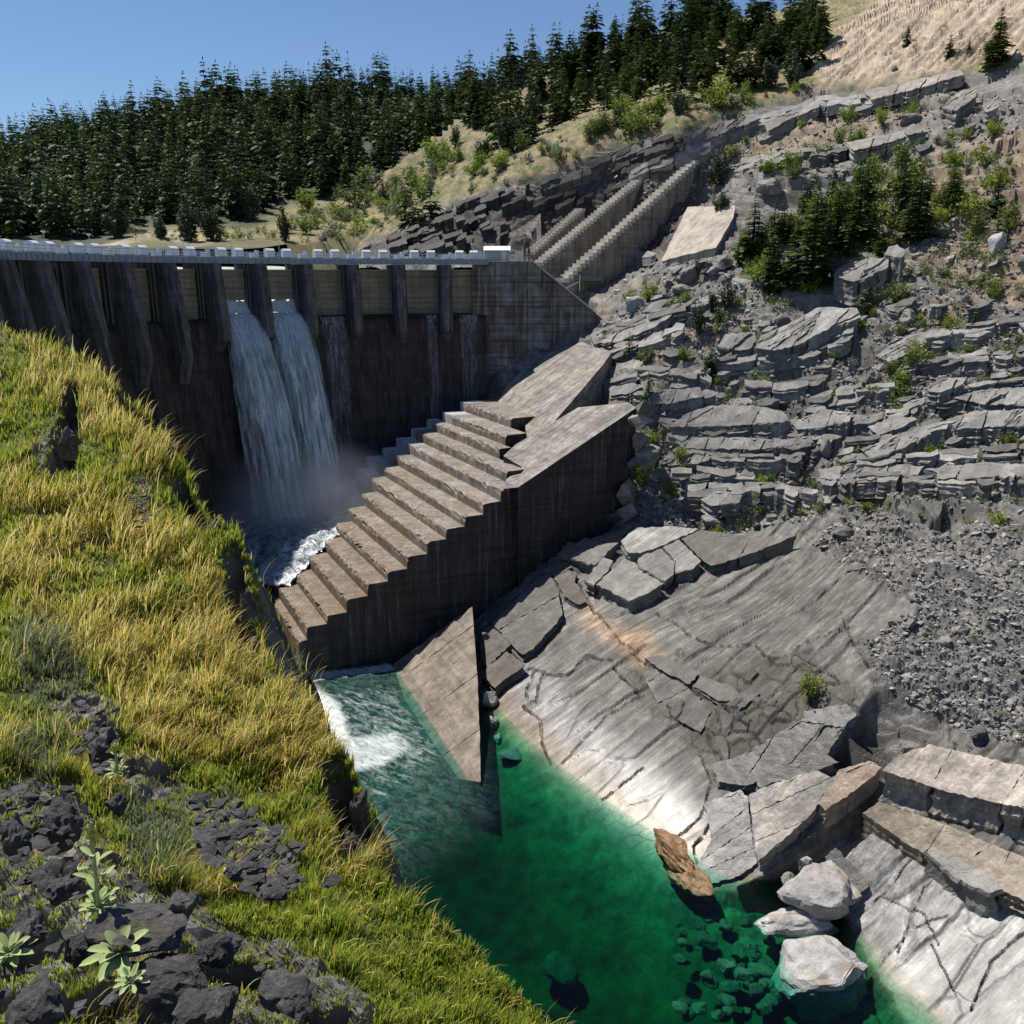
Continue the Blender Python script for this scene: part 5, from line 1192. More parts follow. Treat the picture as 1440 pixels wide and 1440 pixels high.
# continuous beds: bands of long thin plates following the strata
BANDS = [[(840, 505), (905, 480), (960, 462)], [(845, 532), (900, 520), (960, 520), (1000, 530)], [(925, 592), (1000, 603), (1110, 598), (1200, 592), (1290, 572)], [(930, 614), (1010, 622), (1110, 624), (1180, 614)], [(935, 634), (1040, 642), (1140, 641)], [(1130, 562), (1200, 546), (1260, 541)],
         [(1180, 622), (1260, 611), (1330, 596), (1450, 586)], [(1200, 647), (1290, 641), (1450, 631)], [(1150, 674), (1250, 669), (1350, 673), (1450, 669)], [(1330, 547), (1450, 531)], [(1000, 507), (1060, 500), (1130, 491), (1200, 466)], [(960, 204), (1060, 172), (1150, 142), (1230, 136)], [(1000, 243), (1100, 217), (1190, 206), (1290, 191)],
         [(900, 668), (980, 664), (1060, 668)], [(960, 690), (1060, 684), (1150, 694)], [(860, 462), (930, 436), (1000, 420)], [(1040, 545), (1110, 540), (1160, 530)], [(1260, 520), (1330, 505), (1450, 492)], [(1300, 470), (1380, 455), (1450, 450)], [(870, 250), (940, 222), (1000, 205)]]
for bd in BANDS:
    for rep in range(2):
        L_ = [0]
        for p, q in zip(bd[:-1], bd[1:]): L_.append(L_[-1] + math.hypot(q[0] - p[0], q[1] - p[1]))
        at_ = random.uniform(0, 12)
        while at_ < L_[-1] - 8:
            ln_ = min(random.uniform(18, 62), L_[-1] - at_); xs_ = [np.interp(at_ + ln_ * f, L_, [p[0] for p in bd]) for f in (0, .35, .7, 1)]; ys_ = [np.interp(at_ + ln_ * f, L_, [p[1] for p in bd]) + rep * 7 + random.uniform(-2.2, 2.2) for f in (0, .35, .7, 1)]
            wd_ = random.uniform(4, 9); pl_ = [(xs_[0], ys_[0])] + [(x, y + random.uniform(0, 2.5)) for x, y in zip(xs_[1:3], ys_[1:3])] + [(xs_[3], ys_[3])] + [(x + random.uniform(-2, 4), y - wd_ * random.uniform(.6, 1.2)) for x, y in zip(xs_[::-1], ys_[::-1])]
            g_ = random.uniform(.11, .30); slab(pl_, random.uniform(.5, 1.5), (g_, g_ * .95, g_ * .88), 0.0, stepg=6, thick=1.3, jit=.9); at_ += ln_ + random.uniform(.5, 9)
# loose stones: the 300 largest as pieces of their own, the rest one rubble mass
TAL = [((1140, 760), (1200, 705), (1330, 725), (1500, 700), (1500, 1060), (1440, 1060), (1330, 1000), (1240, 955), (1215, 905), (1290, 850), (1180, 790)), ((905, 720), (960, 655), (1100, 640), (1200, 680), (1130, 735), (1060, 745), (985, 742)), ((840, 450), (960, 340), (1080, 420), (1000, 470), (900, 520), (850, 520)),
       ((1260, 440), (1330, 300), (1440, 300), (1500, 560), (1330, 560), (1230, 560)), ((1000, 570), (1150, 500), (1300, 500), (1330, 560), (1150, 590), (1010, 600)), ((760, 520), (800, 490), (825, 505), (790, 540), (745, 545)), ((1270, 300), (1360, 290), (1380, 350), (1290, 360))]
TAL.append(tuple(LEDGE)); TAL.append(tuple(UPPER))
TN = [(4200, 60), (1500, 60), (900, 45), (1700, 45), (1300, 45), (220, 25), (260, 20), (5200, 0), (1500, 0)]
big = []; VS, FS = [], []; vb = 0
raw = [(np.array([v.co[:] for v in m.vertices]), [list(p.vertices) for p in m.polygons]) for m in STONES]
for poly, (nsm, nbg) in zip(TAL, TN):
    bx = [p[0] for p in poly]; by = [p[1] for p in poly]
    qx = rng.uniform(min(bx), max(bx), (nsm + nbg) * 3); qy = rng.uniform(min(by), max(by), (nsm + nbg) * 3)
    sel = np.where(in_poly(qx, qy, poly))[0][:nsm + nbg]; qx, qy = qx[sel], qy[sel]; G = ground_at(qx, qy); dist = G[:, 1] * CP - (G[:, 2] - CAMZ) * SP
    for k in range(len(sel)):
        bigk = k >= nsm; wp = random.uniform(10, 19) if bigk else 2.6 + 6.5 * random.random() ** 2.2
        w = wp * dist[k] / FPX; R = Matrix.Rotation(random.uniform(0, 6.28), 4, 'Z') @ Matrix.Rotation(random.gauss(-.15, .35), 4, 'X') @ Matrix.Rotation(random.gauss(.1, .35), 4, 'Y')
        if bigk:
            o = obj("stone", random.choice(STONES)); o.parent = bank; o.location = Vector(G[k]) + Vector((0, 0, w * .10)); o.rotation_euler = R.to_euler(); o.scale = (w * 1.5, w * 1.5, w * 1.5)
        else:
            v, f = random.choice(raw); vv_ = (v @ np.array(R.to_3x3()).T) * w * 1.5 + G[k] + np.array([0, 0, w * .12]); VS.append(vv_); FS += [[a + vb for a in q] for q in f]; vb += len(v)
VS = np.concatenate(VS)
tm = stone_mat("rubble_stone", (0.20, 0.20, 0.20), (0.24, 0.24, 0.24))
for nd in tm.node_tree.nodes:
    if nd.bl_idname == "ShaderNodeObjectInfo":
        rnode = tm.node_tree.nodes.new("ShaderNodeNewGeometry"); mixn = [l.to_node for l in nd.outputs["Random"].links][0]
        tm.node_tree.links.new(rnode.outputs["Random Per Island"], mixn.inputs[0]); mixn.inputs[6].default_value = (0.085, 0.080, 0.074, 1); mixn.inputs[7].default_value = (0.38, 0.36, 0.335, 1)
M['rubble'] = tm
tal = obj("talus", mesh_np("talus", VS, FS, tm)); tag(tal, "grey rubble of broken stones strewn over the right slope", "rubble", kind="stuff")
# boulders one can pick out
BO = [(1152, 1398, 128, 100, 61.0, 'boulder', "largest pale boulder with brown left flank at the water's edge, bottom right", 3, .2, .9), (1138, 1272, 104, 62, 68.0, 'boulder', "rounded pale boulder lying between brown fin and the largest boulder", 5, .1, .75),
      (1118, 1312, 112, 46, 66.0, 'boulder', "low half sunken boulder squeezed between two pale boulders in the water", 8, .15, .5), (1134, 1228, 26, 34, 71.0, 'stone', "small upright block behind the rounded pale boulder", 12, .5, .8),
      (1108, 1240, 24, 18, 71.5, 'stone', "small dark chunk in the shade left of the upright block", 14, .2, .8)]
for px, py, w, h, Y, m, lab, sd, rot, dp in BO: boulder("boulder", px, py, w, h, M[m], lab, Y=Y, seed=sd, rot=rot, depth=dp, sink=.16)
mb = MB(); a_, b_ = at_depth(1160, 1216, 70.5), at_depth(1200, 1268, 67.0); ax = (b_ - a_) / 2; ay = np.cross(ax, [0, 0, 1]); ay = ay / np.linalg.norm(ay) * .75; az = np.cross(ay, ax); az = az / np.linalg.norm(az) * .55
mb.box((a_ + b_) / 2, ax, ay, az * (1 if az[2] > 0 else -1)); lg = mb.build("rock_block", M['boulder']); tag(lg, "long squared pale block leaning beside the rounded boulder", "rock")
bm = bmesh.new(); bm.from_mesh(lg.data); bmesh.ops.subdivide_edges(bm, edges=bm.edges, cuts=5, use_grid_fill=True)
for v in bm.verts: v.co += Vector(rng.normal(0, .05, 3))
bm.to_mesh(lg.data); bm.free()
_a, _b = at_level(868, 1200, .3), at_level(948, 1296, 0); _rz = math.atan2(_b[1] - _a[1], _b[0] - _a[0])
boulder("rock_outcrop", 950, 1200, 112, 44, M['brownrock'], "brown jagged outcrop at the waterline below the bright plate", "rock", Y=75.0, seed=31, rot=_rz, depth=.36, sink=.5, nplanes=26, rough=.16)
boulder("rock_outcrop", 972, 1238, 84, 38, M['brownrock'], "dark brown wet rock just below the jagged brown outcrop", "rock", Y=72.2, seed=33, rot=_rz, depth=.5, sink=.5, nplanes=26, rough=.16)
SB = [(970, 385, 26, 28, 'stone', "dark angular boulder standing below the pale concrete slab"), (1018, 374, 26, 18, 'stone', "grey boulder right of the dark angular boulder below the pale slab"), (892, 432, 30, 22, 'boulder', "pale squared block beside a green bush on the upper slope"), (1003, 384, 22, 16, 'stone', "small grey boulder between two larger ones below the pale slab"),
      (958, 398, 28, 16, 'stone', "broken grey boulder under the dark angular boulder"), (1278, 440, 34, 24, 'stone', "grey leaning boulder among shrubs below the stone chute"), (1070, 535, 24, 20, 'stone', "cube shaped grey block in front of the broad ledge"), (1400, 345, 28, 36, 'boulder', "pale leaning slab near the right edge of the slope"),
      (1100, 455, 26, 20, 'stone', "dark block sitting behind the broad ledge"), (1340, 455, 22, 14, 'stone', "flat grey boulder right of the leaning boulder"), (1187, 752, 34, 20, 'stone', "dark boulder lying on the rubble at its upper edge"), (1350, 880, 26, 14, 'stone', "flat dark stone on the rubble near the right edge"), (1330, 898, 18, 14, 'stone', "small dark block below the flat stone on the rubble"),
      (1378, 1035, 30, 18, 'stone', "flat dark stone at the rubble's lower end by the right edge"), (985, 762, 24, 18, 'stone', "dark block at the rubble's edge above the cracked plates"), (1022, 772, 14, 12, 'stone', "small round dark stone above the cracked plates"), (1080, 725, 40, 30, 'stone', "big dark rounded boulder right of the spindly bush"),
      (1010, 705, 50, 20, 'stone', "long dark boulder left of the spindly bush"), (1160, 632, 20, 36, 'stone', "upright grey pillar of rock at the foot of the ledges"), (1280, 170, 30, 20, 'stone', "dark boulder on top of the upper ledge near the pale scarp"), (1258, 102, 12, 10, 'stone', "lone dark boulder at the foot of the pale eroded scarp"),
      (1080, 272, 38, 26, 'stone', "flat topped boulder above the conifers left of the upper ledge"), (1195, 255, 20, 16, 'stone', "small boulder beside the tallest conifer")]
for k, (px, py, w, h, m, lab) in enumerate(SB): boulder("boulder", px, py, w, h, M[m], lab, seed=50 + k, rot=random.uniform(0, 3), depth=random.uniform(.6, .9), sub=3, sink=.2, nplanes=14)
# stones under the green water
SUNK = []
for k in range(5):
    t_ = boulder("sunken_stone", 1000, 1330, 60, 34, M['boulder'], None, None, Y=62, seed=90 + k, sub=3, nplanes=10, depth=.8); SUNK.append(t_.data); bpy.data.objects.remove(t_)
M['sunk'] = stone_mat("algae_stone", (0.075, 0.075, 0.045), (0.14, 0.14, 0.085)); 
for me in SUNK: me.materials[0] = M['sunk']
for k in range(58):
    px, py = random.uniform(950, 1105), random.uniform(1285, 1430); deep = k > 55
    if deep: px, py = [(788, 1365), (770, 1190)][k - 56]
    w = random.uniform(10, 30) if not deep else 64; z = random.uniform(-2.5, -1.7) if not deep else -5.2
    g = at_level(px, py, z); dist = g[1] * CP - (g[2] - CAMZ) * SP; w0 = max(v.co.x for v in SUNK[k % 5].vertices) * 2
    o = obj("sunken_stone", SUNK[k % 5]); o.location = Vector(g); s_ = w * dist / FPX / w0; o.scale = (s_, s_, s_); o.rotation_euler = (random.uniform(-.2, .2), random.uniform(-.2, .2), random.uniform(0, 6))
    tag(o, "sunken stone seen through the shallow green water left of the pale boulders" if not deep else "large dark sunken boulder seen deep in the green pool", "stone", "stones under the green water" if not deep else "large sunken boulders in the pool")
# columnar cliff above the dam: joint-bounded blocks
for k in range(90):
    x = random.uniform(548, 985); yt = np.interp(x, [p[0] for p in CLIFFTOP], [p[1] for p in CLIFFTOP]); dpt = np.interp(x, [540, 620, 720, 850, 985], [24, 55, 70, 62, 22]); y = yt + 4 + random.random() ** 1.2 * dpt
    w = random.uniform(6, 34); h = random.uniform(3, 9); sl_ = random.uniform(-.5, -.3)
    pl_ = [(x - w / 2, y + h / 2 - sl_ * w / 2), (x - w / 2 + random.uniform(0, 4), y - h / 2 - sl_ * w / 2), (x + w / 2, y - h / 2 + sl_ * w / 2), (x + w / 2 + random.uniform(-3, 3), y + h / 2 + sl_ * w / 2)]
    g_ = random.uniform(.03, .085); slab(pl_, random.uniform(.3, 2.4), (g_, g_ * .88, g_ * .8), 0.0, stepg=5, thick=random.uniform(2, 6), jit=1.4)
for k, (x, y, w, h) in enumerate([(684, 905, 14, 20), (687, 935, 16, 16), (690, 962, 20, 22), (690, 992, 22, 30), (694, 1022, 18, 26), (700, 1042, 16, 14), (720, 1062, 40, 14), (683, 882, 12, 16)]):
    boulder("rock", x, y, w, h, M['boulder'] if 3 <= k <= 5 else M['stone'], ["grey rock wedged at the top of the brown slab's right edge", "grey rock beside the upper part of the brown slab's right edge", "grey block halfway down the brown slab's right edge", "whitish crumbled rock beside the lower part of the brown slab", "whitish crumbled rock just above the water by the brown slab", "small whitish rock at the water by the brown slab's foot", "flat wet rock awash right of the brown slab's foot", "small grey rock right of the brown slab's tip"][k], "rock", seed=300 + k, rot=k, sub=3, sink=.3, nplanes=18)
for k, (x, y, w, h) in enumerate([(893, 592, 26, 22), (898, 618, 24, 26), (890, 650, 22, 28), (884, 690, 26, 30), (872, 716, 28, 18), (904, 640, 26, 24), (905, 575, 30, 12), (858, 728, 24, 14)]):
    p = on_wall(x, y); dist = p[1] * CP - (p[2] - CAMZ) * SP; w = w * dist / FPX; o = obj("rock", STONES[k % 10]); o.location = Vector(p) - Vector(D1) * 0.8; o.scale = (w * 2.0, w * 2.0, w * 2.6); o.rotation_euler = (random.uniform(-.4, .4), random.uniform(-.4, .4), k * 1.3)
    tag(o, ["dark rock against the end of the lower ramp", "dark rock under the end of the lower ramp", "dark rock halfway down the right end of the dark wall", "dark rock at the foot of the dark wall's right end", "low dark rock where the dark wall meets the plates", "rock right of the dark wall behind the yellow green bush", "flat rock lying beside the tip of the lower ramp", "small dark rock at the base line of the dark wall"][k], "rock")
# ------------------------------------------------------------------ buttress walls with stair tops, pale slab on the slope
def buttress(bot, top, width, label, flat=None, nst=30, drop=26.0):
    a = at_depth(*bot); b = at_depth(*top); e = empty("buttress_wall", a - np.array([0, 0, 4]), label, "buttress")
    dh = (b - a) * [1, 1, 0]; Lh = np.linalg.norm(dh); u = dh / Lh; back = np.array([-u[1], u[0], 0.0]);  back = back if back[1] > 0 else -back
    # wall with a stepped profile, thickness running back from the visible face
    tr_ = Lh / nst; rise = (b[2] - a[2]) / nst
    prof = [(0, a[2] - 0.25), (Lh, b[2] - 0.25)]
    if flat: prof.append((Lh + flat, b[2] - .25))
    xe = prof[-1][0]
    ring = [a * [1, 1, 0] + u * x + np.array([0, 0, z]) for x, z in prof] + [a * [1, 1, 0] + u * xe + np.array([0, 0, b[2] - drop]), a * [1, 1, 0] + np.array([0, 0, a[2] - drop])]
    mb = MB(); mb.prism(ring, [p + back * width for p in ring]); mb.build("wall", M['c_butt'], e)
    # pour joints stand proud as shallow panels
    npan = max(3, int(Lh / 7))
    for k in range(npan):
        x0, x1 = Lh * k / npan + .07, Lh * (k + 1) / npan - .07; z0, z1 = a[2] + (b[2] - a[2]) * x0 / Lh, a[2] + (b[2] - a[2]) * x1 / Lh
        for r0, r1 in ((0.5, 4.2), (4.3, 8.6), (8.7, 14.0), (14.1, 22)):
            rg_ = [a * [1, 1, 0] + u * x0 + np.array([0, 0, z0 - r0]), a * [1, 1, 0] + u * x1 + np.array([0, 0, z1 - r0]), a * [1, 1, 0] + u * x1 + np.array([0, 0, z1 - r1]), a * [1, 1, 0] + u * x0 + np.array([0, 0, z0 - r1])]
            mb = MB(); mb.prism([p - back * .07 for p in rg_], [p + back * .02 for p in rg_]); mb.build("concrete_panel", M['c_butt'], e)
    sm = MB(); sm.box((0, 0, 0), [tr_ * .62, 0, 0], [0, width / 2 + .12, 0], [0, 0, max(.3, rise * .62)]); sme = mesh_np("stair_step", sm.v, sm.f, M['c_stair'])
    for k in range(nst):
        c = a * [1, 1, 0] + u * tr_ * (k + .5) + back * (width / 2) + np.array([0, 0, a[2] + rise * (k + .35)])
        o = obj("stair_step", sme, e, c); o.rotation_euler = (0, 0, math.atan2(u[1], u[0]))
    if flat:
        mb = MB(); p = a * [1, 1, 0] + u * (Lh + flat / 2) + back * width / 2 + np.array([0, 0, b[2]]); mb.box(p, u * flat / 2, back * (width / 2 + .1), [0, 0, .24]); mb.build("coping", M['c_butt'], e)
    return e
buttress((794, 396, 200), (982, 226, 229), 2.4, "right and longest concrete buttress wall with stair steps along its sloping top", 4.0, 36)
buttress((759, 373, 206), (902, 253, 231), 2.4, "middle concrete buttress wall with stair steps along its sloping top", 5.0, 32)
buttress((748, 357, 212), (822, 293, 228), 2.2, "left and shortest concrete buttress wall with stair steps along its sloping top", None, 18)
mb = MB(); q0 = [at_depth(712, 356, 218), at_depth(712, 330, 222), at_depth(735, 312, 226), at_depth(760, 300, 230), at_depth(762, 352, 221)]
mb.prism(q0, [p + np.array([0, 4, 0]) for p in q0]); tag(mb.build("retaining_wall", M['c_butt']), "low dark concrete retaining wall behind the shed, left of the stair topped buttresses", "wall")
M['slab_c'] = M['c_pale']; ps = slab(PALE_SLAB, 0.9, (0.4, 0.35, 0.3), 0.0, stepg=6, thick=2.2, name="concrete_slab", jit=.4, mat='slab_c'); ps.parent = None
tag(ps, "pale pinkish concrete slab laid on the slope right of the buttress walls", "slab")
hr = MB(); hp = at_depth(815, 408, 196); hr.tube(hp, hp + np.array([0, 0, 3.3]), .09); hr.tube(hp + np.array([0, 0, 1.8]), hp + np.array([-3.4, 0, .2]), .06); tag(hr.build("signal_post", M['rail']), "thin pale post with slanting brace at the foot of the longest buttress", "post")
# cable from the shed up to the slope
cb = MB(); ca0 = at_depth(742, 356, 205); cb0 = at_depth(880, 205, 235); prev = ca0
for k in range(1, 13):
    t = k / 12; p = ca0 + (cb0 - ca0) * t - np.array([0, 0, 3.0 * 4 * t * (1 - t) * .5]); cb.tube(prev, p, .05, n=4); prev = p
tag(cb.build("cable", plain("dark_cable", (0.05, 0.05, 0.05))), "thin dark cable strung from the dam's end up across the cliff", "cable")

# ------------------------------------------------------------------ hills behind the dam
H2 = [(-300, 300, 560), (-100, 268, 560), (20, 236, 545), (130, 182, 530), (330, 158, 520), (500, 132, 520), (640, 135, 520), (800, 100, 560), (-300, 345, 260), (-100, 343, 245), (20, 338, 250), (120, 334, 252), (200, 328, 258), (280, 326, 262), (330, 322, 272), (430, 318, 288), (520, 306, 312), (600, 255, 362), (700, 190, 420),
      (200, 250, 395), (450, 225, 405), (20, 292, 390), (-200, 300, 390), (560, 190, 440), (-100, 353, 212), (60, 351, 216), (200, 350, 222), (330, 346, 232), (430, 343, 242), (500, 335, 262)]
_hp = np.array([at_depth(*c) for c in H2]); _hp = np.concatenate([_hp, np.array([(-500, 800, 60), (-150, 760, 70), (200, 760, 90), (0, 900, 30), (-300, 620, 85), (100, 640, 150.)])])
_hn = len(_hp); _A = np.zeros((_hn + 1, _hn + 1)); _A[:_hn, :_hn] = -_k(_hp[:, :2], _hp[:, :2]); _A[:_hn, _hn] = 1; _A[_hn, :_hn] = 1
_hw = np.linalg.solve(_A, np.append(_hp[:, 2], 0))
def h2(X, Y):
    X = np.asarray(X, float); Y = np.asarray(Y, float); q = np.stack([X.ravel(), Y.ravel()], -1)
    z = (-_k(q, _hp[:, :2]) @ _hw[:-1] + _hw[-1]).reshape(X.shape)
    return z + 1.5 * fbm(np.stack([X / 30, Y / 30, 0 * X], -1), 3)
hx = np.arange(-460, 280, 5.0); hy = np.arange(206, 800, 5.0); HX, HY = np.meshgrid(hx, hy); HZ = h2(HX, HY)
HZ = np.where((HX > -48) & (HY < 300), np.minimum(HZ, hgt(HX, HY) - 3), HZ)
HP = np.stack([HX, HY, HZ], -1); hpx, hpy = project(HP)
nz = fbm(HP / 14.0, 4)[..., None]; openg = np.maximum.reduce([soft_poly(hpx, hpy, p, 8) for p in ([(150, 345), (190, 322), (270, 316), (330, 318), (340, 345)], [(330, 345), (400, 290), (520, 270), (620, 210), (700, 180), (620, 300), (480, 345)])])
hcol = (C(0.030, 0.038, 0.014) * (1 + .5 * nz)) * (1 - openg[..., None]) + openg[..., None] * C(0.20, 0.175, 0.075) * (1 + .6 * nz)
road = np.exp(-(seg_dist(hpx, hpy, [(150, 345), (210, 332), (240, 328), (262, 338), (290, 345)]) / 2.2) ** 2)[..., None]
hcol = np.clip(hcol * (1 - road) + road * C(0.42, 0.36, 0.28), .01, .6)
n1, n2 = HX.shape; ix = np.arange(n1 * n2).reshape(n1, n2)
hill = part("forest_hill", HP.reshape(-1, 3), np.stack([ix[:-1, :-1], ix[:-1, 1:], ix[1:, 1:], ix[1:, :-1]], -1).reshape(-1, 4), M['rock'], None, True,
            {"Col": ('FLOAT_COLOR', hcol.reshape(-1, 3)), "smooth": ('FLOAT', np.zeros(n1 * n2)), "wet": ('FLOAT', np.zeros(n1 * n2))})
tag(hill, "forested hill behind the dam", kind="structure")
# continuation of the right slope behind the sampled grid
hx = np.arange(-60, 281, 4.0); hy = np.arange(225, 478, 4.0); HX, HY = np.meshgrid(hx, hy); HZ = hgt(HX, HY) - 4.0
HZ = np.where(HX < -20, HZ - 3, HZ); n1, n2 = HX.shape; ix = np.arange(n1 * n2).reshape(n1, n2)
bk = part("upper_slope", np.stack([HX, HY, HZ], -1).reshape(-1, 3), np.stack([ix[:-1, :-1], ix[:-1, 1:], ix[1:, 1:], ix[1:, :-1]], -1).reshape(-1, 4), M['rock'], None, True,
          {"Col": ('FLOAT_COLOR', np.tile(C(0.16, 0.14, 0.06), (n1 * n2, 1))), "smooth": ('FLOAT', np.zeros(n1 * n2)), "wet": ('FLOAT', np.zeros(n1 * n2))})
tag(bk, kind="structure")

# ------------------------------------------------------------------ plants
def leaf_mat(name, lo, hi, trans=0.25, per_obj=True):
    t = NT(name, 0.6, 0.25); r = t.rnd() if per_obj is True else t.n("ShaderNodeNewGeometry").outputs["Random Per Island"]
    i = t.n("ShaderNodeNewGeometry").outputs["Random Per Island"]
    if per_obj == 'attr': r = t.attr("tree", "Fac")
    c = t.mix(r, lo, hi); c = t.mix(1.0, c, t.ramp(i, [(0, 0.55), (1, 1.45)]), 'MULTIPLY'); t.color(c)
    tl = t.n("ShaderNodeBsdfTranslucent"); t.l(c, tl.inputs[0]); mx = t.n("ShaderNodeMixShader"); mx.inputs[0].default_value = trans
    t.l(t.b.outputs[0], mx.inputs[1]); t.l(tl.outputs[0], mx.inputs[2]); t.l(mx.outputs[0], t.out.inputs["Surface"]); return t.m
M['fir_far'] = leaf_mat("far_conifer_needles", (0.035, 0.068, 0.024), (0.090, 0.130, 0.038), .15)
M['fir_stuff'] = leaf_mat("forest_needles", (0.035, 0.068, 0.024), (0.090, 0.130, 0.038), .15, 'attr')
M['fir'] = leaf_mat("conifer_needles", (0.060, 0.115, 0.028), (0.115, 0.180, 0.042), .25)
M['jun'] = leaf_mat("juniper_needles", (0.060, 0.085, 0.045), (0.095, 0.115, 0.060), .2)
M['leaf'] = leaf_mat("bright_leaves", (0.16, 0.24, 0.04), (0.28, 0.33, 0.055), .35)
M['leafd'] = leaf_mat("mid_green_leaves", (0.10, 0.16, 0.035), (0.19, 0.23, 0.055), .3)
M['sage'] = leaf_mat("grey_sage_leaves", (0.20, 0.22, 0.16), (0.27, 0.28, 0.21), .2)
M['bark'] = plain("bark", (0.075, 0.055, 0.042), 0.9, 0.2, .3, 4)
def conifer(seed, whorls, per, sub, mat, rmax=0.17, start=0.08, pw=.75):
    r = np.random.default_rng(seed); V, F_ = [], []
    def kite(b, tip, w, sag):
        d_ = tip - b; L = np.linalg.norm(d_); s = np.cross(d_, [0, 0, 1]); s = s / (np.linalg.norm(s) + 1e-9) * w; m = b + d_ * .55 + np.array([0, 0, sag * L]); n0 = len(V)
        V.extend([b, m + s + [0, 0, r.normal(0, .1) * w], tip, m - s + [0, 0, r.normal(0, .1) * w]]); F_.append([n0, n0 + 1, n0 + 2]); F_.append([n0, n0 + 2, n0 + 3])
    for k in range(whorls):
        u = start + (1 - start) * (k + r.uniform(-.3, .3)) / whorls; u = min(max(u, start), .985); R = rmax * ((1 - u) ** pw * .95 + .03) * r.uniform(.62, 1.22)
        if u < .3 and pw >= .75: R *= .7 + u
        for j in range(per):
            if r.random() < .1: continue
            a = 6.283 * (j + r.uniform(-.4, .4)) / per + k * 1.9; rr_ = R * r.uniform(.6, 1.15); dirx = np.array([math.cos(a), math.sin(a), 0])
            b = np.array([0, 0, u]) + dirx * R * .02; tip = np.array([0, 0, u - rr_ * r.uniform(.15, .55)]) + dirx * rr_
            kite(b, tip, rr_ * r.uniform(.20, .34), .10)
            for q in range(sub):
                t = r.uniform(.35, .95); c = b + (tip - b) * t; sd = r.choice([-1, 1]); a2 = a + sd * r.uniform(.5, 1.1); l2 = rr_ * r.uniform(.22, .42)
                kite(c, c + np.array([math.cos(a2), math.sin(a2), -r.uniform(.0, .6)]) * l2, l2 * .30, .08)
    kite(np.array([0, 0, .93]), np.array([0.004, 0, 1.0]), .012, 0); kite(np.array([0, 0, .93]), np.array([0, .004, 1.0]), .012, 0)
    return np.array(V), np.array(F_)
def trunk_mesh(h0=0.0, h1=0.9, r0=0.014, name="trunk", bend=0.0):
    mb = MB(); mb.tube((0, 0, -0.03), (bend, 0, h1 * .5), r0, r0 * .7, 6); mb.tube((bend, 0, h1 * .5), (bend * 1.4, 0, h1), r0 * .7, r0 * .15, 6); return mesh_np(name, mb.v, mb.f, M['bark'])
def bush(seed, n, mat, sz=0.11, squash=1.0, holes=.35, tall=1.0):
    """leaf clusters round several limbs; unit height, real gaps"""
    r = np.random.default_rng(seed); V, F_ = [], []; nl = 9; limbs = []
    for k in range(nl):
        a = r.uniform(0, 6.283); e = r.uniform(.15, 1.15); l = r.uniform(.55, .95); limbs.append(np.array([math.cos(a) * math.sin(e) * squash, math.sin(a) * math.sin(e) * squash, math.cos(e) * tall * .95 + .08]) * l)
    for k in range(n):
        lb_ = limbs[r.integers(nl)]; t = r.uniform(.35, 1.05); c = lb_ * t + r.normal(0, .11, 3) * [squash, squash, 1]; c[2] = max(c[2], .02)
        s = sz * r.uniform(.5, 1.2); x = r.normal(size=3); x /= np.linalg.norm(x); y = np.cross(x, r.normal(size=3)); y /= np.linalg.norm(y) + 1e-9; n0 = len(V)
        V.extend([c - x * s * .5, c + y * s * .28, c + x * s * .5, c - y * s * .28]); F_.append([n0, n0 + 1, n0 + 2, n0 + 3])
    return np.array(V), np.array(F_), limbs
def limb_mesh(limbs, name="stem"):
    mb = MB()
    for l in limbs: mb.tube((0, 0, -.05), l * .85, .018, .006, 4)
    return mesh_np(name, mb.v, mb.f, M['bark'])
FIRF = [conifer(100 + k, 13, 8, 1, None, (.21, .25, .29, .19, .27)[k], .03, (.6, .62, .34, .74, .42)[k]) for k in range(5)]
fir_far = [mesh_np("pine_tree", np.concatenate([v, [(0.016, 0, -.02), (-.008, .014, -.02), (-.008, -.014, -.02), (0, 0, .97)]]), [list(map(int, q)) for q in f] + [[len(v), len(v) + 1, len(v) + 3], [len(v) + 1, len(v) + 2, len(v) + 3], [len(v) + 2, len(v), len(v) + 3]],
           [M['fir_far'], M['bark']], False, None, [0] * len(f) + [1] * 3) for v, f in FIRF]
fir_near = [mesh_np("crown", *conifer(200 + k, 26, 9, 5, None, .17 + .03 * (k % 3)), M['fir']) for k in range(4)]
fir_mid = [mesh_np("crown", *conifer(300 + k, 20, 8, 3, None, .18 + .03 * (k % 3)), M['fir']) for k in range(4)]
fir_trunk = trunk_mesh()
JUN = [bush(400 + k, 1300, None, .085, .36, tall=1.05) for k in range(3)]; jun_me = [mesh_np("crown", v, f, M['jun']) for v, f, l in JUN]; jun_st = [limb_mesh(l) for v, f, l in JUN]
LEA = [bush(500 + k, 900, None, .10, .72) for k in range(4)]; lea_me = [mesh_np("crown", v, f, M['leaf']) for v, f, l in LEA]; lea_d = [mesh_np("crown", v, f, M['leafd']) for v, f, l in LEA]; lea_st = [limb_mesh(l) for v, f, l in LEA]
SML = [bush(600 + k, 300, None, .17, .8) for k in range(4)]; sml_me = [mesh_np("shrub", v, f, M['leaf']) for v, f, l in SML]; sml_d = [mesh_np("shrub", v, f, M['leafd']) for v, f, l in SML]; sml_s = [mesh_np("shrub", v, f, M['sage']) for v, f, l in SML]
SPN = bush(700, 420, None, .06, .6); spn_me = mesh_np("crown", SPN[0], SPN[1], M['leafd']); spn_st = limb_mesh(SPN[2])
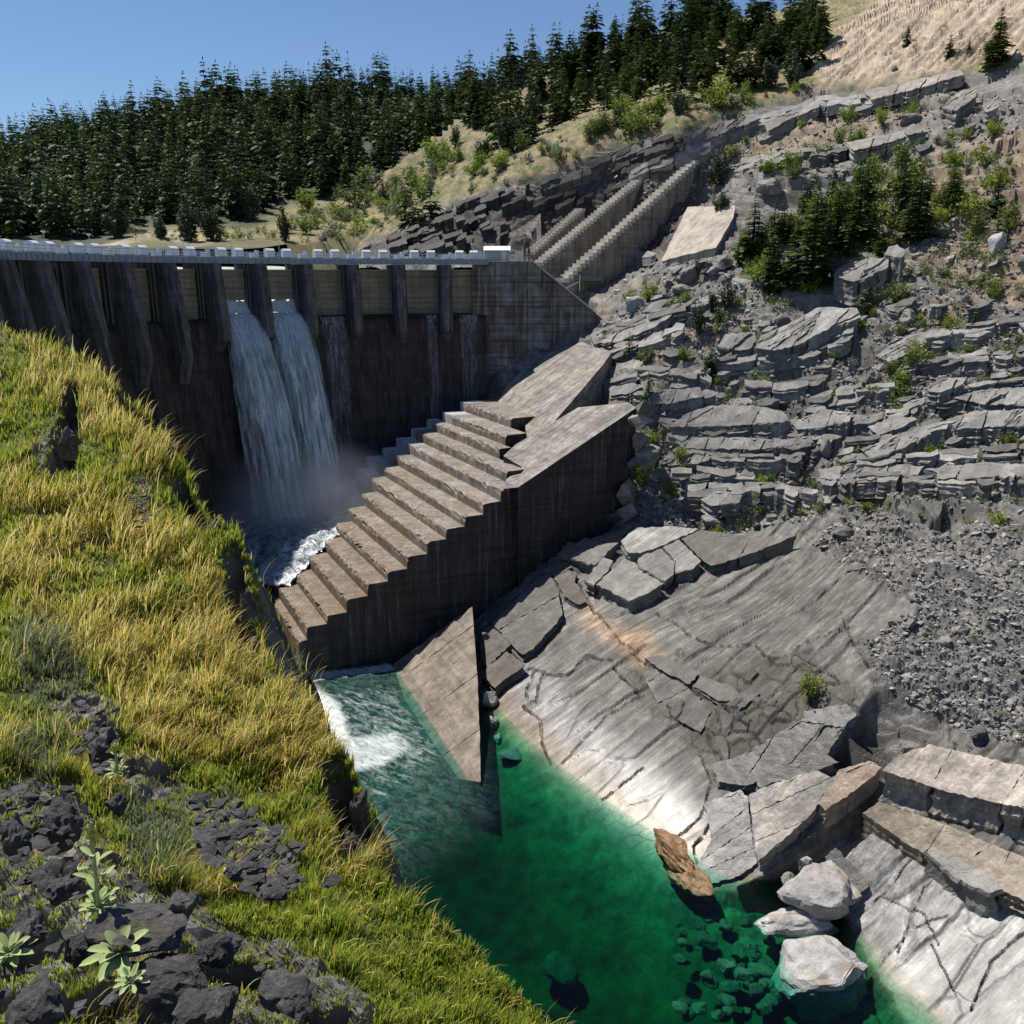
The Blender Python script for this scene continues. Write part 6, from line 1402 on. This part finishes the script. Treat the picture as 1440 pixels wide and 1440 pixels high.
def hill_hit(px, py):
    d = ray(px, py); d = d / d[1]
    Y = np.arange(246, 700, 1.0); z = h2(d[0] * Y, Y); b = np.where(CAMZ + d[2] * Y < z)[0]
    if len(b) == 0: return None
    y = Y[b[0]]; return np.array([d[0] * y, y, z[b[0]]])
def surf(px, py):
    okh = hit_near(np.array([px], float), np.array([py], float))[1]; a = ground_at(np.array([px], float), np.array([py], float))[0] if okh[0] and px > 475 else None
    if a is None or a[1] > 246:
        b = hill_hit(px, py)
        if a is None or (b is not None and b[1] < a[1]): a = b
    return a
def scale_of(g): return (g[1] * CP - (g[2] - CAMZ) * SP) / FPX
def plant(kind, px, py, hpx, label, cat, group=None, k=0, wide=1.0, pt=None):
    g = surf(px, py) if pt is None else pt
    if g is None: return None
    h = hpx * scale_of(g); rz = random.uniform(0, 6.28); sx = h * wide
    if kind == 'far':
        o = obj("pine_tree", fir_far[k % 5]); o.location = g; o.rotation_euler = (0, 0, rz); o.scale = (sx, sx, h); return tag(o, label, cat, group)
    if kind in ('shrub', 'shrubd', 'sage'):
        o = obj("shrub", {'shrub': sml_me, 'shrubd': sml_d, 'sage': sml_s}[kind][k % 4]); o.location = g; o.rotation_euler = (0, 0, rz); o.scale = (sx, sx, h); return tag(o, label, cat, group)
    nm, cr, stm = {'fir': ("conifer", fir_near, [fir_trunk]), 'firm': ("conifer", fir_mid, [fir_trunk]), 'jun': ("juniper", jun_me, jun_st), 'leaf': ("bush", lea_me, lea_st), 'leafd': ("bush", lea_d, lea_st), 'spn': ("bush", [spn_me], [spn_st])}[kind]
    e = empty(nm, g, label, cat, group); i = k % len(cr)
    for n_, m_ in (("crown", cr[i]), ("trunk", stm[i % len(stm)])):
        o = obj(n_, m_); o.parent = e; o.rotation_euler = (0, 0, rz); o.scale = (sx, sx, h)
    return e
# forest on the far hill: largest 300 single trees, the rest one mass
cand = []
for x in np.arange(-430, 190, 6.9):
    for y in np.arange(252, 545, 7.2): cand.append((x + random.uniform(-3, 3), y + random.uniform(-3, 3)))
cand = np.array(cand); cz = h2(cand[:, 0], cand[:, 1]); fp = np.stack([cand[:, 0], cand[:, 1], cz], -1); fx, fy = project(fp)
z1 = hgt(cand[:, 0], cand[:, 1]); free = (cz > z1 - 2) | (cand[:, 0] < -60)
opn = np.maximum.reduce([soft_poly(fx, fy, p, 3) for p in ([(130, 345), (190, 318), (270, 312), (330, 312), (420, 285), (520, 262), (600, 215), (660, 175), (720, 180), (640, 300), (480, 350)],)])
selm = free & (fx > -70) & (fx < 800) & (opn < .5) & (fy < 352) & (rng.random(len(fx)) < .93)
fp, fx, fy = fp[selm], fx[selm], fy[selm]
th = rng.uniform(8, 20.5, len(fp)) * np.clip(1 + 0.45 * fbm(fp / 40.0, 2), .65, 1.4) * (1 + .25 * (rng.random(len(fp)) < .12)); hp_ = th / np.array([scale_of(p) for p in fp])
order = np.argsort(-hp_); near300 = order[:170]; rest = order[170:]
for q_, i in enumerate(near300): plant('far', 0, 0, hp_[i], "dark conifer in the front rows of the forest on the hill behind the dam", "tree", "forest trees behind the dam", q_, random.uniform(.9, 1.25), fp[i])
FV, FF, FT = [], [], []; vb = 0
for i in rest:
    v, f = FIRF[i % 5]; a = random.uniform(0, 6.28); s = th[i]; w = s * random.uniform(.9, 1.3); ca, sa = math.cos(a), math.sin(a)
    FV.append(np.stack([(v[:, 0] * ca - v[:, 1] * sa) * w, (v[:, 0] * sa + v[:, 1] * ca) * w, v[:, 2] * s], -1) + fp[i]); FF.append(f + vb); vb += len(v); FT.append(np.full(len(v), random.random()))
fo_ = obj("forest", mesh_np("forest", np.concatenate(FV), np.concatenate(FF), M['fir_stuff'], False, {"tree": ('FLOAT', np.concatenate(FT))})); tag(fo_, "dense dark conifer forest covering the far hill", "forest", kind="stuff")
# conifers on the slope's upper rim
RIM = [(640, 165), (690, 85), (790, 55), (900, 40), (1000, 30), (1150, 28), (1155, 95), (1090, 118), (1000, 138), (900, 150), (820, 168), (760, 205), (700, 205)]
k = 0; RV, RF, RT = [], [], []; vb = 0
while k < 300:
    x, y = random.uniform(640, 1160), random.uniform(30, 210)
    if not in_poly(np.array([x]), np.array([y]), RIM)[0]: continue
    if k < 110: plant('far', x, y, random.uniform(44, 74), "conifer in the wood along the rim above the cliff", "tree", "conifers along the rim above the cliff", k, random.uniform(1.0, 1.35))
    else:
        g = surf(x, y)
        if g is not None:
            v, f = FIRF[k % 5]; a = random.uniform(0, 6.28); s = random.uniform(36, 66) * scale_of(g); w = s * random.uniform(1, 1.3); ca, sa = math.cos(a), math.sin(a)
            RV.append(np.stack([(v[:, 0] * ca - v[:, 1] * sa) * w, (v[:, 0] * sa + v[:, 1] * ca) * w, v[:, 2] * s], -1) + g); RF.append(f + vb); vb += len(v); RT.append(np.full(len(v), random.random()))
    k += 1
rw = obj("rim_wood", mesh_np("rim_wood", np.concatenate(RV), np.concatenate(RF), M['fir_stuff'], False, {"tree": ('FLOAT', np.concatenate(RT))})); tag(rw, "dense conifer wood along the rim above the cliff", "forest", kind="stuff")
# named conifers of the slope (picture x, y of the foot, height)
CON = [(1205, 338, 110, "tallest conifer on the right slope, in the middle of the clump"), (1288, 334, 98, "tall dark conifer right of the slope's tallest one"), (1338, 284, 54, "slim conifer standing right of the tall dark pair"), (1140, 402, 132, "broad layered conifer at the lower left front of the clump"),
       (1086, 400, 86, "conifer at the left foot of the clump beside the rubble"), (1113, 404, 66, "short bright conifer between the two front conifers"), (1058, 357, 80, "conifer at the clump's upper left near the pale slab"), (1040, 364, 44, "small conifer next to the pale concrete slab"), (1175, 345, 88, "conifer just left of the slope's tallest one"),
       (1402, 288, 62, "conifer at the right edge halfway up the slope"), (1230, 298, 34, "little conifer peeking out behind the tallest one"), (1160, 365, 66, "conifer in the clump's centre behind the broad layered one"), (1102, 318, 46, "conifer at the clump's upper edge below the flat topped boulder"), (1400, 95, 74, "tall conifer in the top right corner beside the pale scarp"),
       (1275, 66, 28, "lone small conifer on the pale eroded scarp"), (1334, 83, 34, "thin conifer right of the lone one on the pale scarp"), (1361, 80, 18, "tiny conifer on the right part of the pale scarp"), (885, 500, 36, "small green conifer above the upper concrete ramp"), (999, 515, 50, "dark little conifer at the left end of the broad ledge"), (911, 563, 46, "bright young conifer above the lower ramp's end"),
       (1370, 464, 44, "bright young conifer on the rubble at the right"), (1402, 330, 50, "conifer low at the right edge above the leaning slab"), (1195, 155, 20, "small conifer below the upper ledge"), (1208, 260, 40, "young conifer below the upper cliff band")]
for q_, (x, y, h, lab) in enumerate(CON): plant('fir' if h > 60 else 'firm', x, y, h * 1.08, lab, "tree", "conifers on the right slope", q_, random.uniform(1.5, 1.95))
JU = [(984, 458, 46, .9, "grey green juniper column left of two on the upper slope"), (1001, 441, 40, .9, "second juniper column just right of the first on the upper slope"), (1024, 430, 44, 1.0, "dark juniper at the clump's lower left edge"), (1215, 424, 50, 1.5, "grey juniper growing on the ledge boulder"), (1078, 124, 46, 1.3, "round dark juniper on the rim below the wood"),
      (1117, 122, 40, 1.2, "juniper right of the round dark one on the rim"), (1010, 258, 50, 1.4, "dark juniper behind the top of the longest buttress"), (1013, 300, 34, 1.3, "juniper above the pale concrete slab"), (165, 344, 46, 1.5, "broad grey green juniper behind the dam, left of the road"), (226, 334, 34, 1.1, "rounded juniper beside the road behind the dam"),
      (230, 342, 22, 1.1, "smaller juniper in front of the rounded one by the road"), (268, 342, 66, 1.2, "tall juniper right of the road behind the dam"), (300, 344, 52, 1.3, "wide juniper behind the dam's fifth lamp"), (352, 310, 58, .9, "juniper on the far bank at the forest edge"), (402, 345, 50, .9, "juniper below the rocky outcrop behind the dam"), (720, 215, 60, 1.5, "large dark juniper on the grassy slope left of the cliff"),
      (680, 225, 34, 1.2, "dark juniper left of the large one on the grassy slope"), (540, 290, 34, .9, "dark juniper on the lower grassy slope"), (640, 205, 28, 1.1, "small juniper at the forest's right edge"), (870, 175, 34, 1.2, "dark juniper on the grassy rim in the middle"), (955, 160, 40, 1.0, "juniper on the rim right of the big bright bush")]
for q_, (x, y, h, w, lab) in enumerate(JU): plant('jun', x, y, h, lab, "juniper", "junipers", q_, w)
BU = [('leaf', 911, 420, 32, 1.0, "bright green bush behind the pale squared block"), ('leaf', 882, 420, 18, 1.0, "small bright bush left of the pale squared block"), ('leaf', 963, 424, 26, 1.0, "bright bush left of the juniper columns"), ('leaf', 1074, 464, 20, 1.0, "bush sitting on the broad ledge"), ('leaf', 1049, 466, 16, 1.0, "small bush at the back of the broad ledge's left part"),
      ('spn', 1026, 562, 44, .9, "spindly grey bush on the gravel shelf below the broad ledge"), ('leaf', 903, 672, 64, .8, "tall yellow green bush at the right end of the dark wall"), ('leaf', 886, 712, 40, .7, "lower yellow green bush by the foot of the dark wall"), ('leaf', 1136, 985, 44, .9, "lone round green bush on the smooth tan plate"),
      ('spn', 1048, 722, 46, 1.0, "spindly bush among the rubble below the ledges"), ('leaf', 1010, 742, 18, 1.1, "round yellow green bush below the spindly one"), ('leafd', 1290, 515, 40, 1.2, "grey green bush on the rubble right of the broad ledge"), ('leafd', 1250, 522, 26, 1.0, "bush left of the grey green one on the rubble"), ('leaf', 1338, 462, 34, 1.0, "bright bush near the young conifer at the right"),
      ('leaf', 1345, 500, 20, 1.2, "low bush under the bright one at the right"), ('leaf', 1310, 640, 34, .8, "bright bush on the dark ledge at the right"), ('leafd', 1345, 652, 26, 1.0, "bush right of the bright one on the dark ledge"), ('leaf', 1150, 668, 26, .9, "bush left of the rock pillar"), ('leafd', 1174, 672, 24, .9, "bush leaning on the rock pillar"), ('leafd', 1085, 668, 20, 1.0, "bush at the foot of the long dark ledge"),
      ('leaf', 920, 622, 26, .9, "bush on the ledge just right of the lower ramp's end"), ('leaf', 900, 186, 34, 1.6, "wide bright bush on the grassy rim"), ('leaf', 1012, 150, 46, 1.1, "big bright bush at the foot of the wood"), ('leaf', 610, 232, 34, 1.4, "bright bush on the far grassy slope"), ('leaf', 435, 296, 30, 1.3, "bright bush at the forest foot behind the dam"), ('leafd', 500, 290, 36, 1.2, "broad bush at the forest foot right of the bright one"),
      ('leaf', 520, 262, 28, 1.5, "bright shrubbery at the bend of the forest edge"), ('leaf', 1110, 232, 26, 1.6, "bright bush at the foot of the upper cliff band"), ('leaf', 1075, 240, 22, 1.5, "bush left of the bright one under the cliff band"), ('leafd', 1335, 150, 22, 1.5, "bush among boulders under the pale scarp"), ('leaf', 1230, 250, 40, 1.0, "bright bush above the tallest conifer"), ('leafd', 1270, 232, 40, 1.1, "green bush above the tall dark conifer"), ('leafd', 1262, 415, 34, 1.3, "grey bush right of the ledge boulder")]
for q_, (kd, x, y, h, w, lab) in enumerate(BU): plant(kd, x, y, h, lab, "bush", None, q_, w)
for q_ in range(75):
    x, y = random.uniform(1040, 1340), random.uniform(270, 410)
    if in_poly(np.array([x]), np.array([y]), [(1030, 340), (1120, 290), (1200, 250), (1330, 230), (1350, 290), (1260, 340), (1190, 400), (1080, 410)])[0]: plant('firm', x, y, random.uniform(30, 72), "smaller conifer inside the clump on the right slope", "tree", "smaller conifers in the clump", q_, random.uniform(1.4, 1.9))
GC = [[], [], 0]; GCX = []
def scatter(n, poly, kinds, h0, h1, label, group, cat="shrub"):
    xs_ = [p[0] for p in poly]; ys_ = [p[1] for p in poly]; k = 0
    while k < n:
        x, y = random.uniform(min(xs_), max(xs_)), random.uniform(min(ys_), max(ys_))
        if not in_poly(np.array([x]), np.array([y]), poly)[0]: continue
        if label: plant(random.choice(kinds), x, y, random.uniform(h0, h1), label, cat, group, k, random.uniform(.9, 1.5))
        else:
            g = surf(x, y)
            if g is not None:
                v, f, _l = SML[k % 4]; v, f = v[:440], f[:110]; s = random.uniform(h0, h1) * scale_of(g); GC[0].append(v[:, :] * np.array([s * 1.2, s * 1.2, s]) + g); GC[1].append(f + GC[2]); GC[2] += len(v)
        k += 1
scatter(55, [(1030, 330), (1100, 300), (1180, 250), (1330, 210), (1420, 230), (1420, 330), (1300, 350), (1200, 420), (1100, 430), (1040, 400)], ['shrub', 'shrubd', 'shrub'], 14, 34, "leafy shrub filling gaps among the slope's conifers", "undergrowth among the conifers")
scatter(34, [(850, 440), (960, 400), (1060, 430), (1250, 420), (1440, 380), (1440, 700), (1200, 690), (1000, 720), (930, 690), (930, 560)], ['leaf', 'leafd', 'leaf'], 14, 30, "leafy bush standing among the grey ledges", "bushes among the ledges", "bush")
scatter(26, [(1000, 225), (1150, 170), (1330, 140), (1430, 180), (1430, 330), (1340, 330), (1180, 240), (1040, 260)], ['leaf', 'leafd'], 14, 32, "leafy bush on the brown upper slope above the conifer clump", "bushes on the upper slope", "bush")
scatter(26, [(560, 300), (640, 260), (760, 225), (900, 180), (1000, 150), (1080, 130), (1060, 120), (900, 155), (740, 205), (620, 225)], ['leaf', 'leafd', 'leafd'], 14, 30, "leafy bush on the dry grass above the dark cliff", "bushes above the cliff", "bush")
scatter(95, [(850, 440), (960, 380), (1060, 430), (1250, 400), (1440, 350), (1440, 720), (1180, 720), (1000, 740), (920, 700), (930, 560)], ['shrub', 'shrubd', 'shrub', 'sage'], 7, 20, "small shrub rooted in the grey ledges and rubble", "small shrubs on the ledges")
GCX.append((30, [(1200, 700), (1440, 690), (1440, 1030), (1330, 960)], 4, 13))
scatter(70, [(520, 335), (620, 285), (760, 240), (900, 192), (1060, 150), (1150, 120), (1150, 95), (1000, 140), (860, 165), (740, 205), (640, 200), (560, 250), (470, 290)], ['shrub', 'shrubd', 'sage', 'sage', 'shrubd'], 6, 17, "low shrub dotting the dry grassy slope above the cliff", "shrubs on the dry slope")
scatter(45, [(340, 345), (400, 300), (480, 285), (560, 245), (620, 215), (640, 240), (560, 310), (480, 345)], ['shrub', 'shrub', 'shrubd', 'sage'], 9, 24, "leafy shrub along the forest foot behind the dam", "shrubs at the forest foot")
scatter(40, [(1000, 215), (1150, 160), (1300, 130), (1440, 110), (1440, 260), (1300, 230), (1150, 250), (1040, 262)], ['shrubd', 'sage', 'sage', 'shrub'], 5, 14, "sage or shrub clump on the brown ground between the upper ledges", "shrubs between the upper ledges")
GCX.append((14, [(1170, 100), (1200, 50), (1420, 40), (1420, 85), (1300, 105)], 3, 8))
GCX.append((14, [(1220, 1050), (1360, 1040), (1365, 1056), (1300, 1062), (1235, 1066)], 4, 8))
GCX.append((10, [(700, 542), (760, 512), (810, 495), (830, 500), (780, 535)], 5, 11))
for n_, poly_, h0_, h1_ in GCX + [(60, [(1030, 340), (1100, 300), (1180, 250), (1330, 210), (1420, 230), (1420, 330), (1300, 350), (1200, 420), (1100, 430), (1040, 400)], 7, 15), (60, [(520, 335), (620, 285), (760, 240), (900, 192), (1060, 150), (1150, 120), (1150, 95), (1000, 140), (860, 165), (740, 205), (640, 200), (560, 250), (470, 290)], 4, 9),
                            (50, [(850, 440), (960, 380), (1060, 430), (1250, 400), (1440, 350), (1440, 720), (1180, 720), (1000, 740), (920, 700), (930, 560)], 3, 7), (40, [(1300, 350), (1440, 300), (1440, 560), (1330, 540)], 5, 12), (25, [(1180, 690), (1440, 690), (1440, 720), (1200, 712)], 5, 10), (90, [(1040, 350), (1330, 220), (1420, 250), (1420, 420), (1300, 380), (1080, 430)], 10, 22), (60, [(330, 345), (400, 300), (520, 268), (600, 225), (640, 240), (560, 310), (480, 345)], 8, 18), (40, [(120, 345), (190, 322), (330, 318), (340, 345)], 5, 14), (60, [(1260, 380), (1440, 300), (1440, 540), (1300, 520)], 8, 18)]: scatter(n_, poly_, None, h0_, h1_, None, None)
gcm = leaf_mat("ground_cover_leaves", (0.10, 0.15, 0.035), (0.19, 0.21, 0.07), .3, False)
gco = obj("ground_cover", mesh_np("ground_cover", np.concatenate(GC[0]), np.concatenate(GC[1]), gcm)); tag(gco, "low green weeds and sprigs scattered over the right slope", "weeds", kind="stuff")
# ------------------------------------------------------------------ foreground rocks and mullein on the left bank
def lbp(px, py): return lb_hit(np.array([px], float), np.array([py], float))[0]
FR = [(87, 1160, 62, 70, "tall dark jagged rock at the left, lower one of two above the big ledge"), (82, 1235, 74, 72, "dark split rock left of the flowering mullein"), (146, 1050, 46, 62, "dark layered rock block among sage at the left"), (166, 1130, 30, 36, "small dark rock under the layered block"), (198, 1300, 140, 56, "broad grey lit rock behind the mullein rosette"),
      (253, 1272, 56, 50, "narrow grey rock right of the broad lit rock"), (240, 1375, 130, 76, "big purple grey rock right of the mullein rosette"), (312, 1330, 62, 48, "pale grey craggy rock above the purple rock"), (290, 1420, 120, 70, "dark rock at the bottom edge below the purple rock"), (60, 1410, 90, 70, "grey rock in the bottom left corner"), (36, 1310, 66, 50, "pale grey rock at the left edge above the corner rock"),
      (344, 1222, 64, 28, "flat dark shale piece on the scree patch"), (300, 1180, 54, 26, "dark shale piece at the scree's upper left"), (385, 1248, 56, 24, "flat dark shale at the scree's lower right"), (400, 1392, 100, 36, "low dark rock at the bottom between grass tufts"), (24, 1180, 44, 74, "dark upright rock cut by the left edge"), (466, 1238, 30, 12, "small pale stone lying in the grass near the drop"), (120, 1330, 60, 44, "dark rock left of the mullein rosette"), (340, 1165, 50, 20, "thin dark shale sheet under the golden grass"), (95, 620, 26, 50, "dark rock in the crevice high on the bank")]
for k, (px, py, w, h, lab) in enumerate(FR):
    boulder("rock", px, py, w, h, M['darkrock'], lab, "rock", seed=200 + k, rot=random.uniform(0, 3), depth=random.uniform(.7, 1.0), sub=4, sink=.56, nplanes=20, rough=.16, ground=lbp)
for k, (px, py, w, h, lab) in enumerate([(349, 872, 26, 90, "dark cliff rock dropping off beside the lowest steps"), (356, 912, 24, 40, "dark cliff rock under the grass edge above the apron"), (506, 1148, 30, 110, "dark cliff rock at the grass edge above the foam"), (498, 1195, 34, 60, "dark cliff rock below the grass edge near the river"), (243, 650, 18, 50, "dark rock at the grass edge in front of the dam"), (300, 745, 20, 26, "dark rock at the grass edge in front of the mist")]):
    boulder("rock", px, py, w, h, M['darkrock'], lab, "rock", seed=240 + k, rot=k, depth=1.0, sub=4, sink=.5, nplanes=22, rough=.2, ground=lambda a, b: at_depth(a, b, float(np.interp(b, [e[1] for e in EDGE[4:22]], [e[2] for e in EDGE[4:22]]))))
scr = []; vb = 0; SV, SF = [], []
for k in range(600):                              # loose shale on the scree patches
    poly = LR_POLYS[random.choice([0, 0, 1, 1, 1, 2, 3, 5])]; x = random.uniform(min(p[0] for p in poly), max(p[0] for p in poly)); y = random.uniform(min(p[1] for p in poly), min(1430, max(p[1] for p in poly)))
    if not in_poly(np.array([x]), np.array([y]), poly)[0]: continue
    g = lbp(x, y)
    if np.isnan(g).any(): continue
    v, f = random.choice(raw); R = Matrix.Rotation(random.uniform(0, 6.28), 3, 'Z') @ Matrix.Rotation(random.gauss(0, .4), 3, 'X'); w = random.uniform(.03, .13)
    SV.append((v @ np.array(R).T) * np.array([w, w, w * .6]) * 1.6 + g + np.array([0, 0, .02])); SF += [[a + vb for a in q] for q in f]; vb += len(v)
so = obj("shale_scree", mesh_np("shale_scree", np.concatenate(SV), SF, M['darkrock'])); tag(so, "loose dark shale scattered over the near bank", "rubble", kind="stuff")
mt_ = NT("woolly_mullein_leaf", 0.8, 0.2); mn = mt_.noise(9, 4); mt_.color(mt_.mix(mn, (0.22, 0.29, 0.10), (0.40, 0.46, 0.22))); M['mull'] = mt_.m
M['mflower'] = plain("yellow_mullein_flower", (0.62, 0.46, 0.03), .7, .2, .2, 20)
def leaf_grid(L, W, up, curl, base=0.12):
    V = []; nu, nv = 9, 5
    for i in range(nu):
        t = i / (nu - 1); w = W * (math.sin(math.pi * min(1, t * .86 + .09)) ** .75) * (1 if t < .97 else .15); a = up - curl * t
        x = L * (t * math.cos(up) + curl * t * t * .35); z = L * (t * math.sin(up) - curl * t * t * .32)
        for j in range(nv):
            s = (j / (nv - 1) - .5) * 2; V.append((base * 0.2 + x, s * w * .5, z + abs(s) ** 1.5 * w * .22))
    F_ = [[i * nv + j, i * nv + j + 1, (i + 1) * nv + j + 1, (i + 1) * nv + j] for i in range(nu - 1) for j in range(nv - 1)]
    return np.array(V), F_
def rosette(px, py, rpx, label, seed, stalk=0.0):
    r = random.Random(seed); g = lbp(px, py); g[2] += 0.06; R_ = rpx * scale_of(g); e = empty("mullein", g, label, "plant")
    for ring, (n_, up, ln) in enumerate(((7, .12, 1.0), (6, .55, .95), (4, .95, .75))):
        for k in range(n_):
            v, f = leaf_grid(R_ * ln * r.uniform(.85, 1.1), R_ * ln * .46, up + r.uniform(-.08, .08), .25); a = 6.283 * (k + r.uniform(-.15, .15)) / n_ + ring * .5
            v2 = np.stack([v[:, 0] * math.cos(a) - v[:, 1] * math.sin(a), v[:, 0] * math.sin(a) + v[:, 1] * math.cos(a), v[:, 2] + .02 * ring], -1)
            o = obj("leaf", mesh_np("leaf", v2, f, M['mull'], True)); o.parent = e
    if stalk:
        H_ = stalk * scale_of(g); mb = MB(); mb.tube((0, 0, 0), (.04 * H_, 0, H_ * .86), .014, .009, 6); o = mb.build("stalk", M['mull']); o.parent = e
        mb = MB()
        for k in range(18):
            t = .78 + .16 * k / 18; a = k * 2.4; rr_ = .022; c = np.array([.04 * H_ + rr_ * math.cos(a), rr_ * math.sin(a), H_ * t]); mb.tube(c, c + np.array([math.cos(a), math.sin(a), .3]) * .012, .004, .014, 6)
        o = mb.build("flower", [M['mflower']]); o.parent = e
        mb = MB(); mb.tube((.034 * H_, 0, H_ * .74), (.04 * H_, 0, H_ * .9), .018, .022, 8); mb.tube((.04 * H_, 0, H_ * .9), (.041 * H_, 0, H_), .022, .006, 8); o = mb.build("flower_spike", M['mull']); o.parent = e
        for k in range(11):
            t = .12 + .58 * k / 11; a = k * 2.4; v, f = leaf_grid(H_ * (.24 - .15 * t), H_ * .07, .6, .35)
            v2 = np.stack([v[:, 0] * math.cos(a) - v[:, 1] * math.sin(a) + .04 * H_ * t, v[:, 0] * math.sin(a) + v[:, 1] * math.cos(a), v[:, 2] + H_ * t], -1); o = obj("leaf", mesh_np("leaf", v2, f, M['mull'], True)); o.parent = e
    return e
rosette(170, 1352, 42, "large pale green mullein rosette on the dark rock, bottom left", 1)
rosette(187, 1392, 19, "small mullein rosette just below the large one", 2)
rosette(16, 1352, 30, "mullein rosette cut by the left edge of the picture", 3)
rosette(140, 1285, 22, "mullein with tall stalk and yellow flower spike among the rocks", 4, 135)
rosette(166, 1095, 12, "short yellow flowered mullein stalk beside the layered rock", 5, 46)
